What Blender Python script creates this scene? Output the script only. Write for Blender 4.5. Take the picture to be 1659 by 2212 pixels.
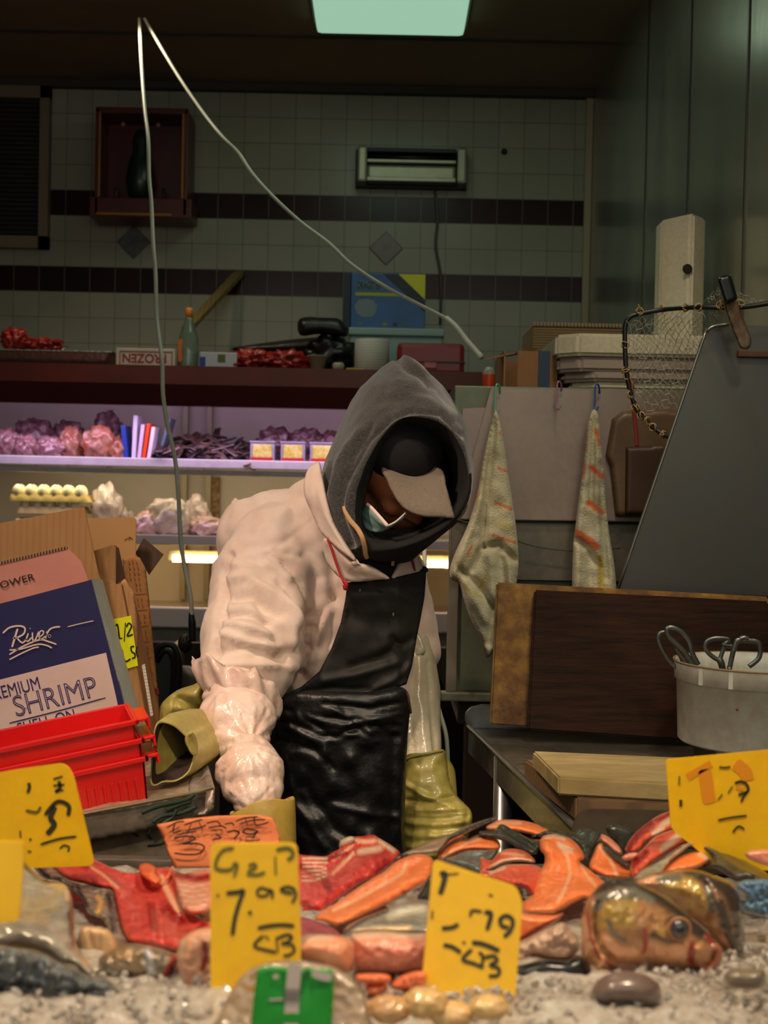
import bpy, bmesh, math, random
import numpy as np
from mathutils import Vector, Matrix, Euler, noise
from mathutils.geometry import delaunay_2d_cdt
from mathutils.bvhtree import BVHTree
for o in list(bpy.data.objects): bpy.data.objects.remove(o)
random.seed(7)
SC = bpy.context.scene
COL = SC.collection
# ---------------------------------------------------------------- camera
FPX = 2900.0                                   # focal length in pixels of the 1659 x 2212 frame
EYE = Vector((0, 0, 1.55))
CAMROT = (Matrix.Rotation(math.radians(90 - 1.1), 3, 'X') @ Matrix.Rotation(math.radians(1.2), 3, 'Z'))
cd = bpy.data.cameras.new('camera'); cam = bpy.data.objects.new('camera', cd); COL.objects.link(cam)
cam.matrix_world = Matrix.Translation(EYE) @ CAMROT.to_4x4()
cd.sensor_fit = 'HORIZONTAL'; cd.sensor_width = 36; cd.lens = FPX * 36 / 1659
cd.clip_start = .05
cd.dof.use_dof = True; cd.dof.focus_distance = 2.55; cd.dof.aperture_fstop = 8.5
SC.camera = cam
# ---------------------------------------------------------------- view
SC.view_settings.view_transform = 'Standard'; SC.view_settings.look = 'None'
SC.view_settings.gamma = 1; SC.view_settings.use_curve_mapping = False
SC.view_settings.exposure = 0.0
# ---------------------------------------------------------------- world: dull daylight of the street outside
w = bpy.data.worlds.new('world'); SC.world = w; w.use_nodes = True
w.node_tree.nodes['Background'].inputs[0].default_value = (.80, .86, 1.0, 1)
w.node_tree.nodes['Background'].inputs[1].default_value = .06
def area(name, loc, target, sx, sy, power, col, spread=180):
    l = bpy.data.lights.new(name, 'AREA'); l.shape = 'RECTANGLE'; l.size = sx; l.size_y = sy
    l.energy = power; l.color = col; l.spread = math.radians(spread)
    o = bpy.data.objects.new(name, l); COL.objects.link(o); o.location = loc
    o.rotation_euler = (Vector(target) - Vector(loc)).to_track_quat('-Z', 'Y').to_euler()
    return o
def spot(name, loc, target, power, col, angle=60, blend=.6, r=.04):
    l = bpy.data.lights.new(name, 'SPOT'); l.energy = power; l.color = col
    l.spot_size = math.radians(angle); l.spot_blend = blend; l.shadow_soft_size = r
    o = bpy.data.objects.new(name, l); COL.objects.link(o); o.location = loc
    o.rotation_euler = (Vector(target) - Vector(loc)).to_track_quat('-Z', 'Y').to_euler()
    return o
WARM = (1.0, .78, .54)
# shaded stall bulbs hanging over the fish and ceiling spots over the work bench
spot('stall_bulb_light', (-.55, .95, 2.7), (-.30, 1.5, 1.1), 72, WARM, 74, .8, .07)
spot('stall_bulb_light', (.50, .90, 2.7), (.28, 1.5, 1.1), 72, WARM, 74, .8, .07)
spot('bench_spot_light', (-1.05, 1.75, 3.1), (-.22, 2.65, 1.2), 125, (1.0, .72, .54), 42, .7, .09)
spot('bench_spot_light', (-.1, 2.3, 3.2), (-.1, 2.75, 1.3), 10, (1.0, .84, .66), 44, .8, .10)
spot('bench_spot_light', (.75, 1.6, 3.1), (.55, 2.65, 1.2), 50, (1.0, .88, .66), 46, .8, .10)
spot('chest_fill_light', (.40, 2.35, 3.2), (.56, 3.3, 1.7), 34, (1.0, .88, .64), 50, .8, .10)  # added fill lamp, brightens the coolers and towels on the chest
spot('recessed_spot_light', (-.965, 4.55, 3.2), (-.9, 4.75, 0), 24, (1.0, .82, .60), 120, .8, .04)
for x in (-.7, .6):  # unseen fill lamps added to warm the ceiling
    l = bpy.data.lights.new('ceiling_fill_light', 'POINT'); l.energy = 5; l.color = (1, .76, .50); l.shadow_soft_size = .05
    o = bpy.data.objects.new('ceiling_fill_light', l); COL.objects.link(o); o.location = (x, 1.3, 2.75)
# the green-tinted fluorescent ceiling panel and soft room light
area('ceiling_panel_light', (.02, 4.35, 3.20), (.02, 4.35, 0), .55, 1.2, 3.6, (.84, 1.0, .76))
area('street_daylight', (0, -1.2, 2.6), (0, 3.5, 1.3), 3.0, 1.6, 17, (.92, .94, .88))
# lamps inside the refrigerated cabinet
area('cabinet_top_light', (-.62, 4.90, 1.845), (-.62, 5.10, 1.60), 1.7, .03, 5.6, (.84, .60, 1.0))
area('cabinet_shelf_light', (-.62, 5.065, 1.560), (-.62, 5.35, 1.38), 1.6, .03, 1.8, (1.0, .80, .52))
area('cabinet_tube_light', (-.50, 5.08, 1.275), (-.50, 5.55, 1.08), 1.5, .03, 3.2, (1.0, .66, .30))
# ---------------------------------------------------------------- helpers
CAMINV = CAMROT.transposed()
def P(px, py, Y):
    d = CAMROT @ Vector(((px - 829.5) / FPX, (1106 - py) / FPX, -1))
    return EYE + d * (Y / d.y)
def PZ(px, py, z):
    d = CAMROT @ Vector(((px - 829.5) / FPX, (1106 - py) / FPX, -1))
    return EYE + d * ((z - EYE.z) / d.z)
def proj(v):
    q = CAMINV @ (Vector(v) - EYE)
    return (829.5 + FPX * q.x / -q.z, 1106 - FPX * q.y / -q.z)
def lin(c):
    c = c / 255
    return c / 12.92 if c < .04045 else ((c + .055) / 1.055) ** 2.4
def rgb(*c): return (lin(c[0]), lin(c[1]), lin(c[2]), 1)
def M(name, col, rough=.5, metal=0, var=None, bump=None, marks=(), spec=.5, alpha=1, trans=0, sss=0,
      coat=0, emit=None, wave=None, stretch=None, edge=None, aniso=None, sheen=0):
    """procedural principled material; var=(scale, colour, amount), bump=(scale, strength[, distance]),
    marks=[(attribute, colour)], wave=(scale, distortion, colour, axis, amount), edge=(colour, width)"""
    m = bpy.data.materials.new(name); m.use_nodes = True; nt = m.node_tree; N = nt.nodes; L = nt.links
    b = N['Principled BSDF']
    b.inputs['Roughness'].default_value = rough; b.inputs['Metallic'].default_value = metal
    b.inputs['Specular IOR Level'].default_value = spec
    b.inputs['Alpha'].default_value = alpha; b.inputs['Transmission Weight'].default_value = trans
    b.inputs['Coat Weight'].default_value = coat; b.inputs['Coat Roughness'].default_value = .12
    b.inputs['Sheen Weight'].default_value = sheen
    if sss:
        b.inputs['Subsurface Weight'].default_value = sss; b.inputs['Subsurface Scale'].default_value = .01
        b.inputs['Subsurface Radius'].default_value = (1, .4, .25)
    if emit:
        b.inputs['Emission Color'].default_value = emit[0]; b.inputs['Emission Strength'].default_value = emit[1]
    tc = N.new('ShaderNodeTexCoord'); vec = tc.outputs['Object']
    if stretch:
        mp = N.new('ShaderNodeMapping'); mp.inputs['Scale'].default_value = stretch
        L.new(vec, mp.inputs[0]); vec = mp.outputs[0]
    cur = None
    def mixc(fac, c2, cur):
        mx = N.new('ShaderNodeMix'); mx.data_type = 'RGBA'
        if cur is None: mx.inputs[6].default_value = col
        else: L.new(cur, mx.inputs[6])
        mx.inputs[7].default_value = c2; L.new(fac, mx.inputs[0]); return mx.outputs[2]
    if var:
        vs = var if isinstance(var, list) else [var]
        for (sc, c2, am) in vs:
            nz = N.new('ShaderNodeTexNoise'); nz.inputs['Scale'].default_value = sc; nz.inputs['Detail'].default_value = 6
            nz.inputs['Roughness'].default_value = .65
            L.new(vec, nz.inputs['Vector'])
            mr = N.new('ShaderNodeMapRange'); mr.inputs[1].default_value = .40; mr.inputs[2].default_value = .66
            mr.inputs[4].default_value = am
            L.new(nz.outputs[0], mr.inputs[0]); cur = mixc(mr.outputs[0], c2, cur)
    if wave:
        wv = N.new('ShaderNodeTexWave'); wv.bands_direction = wave[3]
        wv.inputs['Scale'].default_value = wave[0]; wv.inputs['Distortion'].default_value = wave[1]
        wv.inputs['Detail'].default_value = 2
        L.new(vec, wv.inputs['Vector'])
        mr = N.new('ShaderNodeMapRange'); mr.inputs[1].default_value = .55; mr.inputs[2].default_value = .95
        mr.inputs[4].default_value = wave[4]
        L.new(wv.outputs['Fac'], mr.inputs[0]); cur = mixc(mr.outputs[0], wave[2], cur)
    if edge:
        at = N.new('ShaderNodeAttribute'); at.attribute_name = 'rim'
        mr = N.new('ShaderNodeMapRange'); mr.inputs[1].default_value = edge[1]; mr.inputs[2].default_value = edge[1] * .55
        L.new(at.outputs['Fac'], mr.inputs[0]); cur = mixc(mr.outputs[0], edge[0], cur)
    for (a, c2) in marks:
        at = N.new('ShaderNodeAttribute'); at.attribute_name = a
        cur = mixc(at.outputs['Fac'], c2, cur)
    if cur is None: b.inputs['Base Color'].default_value = col
    else: L.new(cur, b.inputs['Base Color'])
    if bump:
        bs = bump if isinstance(bump, list) else [bump]
        prev = None
        for bb in bs:
            nz = N.new('ShaderNodeTexNoise'); nz.inputs['Scale'].default_value = bb[0]; nz.inputs['Detail'].default_value = 4
            L.new(vec, nz.inputs['Vector'])
            bp = N.new('ShaderNodeBump'); bp.inputs['Strength'].default_value = bb[1]
            bp.inputs['Distance'].default_value = bb[2] if len(bb) > 2 else .002
            L.new(nz.outputs[0], bp.inputs['Height'])
            if prev: L.new(prev, bp.inputs['Normal'])
            prev = bp.outputs[0]
        L.new(prev, b.inputs['Normal'])
    return m
def tag(o, label=None, cat=None, group=None, kind=None):
    if label: o['label'] = label
    if cat: o['category'] = cat
    if group: o['group'] = group
    if kind: o['kind'] = kind
    return o
def empty(name, loc, label=None, cat=None, group=None, rot=(0, 0, 0)):
    o = bpy.data.objects.new(name, None); COL.objects.link(o); o.location = loc; o.rotation_euler = rot
    o.empty_display_size = .05
    bpy.context.view_layer.update()
    return tag(o, label, cat, group)
def link(name, me, mat=None, parent=None, smooth=False, local=False):
    """local=False: mesh is in world coordinates and is re-based to its parent (or to its own base point)"""
    o = bpy.data.objects.new(name, me); COL.objects.link(o)
    if mat: me.materials.clear(); me.materials.append(mat)
    if smooth: me.polygons.foreach_set('use_smooth', [True] * len(me.polygons))
    if parent is not None:
        o.parent = parent
        if not local: o.matrix_parent_inverse = wm(parent).inverted()
    elif not local and len(me.vertices):
        n = len(me.vertices); a = np.zeros(n * 3); me.vertices.foreach_get('co', a); a = a.reshape(-1, 3)
        base = Vector(((a[:, 0].min() + a[:, 0].max()) / 2, (a[:, 1].min() + a[:, 1].max()) / 2, a[:, 2].min()))
        me.transform(Matrix.Translation(-base)); o.location = base
    return o
def wm(o):
    m = Matrix.LocRotScale(o.location, o.rotation_euler, o.scale)
    if o.parent: m = wm(o.parent) @ o.matrix_parent_inverse @ m
    return m
def bm_mesh(bm, name='m'):
    bmesh.ops.recalc_face_normals(bm, faces=bm.faces[:])
    me = bpy.data.meshes.new(name); bm.to_mesh(me); bm.free(); return me
def bm_box(bm, x0, x1, y0, y1, z0, z1, mtx=None, bevel=0, seg=2):
    t = bmesh.new()
    bmesh.ops.create_cube(t, size=1)
    for v in t.verts:
        v.co = Vector(((x0 + x1) / 2 + v.co.x * (x1 - x0), (y0 + y1) / 2 + v.co.y * (y1 - y0), (z0 + z1) / 2 + v.co.z * (z1 - z0)))
    if bevel: bmesh.ops.bevel(t, geom=t.edges[:], offset=bevel, segments=seg, affect='EDGES', profile=.6)
    if mtx: t.transform(mtx)
    me = bpy.data.meshes.new('t'); t.to_mesh(me); t.free(); bm.from_mesh(me); bpy.data.meshes.remove(me)
def box(name, x0, x1, y0, y1, z0, z1, mat, parent=None, bevel=.002, local=False):
    bm = bmesh.new(); bm_box(bm, x0, x1, y0, y1, z0, z1, None, bevel)
    return link(name, bm_mesh(bm), mat, parent, local=local)
def pbox(name, px0, py0, px1, py1, Y, dep, mat, parent=None, bevel=.004):
    c = P((px0 + px1) / 2, (py0 + py1) / 2, Y); w_ = (px1 - px0) * Y / FPX / 2; h_ = (py1 - py0) * Y / FPX / 2
    return box(name, c.x - w_, c.x + w_, Y, Y + dep, c.z - h_, c.z + h_, mat, parent, bevel)
def catmull(pts, n=8, closed=False):
    pts = [Vector(p) for p in pts]; out = []; N_ = len(pts)
    rng = range(N_) if closed else range(N_ - 1)
    for i in rng:
        if closed: a, b, c, d = pts[(i - 1) % N_], pts[i], pts[(i + 1) % N_], pts[(i + 2) % N_]
        else: a, b, c, d = pts[max(i - 1, 0)], pts[i], pts[i + 1], pts[min(i + 2, N_ - 1)]
        for k in range(n):
            t = k / n
            out.append(.5 * ((2 * b) + (c - a) * t + (2 * a - 5 * b + 4 * c - d) * t * t + (3 * b - a - 3 * c + d) * t ** 3))
    if not closed: out.append(pts[-1])
    return out
def bm_tube(bm, pts, r, seg=8, flat=1.0, closed=False):
    """r scalar or list; flat squashes the section along the frame's second axis"""
    n = len(pts); rings = []; up = None
    for i, p in enumerate(pts):
        p = Vector(p)
        a = Vector(pts[i - 1]) if (i > 0 or closed) else p
        b = Vector(pts[(i + 1) % n]) if (i < n - 1 or closed) else p
        t = (b - a)
        if t.length < 1e-9: t = Vector((0, 0, 1))
        t.normalize()
        if up is None:
            up = t.cross(Vector((0, 1, 0)))
            if up.length < .1: up = t.cross(Vector((1, 0, 0)))
        up = (up - t * up.dot(t)).normalized(); s = t.cross(up)
        rr = r[i] if hasattr(r, '__len__') else r
        rings.append([bm.verts.new(p + up * (math.cos(2 * math.pi * k / seg) * rr) + s * (math.sin(2 * math.pi * k / seg) * rr * flat)) for k in range(seg)])
    m = n if closed else n - 1
    for i in range(m):
        A, B = rings[i], rings[(i + 1) % n]
        for k in range(seg):
            bm.faces.new((A[k], A[(k + 1) % seg], B[(k + 1) % seg], B[k]))
    if not closed:
        bm.faces.new(rings[0][::-1]); bm.faces.new(rings[-1])
def tube(name, pts, r, mat, parent=None, seg=10, smooth=6, flat=1.0, closed=False):
    pp = catmull(pts, smooth, closed) if smooth else pts
    if hasattr(r, '__len__'):
        rr = np.interp(np.linspace(0, len(r) - 1, len(pp)), range(len(r)), r)
    else: rr = r
    bm = bmesh.new(); bm_tube(bm, pp, rr, seg, flat, closed)
    return link(name, bm_mesh(bm), mat, parent, smooth=True)
def bm_lathe(bm, prof, c, seg=32, ax=None, caps=True):
    """prof = [(r, z)], open or closed; c centre; ax optional matrix"""
    rings = []
    for (r, z) in prof:
        rings.append([bm.verts.new((ax or Matrix.Identity(3)) @ Vector((r * math.cos(2 * math.pi * k / seg), r * math.sin(2 * math.pi * k / seg), z)) + Vector(c)) for k in range(seg)])
    for A, B in zip(rings, rings[1:]):
        for k in range(seg): bm.faces.new((A[k], A[(k + 1) % seg], B[(k + 1) % seg], B[k]))
    if caps: bm.faces.new(rings[0][::-1]); bm.faces.new(rings[-1])
def lathe(name, prof, c, mat, parent=None, seg=32, ax=None, caps=True):
    bm = bmesh.new(); bm_lathe(bm, prof, c, seg, ax, caps); return link(name, bm_mesh(bm), mat, parent, smooth=True)
def prism(name, poly, thick, mat, parent=None, bevel=.0015):
    """poly = list of 3-D points in one plane, extruded by vector thick"""
    bm = bmesh.new(); a = [bm.verts.new(p) for p in poly]; b = [bm.verts.new(Vector(p) + Vector(thick)) for p in poly]
    n = len(a); bm.faces.new(a); bm.faces.new(b[::-1])
    for i in range(n): bm.faces.new((a[i], b[i], b[(i + 1) % n], a[(i + 1) % n]))
    if bevel: bmesh.ops.bevel(bm, geom=bm.edges[:], offset=bevel, segments=2, affect='EDGES')
    return link(name, bm_mesh(bm), mat, parent)
def pprism(name, pxs, Y, dep, mat, parent=None, bevel=.0015):
    return prism(name, [P(x, y, Y) for x, y in pxs], (0, dep, 0), mat, parent, bevel)
def zprism(name, pxs, z, thick, mat, parent=None, bevel=.003):
    return prism(name, [PZ(x, y, z) for x, y in pxs], (0, 0, -thick), mat, parent, bevel)
def segd(X, Yv, poly):
    d = np.full(X.shape, 1e9)
    for (x0, y0), (x1, y1) in zip(poly, poly[1:]):
        dx, dy = x1 - x0, y1 - y0; L2 = dx * dx + dy * dy + 1e-9
        t = np.clip(((X - x0) * dx + (Yv - y0) * dy) / L2, 0, 1)
        d = np.minimum(d, np.hypot(X - x0 - t * dx, Yv - y0 - t * dy))
    return d
def inside(X, Yv, poly):
    c = np.zeros(X.shape, bool); n = len(poly)
    for i in range(n):
        x0, y0 = poly[i]; x1, y1 = poly[(i + 1) % n]
        if y0 == y1: continue
        c ^= ((y0 > Yv) != (y1 > Yv)) & (X < (x1 - x0) * (Yv - y0) / (y1 - y0) + x0)
    return c
def relief(name, pts, mat, parent=None, T=.01, R=30, step=6, back=1.0, smooth=True, ctrl=(), marks=None,
           dents=(), nz=None, depth=None, fn=None, Y=None, pw=3):
    """a soft solid body of real thickness: outline points (px, py[, distance]), T half thickness in metres,
    R pixels over which the edge rounds off; dents = [(polyline, width, metres)]; marks = {attr: [(polyline, width)]}"""
    pts = [(p[0], p[1], p[2] if len(p) > 2 else (Y if Y is not None else 2.5)) for p in pts]
    ctrl = [(p[0], p[1], p[2]) for p in ctrl]
    if smooth:
        cc = catmull(pts, 8, True)
    else:
        cc = []
        for i in range(len(pts)):
            a, b = Vector(pts[i]), Vector(pts[(i + 1) % len(pts)])
            k = max(1, int((b - a).xy.length / step)); cc += [a.lerp(b, j / k) for j in range(k)]
    out = [cc[0]]
    for p in cc[1:]:
        if (p.xy - out[-1].xy).length >= step * .8: out.append(p)
    if (out[-1].xy - out[0].xy).length < step * .6: out.pop()
    o2 = [(p.x, p.y) for p in out]; n = len(o2)
    xs = np.arange(min(p[0] for p in o2), max(p[0] for p in o2), step)
    ys = np.arange(min(p[1] for p in o2), max(p[1] for p in o2), step * .87)
    g = [(x + (step / 2 if j % 2 else 0), y) for j, y in enumerate(ys) for x in xs]
    gx = np.array([a[0] for a in g]); gy = np.array([a[1] for a in g])
    ins = inside(gx, gy, o2); d = segd(gx, gy, o2 + [o2[0]])
    k = ins & (d > step * .55)
    V2 = [Vector(p) for p in o2] + [Vector((float(a), float(b))) for a, b in zip(gx[k], gy[k])]
    r = delaunay_2d_cdt(V2, [(i, (i + 1) % n) for i in range(n)], [], 1, 1e-4)
    vv, ff, ov = r[0], r[2], r[3]
    X = np.array([v.x for v in vv]); Yv = np.array([v.y for v in vv])
    bd = np.array([any(i < n for i in o) for o in ov]) | np.array([len(o) == 0 for o in ov])
    d = segd(X, Yv, o2 + [o2[0]]); d[bd] = 0
    if depth is None:
        src = np.array([(p.x, p.y, p.z) for p in out] + ctrl)
        D2 = (X[:, None] - src[None, :, 0]) ** 2 + (Yv[:, None] - src[None, :, 1]) ** 2 + 4
        W = D2 ** (-pw / 2)
        if ctrl: W[:, len(out):] *= 6
        Z0 = (W * src[None, :, 2]).sum(1) / W.sum(1)
    else:
        Z0 = depth(X, Yv)
    u = np.clip(d / R, 0, 1); h = T * np.sqrt(np.clip(1 - (1 - u) ** 2, 0, 1))
    dn = np.zeros(len(X)); 
    for (poly, wd, am) in dents:
        dd = segd(X, Yv, poly); dn += am * np.exp(-(dd / wd) ** 2)
    if fn is not None: dn += fn(X, Yv, d)
    if nz:
        amp, fr = nz
        dn += np.array([amp * noise.noise(Vector((x / fr, y / fr, T * 977 + len(name)))) for x, y in zip(X, Yv)])
    fade = np.clip(d / (step * 2), 0, 1)
    front = Z0 - h + dn * fade
    bk = Z0 + h * back
    bm = bmesh.new(); A = [bm.verts.new(P(x, y, z)) for x, y, z in zip(X, Yv, front)]
    B = [A[i] if bd[i] else bm.verts.new(P(X[i], Yv[i], bk[i])) for i in range(len(X))]
    if T < .0001 or back == 0: pass
    for f in ff:
        try: bm.faces.new([A[i] for i in f])
        except ValueError: pass
        if not all(bd[i] for i in f):
            try: bm.faces.new([B[i] for i in reversed(f)])
            except ValueError: pass
    bm.verts.index_update()
    idx = {}
    for i in range(len(X)):
        idx[A[i].index] = i; idx.setdefault(B[i].index, i)
    nv = len(bm.verts); isb = np.ones(nv); 
    for i in range(len(X)): isb[A[i].index] = 0
    order = [idx[v.index] for v in bm.verts]
    me = bm_mesh(bm)
    at = me.attributes.new('rim', 'FLOAT', 'POINT'); at.data.foreach_set('value', (u[order] + isb * 0).astype(np.float32))
    if marks:
        for a, lst in marks.items():
            mk = np.zeros(len(X))
            for (poly, wd) in lst: mk = np.maximum(mk, np.exp(-(segd(X, Yv, poly) / wd) ** 4))
            q = mk[order] * (1 - isb)
            at = me.attributes.new(a, 'FLOAT', 'POINT'); at.data.foreach_set('value', q.astype(np.float32))
    return link(name, me, mat, parent, smooth=True)
def voxel_union(parts, vox=.008, sm=6):
    """parts: ('cap', p0, p1, r0, r1) or ('ell', c, (rx, ry, rz)[, rotation matrix]); returns one smooth closed mesh"""
    bm = bmesh.new()
    for p in parts:
        if p[0] == 'cap':
            a, b, r0, r1 = Vector(p[1]), Vector(p[2]), p[3], p[4]
            n = max(2, int((b - a).length / (min(r0, r1) * .25)))
            for i in range(n + 1):
                t = i / n
                bmesh.ops.create_icosphere(bm, subdivisions=3, radius=r0 + (r1 - r0) * t, matrix=Matrix.Translation(a.lerp(b, t)))
        else:
            mt = Matrix.Translation(p[1]) @ (p[3].to_4x4() if len(p) > 3 else Matrix.Identity(4)) @ Matrix.Diagonal((*p[2], 1))
            bmesh.ops.create_icosphere(bm, subdivisions=3, radius=1, matrix=mt)
    me = bpy.data.meshes.new('t'); bm.to_mesh(me); bm.free()
    o = bpy.data.objects.new('t', me); COL.objects.link(o)
    rm = o.modifiers.new('r', 'REMESH'); rm.mode = 'VOXEL'; rm.voxel_size = vox
    s = o.modifiers.new('s', 'SMOOTH'); s.iterations = sm; s.factor = .5
    dg = bpy.context.evaluated_depsgraph_get(); dg.update()
    res = bpy.data.meshes.new_from_object(o.evaluated_get(dg))
    bpy.data.objects.remove(o); bpy.data.meshes.remove(me)
    return res
def sculpt(me, strokes=(), nz=None):
    """strokes = [(polyline px, width px, metres along the normal, only on the side facing the stall)]"""
    n = len(me.vertices); co = np.zeros(n * 3); me.vertices.foreach_get('co', co); co = co.reshape(-1, 3)
    no = np.zeros(n * 3); me.vertex_normals.foreach_get('vector', no); no = no.reshape(-1, 3)
    R_ = np.array(CAMINV); q = (co - np.array(EYE)) @ R_.T
    X = 829.5 + FPX * q[:, 0] / -q[:, 2]; Yv = 1106 - FPX * q[:, 1] / -q[:, 2]
    face = np.clip(-no[:, 1] * 2 + .4, 0, 1)
    am = np.zeros(n)
    for st in strokes: am += st[2] * np.exp(-(segd(X, Yv, st[0]) / st[1]) ** 2) * face
    if nz:
        for amp, fr, strx in nz:
            if amp < 0: am += np.array([-amp * abs(noise.noise(Vector((c[0] * fr * strx[0] + 5, c[1] * fr * strx[1], c[2] * fr * strx[2])))) for c in co])
            else: am += np.array([amp * (noise.noise(Vector((c[0] * fr * strx[0], c[1] * fr * strx[1], c[2] * fr * strx[2]))) ) for c in co])
    co += no * am[:, None]
    me.vertices.foreach_set('co', co.reshape(-1)); me.update(); return me
def text(name, s, size, mat, parent, mtx, align='LEFT', shear=0, depth=.0004, offset=0, xs=1.0):
    c = bpy.data.curves.new('t', 'FONT'); c.body = s; c.size = size; c.align_x = align; c.shear = shear
    c.extrude = depth; c.offset = offset
    o = bpy.data.objects.new('t', c); COL.objects.link(o)
    dg = bpy.context.evaluated_depsgraph_get(); dg.update()
    me = bpy.data.meshes.new_from_object(o.evaluated_get(dg)); bpy.data.objects.remove(o)
    me.transform(mtx @ Matrix.Diagonal((xs, 1, 1, 1)))
    return link(name, me, mat, parent)
def frame(origin, xdir, ydir):
    """matrix whose x, y axes run along a surface; z stands off it"""
    x = Vector(xdir).normalized(); z = x.cross(Vector(ydir)).normalized(); y = z.cross(x)
    return Matrix.Translation(origin) @ Matrix((x, y, z)).transposed().to_4x4()
def brush(name, polys, w, mat, parent, to3, th=.0006, n=5):
    """marker strokes: flat raised ribbons; to3 maps 2-D stroke points onto the surface"""
    bm = bmesh.new()
    for poly in polys:
        ww = w
        if isinstance(poly, tuple): poly, ww = poly
        c = catmull([Vector((a, b, 0)) for a, b in poly], n) if len(poly) > 2 else [Vector((a, b, 0)) for a, b in poly]
        rows = []
        for i, p in enumerate(c):
            t = (c[min(i + 1, len(c) - 1)] - c[max(i - 1, 0)]); t.z = 0
            if t.length < 1e-6: t = Vector((1, 0, 0))
            t.normalize(); nn = Vector((-t.y, t.x, 0)) * ww / 2 * (1 if 0 < i < len(c) - 1 else .6)
            rows.append([bm.verts.new(to3(*(p + nn).xy, 0)), bm.verts.new(to3(*(p - nn).xy, 0)),
                         bm.verts.new(to3(*(p - nn).xy, th)), bm.verts.new(to3(*(p + nn).xy, th))])
        for A, B in zip(rows, rows[1:]):
            for k in range(4): bm.faces.new((A[k], A[(k + 1) % 4], B[(k + 1) % 4], B[k]))
        bm.faces.new(rows[0][::-1]); bm.faces.new(rows[-1])
    return link(name, bm_mesh(bm), mat, parent)
def blob(name, c, r, mat, parent=None, amp=.25, fr=3.0, sub=4, seed=0, rot=None):
    bm = bmesh.new(); bmesh.ops.create_icosphere(bm, subdivisions=sub, radius=1)
    for v in bm.verts:
        d = v.co.normalized()
        k = 1 + amp * noise.noise(d * fr + Vector((seed * 3.7, seed, 0))) + amp * .5 * noise.noise(d * fr * 2.3 + Vector((seed, 9, 0)))
        v.co = Vector((d.x * r[0] * k, d.y * r[1] * k, d.z * r[2] * k))
    if rot is not None: bm.transform(rot.to_4x4())
    bm.transform(Matrix.Translation(c))
    return link(name, bm_mesh(bm), mat, parent, smooth=True)
# ================================================================= ROOM
BACK = 5.8; RIGHT = .86; CEIL = 3.26
def S(o): o['kind'] = 'structure'; return o
# wall tiles: white glazed tiles, two courses of dark red ones
band1 = P(680, 449, BACK).z; band2 = P(680, 614, BACK).z; TILE = (band1 - band2) / 3
def tile_mat():
    m = bpy.data.materials.new('wall_tiles'); m.use_nodes = True; N = m.node_tree.nodes; L = m.node_tree.links
    b = N['Principled BSDF']; b.inputs['Roughness'].default_value = .25; b.inputs['Specular IOR Level'].default_value = .22
    tc = N.new('ShaderNodeTexCoord'); sp = N.new('ShaderNodeSeparateXYZ'); L.new(tc.outputs['Object'], sp.inputs[0])
    def math_(op, a, b_=None, c=None):
        n = N.new('ShaderNodeMath'); n.operation = op
        for i, v in enumerate((a, b_, c)):
            if v is None: continue
            if isinstance(v, (int, float)): n.inputs[i].default_value = v
            else: L.new(v, n.inputs[i])
        return n.outputs[0]
    u = math_('DIVIDE', sp.outputs[0], TILE); v = math_('DIVIDE', sp.outputs[2], TILE)
    fu = math_('FRACT', math_('ADD', u, 100.0)); fv = math_('FRACT', math_('ADD', v, 100.5))
    def near(f): return math_('MINIMUM', f, math_('SUBTRACT', 1.0, f))
    g = math_('LESS_THAN', math_('MINIMUM', near(fu), near(fv)), .013)
    row = math_('FLOOR', math_('ADD', v, .5))
    isb = math_('ADD', math_('COMPARE', row, 0.0, .1), math_('COMPARE', row, 3.0, .1))
    cb = N.new('ShaderNodeCombineXYZ'); L.new(math_('FLOOR', u), cb.inputs[0]); L.new(row, cb.inputs[1])
    wn = N.new('ShaderNodeTexWhiteNoise'); L.new(cb.outputs[0], wn.inputs['Vector'])
    nz = N.new('ShaderNodeTexNoise'); nz.inputs['Scale'].default_value = 2.2; L.new(tc.outputs['Object'], nz.inputs['Vector'])
    def mix(f, a, b_):
        x = N.new('ShaderNodeMix'); x.data_type = 'RGBA'
        for i, vv in ((6, a), (7, b_)):
            if isinstance(vv, tuple): x.inputs[i].default_value = vv
            else: L.new(vv, x.inputs[i])
        L.new(f, x.inputs[0]); return x.outputs[2]
    base = mix(wn.outputs['Value'], rgb(166, 166, 150), rgb(154, 156, 142))
    base = mix(nz.outputs[0], base, rgb(136, 134, 114))
    dark = mix(wn.outputs['Value'], rgb(44, 16, 13), rgb(28, 13, 12))
    c = mix(isb, base, dark); c = mix(g, c, rgb(104, 100, 86)); L.new(c, b.inputs['Base Color'])
    bp = N.new('ShaderNodeBump'); bp.inputs['Strength'].default_value = .3; bp.inputs['Distance'].default_value = .002
    L.new(math_('SUBTRACT', 1.0, g), bp.inputs['Height']); L.new(bp.outputs[0], b.inputs['Normal'])
    return m
LEFT = -2.3
def quadwall(name, x0, x1, y0, y1, z0, z1, mat, org=None):
    bm = bmesh.new(); bm_box(bm, x0, x1, y0, y1, z0, z1)
    me = bm_mesh(bm)
    if org: me.transform(Matrix.Translation(-Vector(org)))
    o = bpy.data.objects.new(name, me); COL.objects.link(o); me.materials.append(mat)
    if org: o.location = org
    return S(o)
quadwall('wall_back', LEFT, RIGHT, BACK, BACK + .1, -.0, CEIL, tile_mat(), (P(680, 449, BACK).x + .02, BACK, band2))
m_floor = M('wet_dark_floor', rgb(58, 50, 44), .35, var=(3, rgb(32, 28, 24), .8), bump=(30, .3, .004))
quadwall('floor', LEFT, RIGHT + .1, -1.0, BACK + .1, -.1, 0, m_floor)
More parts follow.
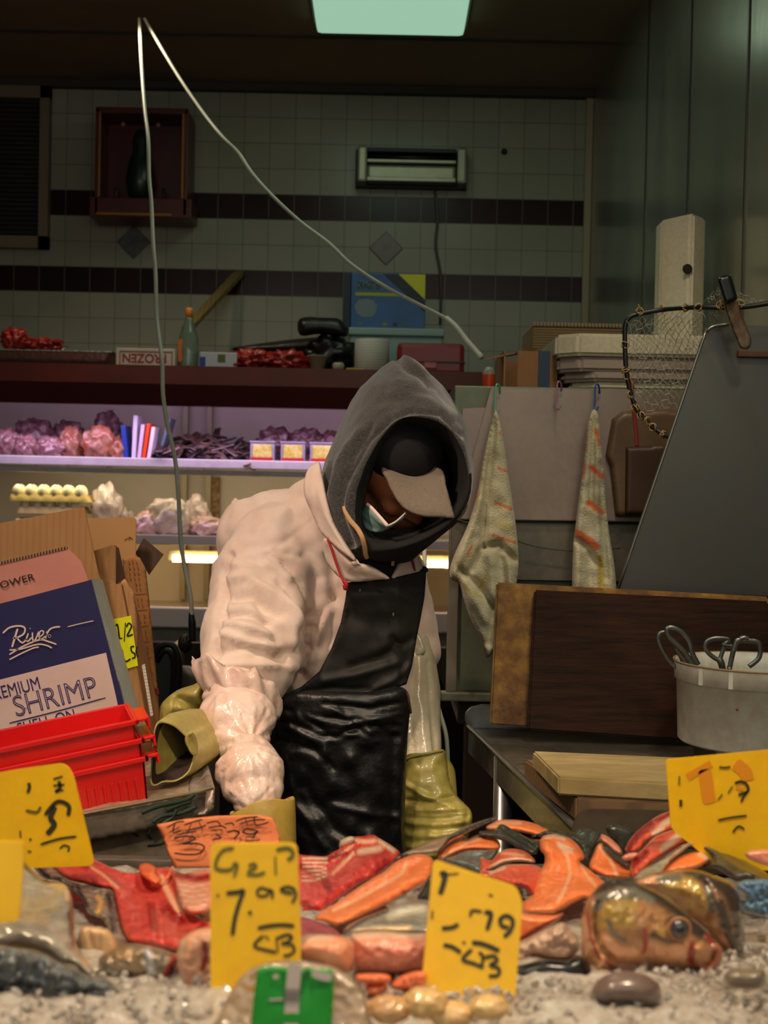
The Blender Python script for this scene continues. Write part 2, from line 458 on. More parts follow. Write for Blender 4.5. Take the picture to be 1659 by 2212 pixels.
m_ceil = M('painted_ceiling', rgb(138, 116, 92), .75, var=(1.3, rgb(112, 94, 74), .7))
quadwall('ceiling', LEFT, RIGHT + .1, 1.6, BACK + .1, CEIL, CEIL + .1, m_ceil)
m_lwall = M('left_wall_paint', rgb(120, 112, 98), .7)
quadwall('wall_left', LEFT - .1, LEFT, 1.6, BACK + .1, 0, CEIL, m_lwall)
m_steelwall = M('brushed_sheet_wall', rgb(176, 182, 166), .24, .7, var=(1.6, rgb(108, 106, 92), .6), bump=[(2.4, .10, .03), (9, .05, .01)],
                stretch=(1, 1, .35))
quadwall('wall_right', RIGHT, RIGHT + .1, -.6, BACK + .1, 0, CEIL, m_steelwall)
m_trim = M('corner_trim_strip', rgb(160, 148, 116), .5)
S(box('trim_1', RIGHT - .03, RIGHT - .001, BACK - .03, BACK - .001, .0, CEIL, m_trim))
for i, yy in enumerate((4.55, 3.90, 3.27)):
    S(box('trim_%d' % (i + 2), RIGHT - .004, RIGHT + .002, yy - .006, yy + .006, 0, CEIL, M('sheet_joint_strip_%d' % i, rgb(70, 68, 60), .35, .7), bevel=0))
for i, yy in enumerate((5.15, 4.45)):
    S(box('trim_%d' % (i + 6), LEFT, RIGHT, yy - .004, yy + .004, CEIL - .008, CEIL + .002, M('ceiling_joint_%d' % i, rgb(46, 40, 34), .7), bevel=0))
S(box('trim_9', LEFT, RIGHT, BACK - .05, BACK - .001, CEIL - .035, CEIL - .001, M('ceiling_edge_moulding', rgb(58, 50, 40), .7), bevel=.004))
# ---- fluorescent panel, recessed spot
lp = empty('ceiling_light', (.02, 4.35, CEIL - .05), 'square frosted fluorescent panel glowing pale green on the ceiling', 'ceiling light')
x0 = P(683, 100, 4.95).x; x1 = P(1002, 100, 4.95).x
box('diffuser', x0, x1, 3.75, 4.97, CEIL - .055, CEIL - .012, M('lit_diffuser', rgb(200, 225, 205), .4, emit=((.50, .86, .62, 1), .60)), lp, .02)
box('frame', x0 - .012, x1 + .012, 3.73, 4.99, CEIL - .014, CEIL - .0005, M('panel_frame', rgb(120, 120, 110), .5), lp, .003)
c = P(214, 40, 4.6); c.z = CEIL
sl = empty('recessed_spotlight', (c.x, c.y, CEIL - .01), 'small round lit spotlight recessed in the ceiling near its left corner', 'ceiling light')
lathe('bulb', [(.001, -.022), (.02, -.020), (.034, -.008), (.036, 0)], (c.x, c.y, CEIL - .004), M('lit_bulb', rgb(255, 240, 220), .4, emit=((1, .86, .66, 1), 9)), sl, 24)
bm = bmesh.new(); bm_lathe(bm, [(.040, -.002), (.058, -.004), (.060, -.010), (.046, -.014), (.040, -.008)], (c.x, c.y, CEIL - .004), 28, None, False)
link('trim_ring', bm_mesh(bm), M('ring_metal', rgb(120, 96, 70), .4, .6), sl, True)
# ---- dark louvred opening on the left
wl = empty('wall_vent', P(60, 540, BACK - .05), 'dark louvred vent in a beige frame at the left of the tiled wall', 'vent')
a = P(-40, 190, BACK); b_ = P(108, 540, BACK)
mfr = M('vent_frame_paint', rgb(122, 104, 84), .6); mdk = M('vent_dark_slats', rgb(26, 24, 22), .6)
bm = bmesh.new()
bm_box(bm, a.x, b_.x, BACK - .05, BACK - .002, a.z - .05, a.z); bm_box(bm, a.x, b_.x, BACK - .05, BACK - .002, b_.z, b_.z + .05)
bm_box(bm, b_.x - .04, b_.x, BACK - .05, BACK - .002, b_.z, a.z); bm_box(bm, a.x, a.x + .04, BACK - .05, BACK - .002, b_.z, a.z)
link('frame', bm_mesh(bm), mfr, wl)
bm = bmesh.new(); z = b_.z + .06
while z < a.z - .05:
    bm_box(bm, a.x + .04, b_.x - .04, BACK - .035, BACK - .004, z, z + .004, Matrix.Translation((0, 0, 0))); z += .02
bm_box(bm, a.x + .04, b_.x - .04, BACK - .012, BACK - .003, b_.z + .05, a.z - .05)
link('slats', bm_mesh(bm), mdk, wl)
# ---- diamond accent tiles
for i, (dx, dy, cc) in enumerate(((289, 523, (64, 66, 70)), (834, 536, (92, 78, 70)))):
    c = P(dx, dy, BACK - .004); r = .072
    bm = bmesh.new(); bm_box(bm, -r * .72, r * .72, -.004, .004, -r * .72, r * .72, Matrix.Rotation(math.radians(45), 4, 'Y'), .003)
    me = bm_mesh(bm); me.transform(Matrix.Translation(c))
    o = link('accent_tile', me, M('diamond_tile_%d' % i, rgb(*cc), .3, var=(20, rgb(120, 112, 104), .6)))
    tag(o, ['dark grey diamond accent tile set in the wall below the red cabinet', 'brownish diamond accent tile set in the wall above the blue carton'][i], 'tile')
# ---- red shrine cabinet on the wall
sh = empty('shrine_cabinet', P(315, 470, BACK - .12), 'dark red wall shrine cabinet with thin gold edges', 'shrine')
mred = M('shrine_red', rgb(88, 20, 16), .35, var=(6, rgb(54, 12, 10), .6)); mgold = M('shrine_gold', rgb(150, 104, 40), .4, .4)
a = P(207, 232, BACK - .22); b_ = P(402, 466, BACK - .22)
box('back_panel', a.x, b_.x, BACK - .03, BACK - .002, b_.z, a.z, mred, sh)
for nm, q in (('side_panel', (b_.x - .015, b_.x + .002, b_.z, a.z)), ('side_panel', (a.x, a.x + .015, b_.z, a.z)), ('top_panel', (a.x, b_.x, a.z - .02, a.z + .004)), ('base', (a.x - .02, b_.x + .02, b_.z - .01, b_.z + .07))):
    box(nm, q[0], q[1], BACK - .22, BACK - .03, q[2], q[3], mred, sh, .003)
for x in (a.x + .015, b_.x - .022): box('gold_strip', x, x + .009, BACK - .228, BACK - .220, b_.z + .07, a.z - .02, mgold, sh, .001)
box('gold_strip', a.x + .01, b_.x - .06, BACK - .228, BACK - .220, b_.z - .004, b_.z + .006, mgold, sh, .001)
gz = b_.z + .07
mgreen = M('dark_green_glaze', rgb(26, 42, 34), .3)
fx = P(302, 430, BACK - .12)
lathe('vase', [(.02, 0), (.05, .03), (.06, .09), (.05, .16), (.03, .22), (.035, .26), (.02, .30), (.001, .31)], (fx.x, BACK - .12, gz), mgreen, sh, 24)
for k in (-1, 1): lathe('candle', [(.008, 0), (.008, .06), (.001, .065)], (fx.x + k * .10, BACK - .12, gz), M('candle_%d' % k, rgb(60, 30, 24), .5), sh, 12)
for k in (265, 341): lathe('bulb', [(.001, 0), (.010, .006), (.010, .013), (.001, .024)], (P(k, 255, BACK - .2).x, BACK - .19, a.z - .07), M('bulb_glass_%d' % k, rgb(150, 96, 90), .3), sh, 12)
# ---- infrared wall heater
ht = empty('wall_heater', P(890, 400, BACK - .1), 'long metal wall heater with a dark slot on the white tiles', 'heater')
mh = M('heater_metal', rgb(150, 150, 128), .4, .5, var=(5, rgb(110, 108, 92), .5)); mhd = M('heater_dark', rgb(22, 22, 20), .5, .3)
a = P(768, 312, BACK - .12); b_ = P(1010, 400, BACK - .12)
box('back_plate', a.x, b_.x, BACK - .04, BACK - .002, b_.z, a.z, mhd, ht)
for x in (a.x + .01, b_.x - .045): box('end_cap', x, x + .04, BACK - .13, BACK - .03, b_.z + .005, a.z - .005, mh, ht, .01)
box('reflector', a.x + .05, b_.x - .05, BACK - .10, BACK - .04, b_.z + .012, b_.z + .085, mh, ht, .012)
box('lip', a.x + .05, b_.x - .05, BACK - .125, BACK - .10, b_.z + .010, b_.z + .028, mh, ht, .003)
box('lip', a.x + .05, b_.x - .05, BACK - .125, BACK - .10, b_.z + .088, b_.z + .102, mh, ht, .003)
tube('heating_rod', [(a.x + .05, BACK - .09, b_.z + .118), (b_.x - .05, BACK - .09, b_.z + .118)], .010, mhd, ht, smooth=0)
box('hood', a.x + .05, b_.x - .05, BACK - .12, BACK - .04, a.z - .028, a.z - .010, mhd, ht, .003)
tag(tube('heater_cord', [P(938, 400, BACK - .02), P(945, 470, BACK - .02), P(941, 530, BACK - .02), P(952, 600, BACK - .02), P(951, 700, BACK - .02)], .006, M('cord_grey', rgb(70, 72, 60), .5)), 'thin dark cord hanging down the tiles from the wall heater', 'cord')
tag(lathe('wall_stud', [(.014, 0), (.012, .01), (.001, .014)], P(1089, 328, BACK - .001), M('stud_black', rgb(30, 30, 26), .5), None, 14, Matrix.Rotation(math.radians(90), 3, 'X')), 'tiny black stud in the tiles right of the heater', 'stud')
# ================================================================= REFRIGERATED CABINET
FX0 = LEFT + .05; FX1 = P(1040, 800, 4.9).x
fr = empty('refrigerated_cabinet', (-.9, 5.3, 0), 'long open refrigerated cabinet with a dark red canopy over lit shelves', 'fridge')
mcan = M('dark_red_enamel', rgb(92, 26, 20), .42, var=(2.5, rgb(62, 22, 17), .8), bump=(14, .05, .004)); mcan2 = M('deep_red_enamel', rgb(76, 8, 6), .35)
zt = P(540, 792, 4.82).z; zm = P(540, 834, 4.82).z; zb = P(540, 879, 4.82).z
prism('canopy', [(FX1, 4.84, zt), (FX1, 4.82, zm), (FX1, 5.66, zm), (FX1, 5.66, zt)], (FX0 - FX1, 0, 0), mcan, fr)
prism('canopy_lip', [(FX1, 4.82, zm), (FX1, 4.84, zb), (FX1, 4.88, zb), (FX1, 4.90, zm)], (FX0 - FX1, 0, 0), mcan2, fr)
mpale = M('fridge_liner', rgb(206, 196, 178), .45, var=(3, rgb(180, 166, 140), .4)); mwht = M('white_shelf_rail', rgb(222, 216, 212), .35, var=(12, rgb(170, 160, 150), .4))
zd = P(540, 1335, 4.9).z
box('back_liner', FX0, FX1, 5.66, 5.70, .2, zt, mpale, fr)
box('side_liner', FX1 - .03, FX1, 4.95, 5.66, .2, zm, mpale, fr)
box('top_liner', FX0, FX1 - .03, 4.90, 5.66, zm - .02, zm - .002, mpale, fr)
zs1 = P(540, 1001, 5.0).z; zs2 = P(540, 1163, 5.0).z
def shelf(z, y0, nm):
    box('shelf_board', FX0, FX1 - .03, y0 + .02, 5.66, z - .02, z, mwht, fr)
    box('price_rail', FX0, FX1 - .03, y0 - .004, y0 + .02, z - .022, z + .012, mwht, fr, .004)
    box('lower_rail', FX0, FX1 - .03, y0 + .01, y0 + .035, z - .048, z - .028, mwht, fr, .004)
shelf(zs1, 5.0, 1); 
mshelf2 = M('grey_shelf_rail', rgb(176, 170, 148), .5)
box('shelf_board', FX0, FX1 - .03, 5.02, 5.66, zs2 - .016, zs2, mshelf2, fr)
box('price_rail', FX0, FX1 - .03, 5.0, 5.02, zs2 - .03, zs2 + .006, mshelf2, fr, .003)
for px in (447, 395): box('shelf_upright', P(px, 1100, 5.6).x - .012, P(px, 1100, 5.6).x + .012, 5.62, 5.66, zd, zm - .02, M('upright_%d' % px, rgb(150, 140, 110), .4, .3), fr, .002)
box('deck_tray', FX0, FX1 - .03, 4.95, 5.66, zd - .05, zd - .01, M('deck_white', rgb(200, 190, 172), .4), fr)
box('deck_lip', FX0, FX1 - .03, 4.93, 4.96, zd - .045, zd + .03, M('deck_lip_white', rgb(214, 204, 190), .4), fr, .006)
box('base_panel', FX0, FX1, 4.97, 5.66, .02, zd - .05, M('base_grey_green', rgb(140, 140, 118), .5, var=(6, rgb(100, 98, 80), .6)), fr)
for (nm, y, col, st, px0) in (('warm_tube', 5.05, (1, .70, .30, 1), 9, 373),):
    a = P(px0, 1206, y); tb = tube('lamp_tube', [a, (FX1 - .06, y, a.z)], .014, M(nm, rgb(255, 240, 200), .4, emit=(col, st)), fr, smooth=0)
    box('lamp_holder', a.x - .02, FX1 - .05, y + .016, y + .04, a.z - .01, a.z + .03, mshelf2, fr)
a = P(40, 889, 5.02); tube('lamp_tube', [(FX0 + .1, 4.93, zb + .014), (FX1 - .05, 4.93, zb + .014)], .009, M('violet_tube', rgb(240, 220, 255), .4, emit=((.80, .62, 1, 1), 2.2)), fr, smooth=0)
# ================================================================= ON TOP OF THE CABINET
def ztop(o): return o
ZT = zt + .001
def onz(px, Y, z): return Vector((P(px, 780, Y).x, Y, z))
# foil tray
mfoil = M('crumpled_foil', rgb(190, 190, 180), .28, .9, bump=(60, .5, .004))
a = P(-30, 760, 5.1).x; b_ = P(248, 760, 5.1).x
bm = bmesh.new(); y0, y1 = 5.0, 5.28
for (s, z) in ((.03, 0), (0, .055)):
    pass
v = []
for (s, z) in ((.04, .002), (0, .058), (-.012, .060), (-.012, .056), (.004, .054), (.044, .006)):
    v.append([bm.verts.new((x, y, ZT + z)) for x, y in ((a + s, y0 + s), (b_ - s, y0 + s), (b_ - s, y1 - s), (a + s, y1 - s))])
for A, B in zip(v, v[1:]):
    for k in range(4): bm.faces.new((A[k], A[(k + 1) % 4], B[(k + 1) % 4], B[k]))
bm.faces.new(v[0][::-1]); bm.faces.new(v[-1])
tag(link('foil_tray', bm_mesh(bm), mfoil), 'shallow silver foil tray on the left end of the red canopy', 'tray')
mrb = M('red_plastic_film', rgb(160, 34, 24), .35, var=(18, rgb(90, 14, 12), .6), bump=(50, .6, .006))
tag(blob('plastic_bag', (onz(92, 5.12, ZT + .088)), (.075, .07, .028), mrb, amp=.5, seed=3), 'small red plastic bag lying in the foil tray', 'bag')
tag(blob('plastic_bag', (onz(32, 5.10, ZT + .105)), (.045, .06, .045), mrb, amp=.5, seed=5), 'red plastic bag at the far left end of the foil tray', 'bag')
def carton(name, label, px0, px1, py0, py1, Y, dep, mat, cat='box', bev=.003, base=None, rotz=0):
    z0 = ZT if base is None else base
    x0_, x1_ = P(px0, py1, Y).x, P(px1, py1, Y).x; h = (py1 - py0) * Y / FPX
    e = empty(name, ((x0_ + x1_) / 2, Y + dep / 2, z0), label, cat)
    box('carton_body', x0_, x1_, Y, Y + dep, z0, z0 + h, mat, e, bev)
    return e, x0_, x1_, z0, h
mwc = M('white_carton', rgb(190, 186, 172), .6, var=(8, rgb(150, 146, 130), .5)); mredink = M('red_ink', rgb(150, 40, 44), .6)
e, xa, xb, z0, h = carton('frozen_food_box', 'white carton with upside-down red FROZEN lettering on the canopy', 250, 378, 741, 784, 4.99, .2, mwc)
text('lettering', 'FROZEN', .046, mredink, e, frame((xb - .03, 4.9895, z0 + h - .022), (-1, 0, 0), (0, 0, -1)), xs=.95, offset=.0012)
bm = bmesh.new()
for q in ((xa + .014, xb - .010, z0 + .008, z0 + .011), (xa + .014, xb - .010, z0 + h - .014, z0 + h - .011), (xa + .014, xa + .017, z0 + .008, z0 + h - .012), (xb - .013, xb - .010, z0 + .008, z0 + h - .012)):
    bm_box(bm, q[0], q[1], 4.9885, 4.9899, q[2], q[3])
link('border_lines', bm_mesh(bm), mredink, e)
# bottle
c = onz(407, 5.08, ZT)
e = empty('glass_bottle', c, 'clear glass bottle with an orange cap and label standing on the canopy', 'bottle')
mgl = M('clear_green_glass', rgb(170, 196, 180), .08, trans=.85, alpha=1)
lathe('bottle_glass', [(.001, 0), (.036, .002), (.038, .02), (.038, .12), (.030, .15), (.016, .19), (.013, .21)], c, mgl, e, 28)
lathe('cap', [(.014, .205), (.015, .206), (.015, .236), (.012, .238), (.001, .238)], c, M('orange_cap', rgb(190, 110, 30), .4), e, 24)
box('label', c.x - .034, c.x - .018, c.y - .040, c.y - .034, c.z + .03, c.z + .115, M('bottle_label', rgb(190, 96, 20), .5), e)
# wood stick leaning on the wall
a, b_ = P(437, 676, 5.45), P(517, 590, BACK - .02)
d = (b_ - a); m4 = Matrix.Translation(a.lerp(b_, .5)) @ d.to_track_quat('Z', 'Y').to_matrix().to_4x4()
bm = bmesh.new(); L_ = d.length; bm_box(bm, -.022, .022, -.010, .010, -L_ / 2 - .16, L_ / 2, m4, .002)
tag(link('wooden_stick', bm_mesh(bm), M('old_wood', rgb(120, 100, 52), .6, wave=(18, 3, rgb(84, 66, 34), 'X', .5))), 'flat brown wooden stick leaning against the dark tile band', 'stick')
mwb = M('white_blue_carton', rgb(170, 176, 186), .5)
e, xa, xb, z0, h = carton('small_carton', 'small white and blue carton right of the glass bottle', 432, 512, 737, 775, 5.0, .12, mwb)
box('blue_end', xa - .001, xa + .02, 4.9985, 5.02, z0 + .012, z0 + h - .018, M('blue_print', rgb(24, 60, 140), .5), e, .0005)
box('printed_square', xa + .066, xa + .094, 4.9985, 5.0, z0 + .030, z0 + h - .008, M('olive_print', rgb(86, 88, 24), .5), e, 0)
# tray, red bags, black bag
mblk = M('black_plastic', rgb(16, 18, 17), .4, bump=(20, .3, .01))
relief('plastic_tray', [(500, 752), (590, 738), (700, 728), (740, 742), (720, 756), (560, 762), (510, 760)], M('tray_dark', rgb(40, 34, 30), .4), None, T=.06, R=12, step=7, Y=5.3, back=1)
tag(bpy.data.objects['plastic_tray'], 'shallow dark tray lying behind the red bags on the canopy', 'tray')
for i, (pp, lb) in enumerate(((dict(c=onz(545, 5.08, ZT + .040), r=(.09, .09, .042)), 'crumpled red plastic bag beside the small white and blue carton'), (dict(c=onz(618, 5.10, ZT + .04), r=(.085, .09, .043)), 'crumpled red plastic bag beside the cream cup'))):
    tag(blob('plastic_bag', pp['c'], pp['r'], mrb, amp=.5, fr=4, seed=11 + i), lb, 'bag')
c = onz(686, 5.02, ZT)
lathe('cup', [(.001, 0), (.022, .001), (.036, .062), (.038, .062), (.034, .058), (.020, .006), (.001, .005)], c, M('cream_cup_plastic', rgb(170, 164, 130), .4))
tag(bpy.data.objects['cup'], 'cream plastic cup standing on the canopy before the black bag', 'cup')
tag(blob('plastic_bag', onz(712, 5.22, ZT + .075), (.095, .09, .085), mblk, amp=.4, seed=21), 'bulky black plastic bag standing on the canopy', 'bag')
tag(relief('plastic_bag', [(648, 688), (700, 686), (735, 690), (752, 715), (744, 728), (690, 722), (648, 724)], mblk, Y=5.18, T=.04, R=20), 'stiff black plastic bag flap sticking up behind the cream cup', 'bag')
lathe('jar', [(.001, 0), (.02, .001), (.022, .03), (.016, .036), (.001, .036)], onz(731, 5.0, ZT), M('small_jar', rgb(150, 146, 118), .4)); tag(bpy.data.objects['jar'], 'tiny cream jar between the cup and the roll', 'jar')
tag(box('yellow_packet', onz(748, 4.96, 0).x, onz(786, 4.96, 0).x, 4.96, 5.03, ZT, ZT + .014, M('yellow_packet_print', rgb(176, 160, 20), .4)), 'flat yellow packet at the foot of the white roll', 'packet')
# white roll of film
c = onz(803, 5.10, ZT)
e = empty('paper_roll', c, 'white roll standing upright between the black bag and red case', 'roll')
lathe('roll', [(.02, .001), (.063, .001), (.066, .004), (.066, .130), (.063, .134), (.02, .134)], c, M('white_roll', rgb(186, 184, 174), .5, wave=(30, 1, rgb(140, 138, 128), 'Z', .5)), e, 40)
# pale foam cooler, blue carton, red case
mteal = M('pale_foam_blue', rgb(132, 158, 154), .6)
e, xa, xb, z0, h = carton('foam_box', 'pale blue-grey foam box under the blue carton', 755, 955, 698, 792, 5.28, .3, mteal, bev=.008)
box('lid', xa - .006, xb + .006, 5.27, 5.59, z0 + h, z0 + h + .030, mteal, e, .006); zl = z0 + h + .031
mblue = M('blue_carton_print', rgb(10, 84, 140), .4, var=(5, rgb(6, 54, 104), .7)); msid = M('dark_blue_print', rgb(12, 26, 44), .5)
e, xa, xb, z0, h = carton('pump_box', 'blue and yellow aquarium pump carton standing on the pale foam box', 757, 918, 571, 691, 5.33, .2, mblue, base=zl)
yf = 5.3285
prism('corner_print', [(xb - .108, yf, z0 + h - .002), (xb - .002, yf, z0 + h - .002), (xb - .002, yf, z0 + h - .1)], (0, .001, 0), M('yellow_print', rgb(196, 190, 20), .5), e, 0)
prism('stripe_print', [(xb - .17, yf + .0003, z0 + h - .002), (xb - .108, yf + .0003, z0 + h - .002), (xb - .002, yf + .0003, z0 + h - .1), (xb - .002, yf + .0003, z0 + h - .15)], (0, .001, 0), msid, e, 0)
text('lettering', 'DRAGSTER', .040, M('pale_print', rgb(20, 26, 34), .5), e, frame((xa + .022, yf, z0 + h - .062), (1, 0, 0), (0, 0, 1)), offset=.0012, xs=.50)
bm = bmesh.new(); bm_box(bm, xa + .02, xa + .125, yf + .0006, yf + .0012, z0 + h - .066, z0 + h - .032); link('name_plate', bm_mesh(bm), M('plate_print', rgb(70, 110, 120), .5), e)
bm = bmesh.new(); bm_box(bm, xa + .018, xa + .192, yf, yf + .001, z0 + h - .090, z0 + h - .077); link('yellow_line', bm_mesh(bm), M('yellow_line_print', rgb(150, 156, 20), .5), e)
c = Vector((xa + .060, yf, z0 + .082))
prism('pump_picture', [c + Vector((math.cos(t) * r_, 0, math.sin(t) * r_ * .85)) for t, r_ in ((.3, .046), (.9, .048), (1.57, .044), (2.2, .048), (2.9, .046), (3.7, .044), (4.4, .044), (5.2, .048), (5.8, .046))], (0, .001, 0), M('pump_grey_print', rgb(110, 124, 130), .5, wave=(60, 0, rgb(70, 84, 92), 'Z', .5)), e, 0)
for k, (dx, cc) in enumerate(((.028, (90, 100, 110)), (.128, (120, 120, 20)), (.168, (20, 34, 50)), (.208, (60, 100, 60)))):
    box('small_print', xa + dx, xa + dx + .018, yf, yf + .001, z0 + .014, z0 + .026, M('small_print_%d' % k, rgb(*cc), .5), e, 0)
box('side_face', xa - .030, xa - .002, 5.335, 5.53, z0, z0 + h, msid, e, .001)
e, xa, xb, z0, h = carton('tool_case', 'dark red plastic case lying at the right of the canopy', 857, 1003, 727, 796, 5.02, .2, M('red_case_plastic', rgb(128, 22, 26), .35), bev=.018)
box('lid_seam', xa - .003, xb + .003, 5.015, 5.225, z0 + .045, z0 + .051, M('seam_dark', rgb(50, 10, 12), .4), e)
box('latch', xa + .10, xa + .15, 5.010, 5.02, z0 + .022, z0 + .046, M('case_latch', rgb(170, 70, 72), .3), e, .004)
# ================================================================= TOP SHELF GOODS
Z1 = zs1 + .001
mmeat = M('wrapped_meat', rgb(134, 78, 76), .35, var=[(22, rgb(80, 38, 44), .9), (60, rgb(190, 160, 160), .6)], bump=(70, .5, .006), coat=.4)
mmeatd = M('dark_wrapped_meat', rgb(96, 50, 60), .3, var=[(22, rgb(50, 26, 36), .8), (50, rgb(170, 130, 140), .6)], bump=(70, .5, .006), coat=.5)
mtan = M('tan_wrapped_food', rgb(140, 92, 56), .35, var=[(26, rgb(190, 160, 146), .6), (40, rgb(176, 60, 34), .6)], bump=(60, .5, .006), coat=.3)
goods = [(60, 5.05, .036, .05, .036, mmeat, 'pink wrapped meat parcel at the left end of the lit top shelf'), (112, 5.06, .05, .05, .034, mmeat, 'pale pink wrapped meat parcel low at the front of the top shelf'),
 (75, 5.2, .07, .06, .062, mmeatd, 'dark red wrapped meat at the back left of the top shelf'), (150, 5.22, .06, .06, .06, mmeatd, 'purplish wrapped meat behind the tan parcels'),
 (158, 5.08, .040, .05, .050, mtan, 'upright tan wrapped parcel on the top shelf'), (218, 5.05, .052, .05, .052, mtan, 'round tan parcel with white and orange patches on the top shelf'),
 (258, 5.06, .030, .04, .036, mtan, 'small tan parcel beside the dark blue divider on the top shelf'), (236, 5.24, .05, .05, .075, mmeatd, 'brown wrapped parcel standing behind the tan ones'), (20, 5.07, .05, .05, .045, mmeat, 'pink wrapped parcel at the very left edge of the shelf')]
for i, g in enumerate(goods):
    gr = (g[2] * 1.22, g[3], g[4] * 1.35)
    tag(blob('food_parcel', (onz(g[0], g[1] + .03, Z1 + gr[2] * .85)), gr, g[5], amp=.30, fr=3, seed=30 + i, sub=4), g[6], 'food', 'wrapped parcels on the top shelf')
for i, (px, py0, wpx, lean, cc, yy, lb) in enumerate(((276, 918, 10, 8, (30, 60, 150), 5.06, 'dark blue card divider'), (292, 896, 9, -3, (210, 200, 220), 5.05, 'tall pale card divider'), (303, 915, 8, -8, (200, 180, 196), 5.03, 'pinkish white card divider left of the orange one'),
     (313, 913, 7, -10, (240, 70, 20), 5.03, 'bright orange card divider'), (324, 920, 8, -10, (216, 206, 214), 5.03, 'white card divider right of the orange one'), (343, 900, 6, -26, (110, 130, 150), 5.10, 'leaning grey-blue card divider'))):
    hh = (994 - py0) * yy / FPX; x = onz(px, yy, 0).x; ww = wpx * yy / FPX
    sx = -lean * yy / FPX
    bm = bmesh.new(); bm_box(bm, x - ww / 2, x + ww / 2, yy, yy + .12, Z1, Z1 + hh, Matrix.Shear('XY', 4, (0, 0)) if False else None, .001)
    for vtx in bm.verts: vtx.co.x += sx * (vtx.co.z - Z1) / hh
    tag(link('card_divider', bm_mesh(bm), M('divider_%d' % i, rgb(*cc), .4)), lb + ' standing on the lit top shelf', 'divider', 'upright dividers on the top shelf')
# heap of dark dried strips
bm = bmesh.new(); rs = random.Random(4)
mdark = M('dark_dried_strips', rgb(52, 44, 46), .35, var=[(14, rgb(150, 110, 90), .75), (30, rgb(20, 18, 22), .8)])
for k in range(150):
    t = rs.random(); x = onz(345 + 205 * t, 5.1, 0).x; hmax = .11 * math.sin(math.pi * (.12 + .80 * t)) ** .7 + .02
    y = 5.02 + rs.random() * .30; z = Z1 + .004 + rs.random() * hmax * (.4 + (y - 5.02) * 2)
    mt = Matrix.Translation((x, y, z)) @ Euler((rs.uniform(-.5, .5), rs.uniform(-.7, .1), rs.uniform(0, 3)), 'XYZ').to_matrix().to_4x4()
    bm_box(bm, -.045, .045, -.013, .013, -.003, .003, mt, .002, 1)
tag(link('dried_fish_strips', bm_mesh(bm), mdark), 'loose heap of dark dried strips on the lit top shelf', 'food', kind='stuff')
for i, (px, yy, r) in enumerate(((600, 5.25, (.075, .06, .055)), (665, 5.24, (.07, .06, .055)), (720, 5.25, (.06, .06, .05)))):
    tag(blob('meat_packet', onz(px, yy, Z1 + .085), r, mmeatd, amp=.4, seed=60 + i), ['dark red meat packet stacked behind the leftmost clear tub', 'dark red meat packet stacked behind the middle clear tub', 'dark red meat packet behind the man, beside the tubs'][i], 'food', 'dark meat packets behind the clear tubs')
mtub = M('clear_tub_plastic', rgb(220, 215, 230), .12, trans=.6, spec=.6); mgoldf = M('golden_food', rgb(190, 170, 50), .3, var=(40, rgb(236, 226, 150), .8), coat=.5); mrl = M('red_label', rgb(170, 20, 40), .4)
for i, px in enumerate((571, 637, 700)):
    x = onz(px, 5.04, 0).x
    e = empty('clear_tub', (x, 5.07, Z1), ['leftmost clear tub of golden food on the top shelf', 'middle clear tub of golden food on the top shelf', 'clear tub of golden food on the top shelf, nearest the man'][i], 'tub', 'clear tubs of golden food')
    box('tub_wall', x - .046, x + .046, 5.025, 5.115, Z1, Z1 + .078, mtub, e, .006)
    box('contents', x - .036, x + .036, 5.022, 5.026, Z1 + .022, Z1 + .072, mgoldf, e, .004)
    box('label', x - .042, x + .042, 5.020, 5.025, Z1 + .002, Z1 + .022, mrl, e, .001)
    box('lid', x - .048, x + .048, 5.022, 5.118, Z1 + .078, Z1 + .084, mtub, e, .002)
# ================================================================= SECOND SHELF GOODS: eggs, bags
Z2 = zs2 + .001
megg = M('egg_shell', rgb(236, 224, 180), .4); mpulp = M('egg_tray_pulp', rgb(206, 184, 112), .8, bump=(120, .3, .002))
def egg_tray(px_r, Y, z, n, label, mat=mpulp):
    xr = P(px_r, 1060, Y).x
    e = empty('egg_tray', (xr - .14, Y + .07, z), label, 'egg tray', 'stacked egg trays on the second shelf')
    cx = [xr - .028 - i * .047 for i in range(n)]; cy = [Y + .026 + j * .047 for j in range(3)]
    bm = bmesh.new(); nx, ny = n * 8, 24; X0 = xr - n * .047 - .008
    grid = []
    for j in range(ny + 1):
        row = []
        for i in range(nx + 1):
            x = X0 + (xr - X0) * i / nx; y = Y + .15 * j / ny
            h = .030 - .022 * max(0, 1 - (min(math.hypot(x - a, y - b) for a in cx for b in cy) / .022) ** 2)
            edge = min(i, nx - i, j, ny - j)
            if edge == 0: h = .004
            row.append(bm.verts.new((x + (.01 if i == nx and edge == 0 else 0), y, z + h)))
        grid.append(row)
    for j in range(ny):
        for i in range(nx): bm.faces.new((grid[j][i], grid[j][i + 1], grid[j + 1][i + 1], grid[j + 1][i]))
    bb = [bm.verts.new((v.co.x, v.co.y, z)) for v in (grid[0][0], grid[0][-1], grid[-1][-1], grid[-1][0])]
    link('pulp_tray', bm_mesh(bm), mat, e, True)
    return cx, cy
zz = P(110, 1086, 5.08).z
trays = [(185, zz, 'topmost egg tray of the stack, full of pale eggs'), (176, zz - .045, 'second egg tray from the top of the stack'), (170, zz - .09, 'lowest visible egg tray, partly hidden by the cardboard flap')]
proto = None
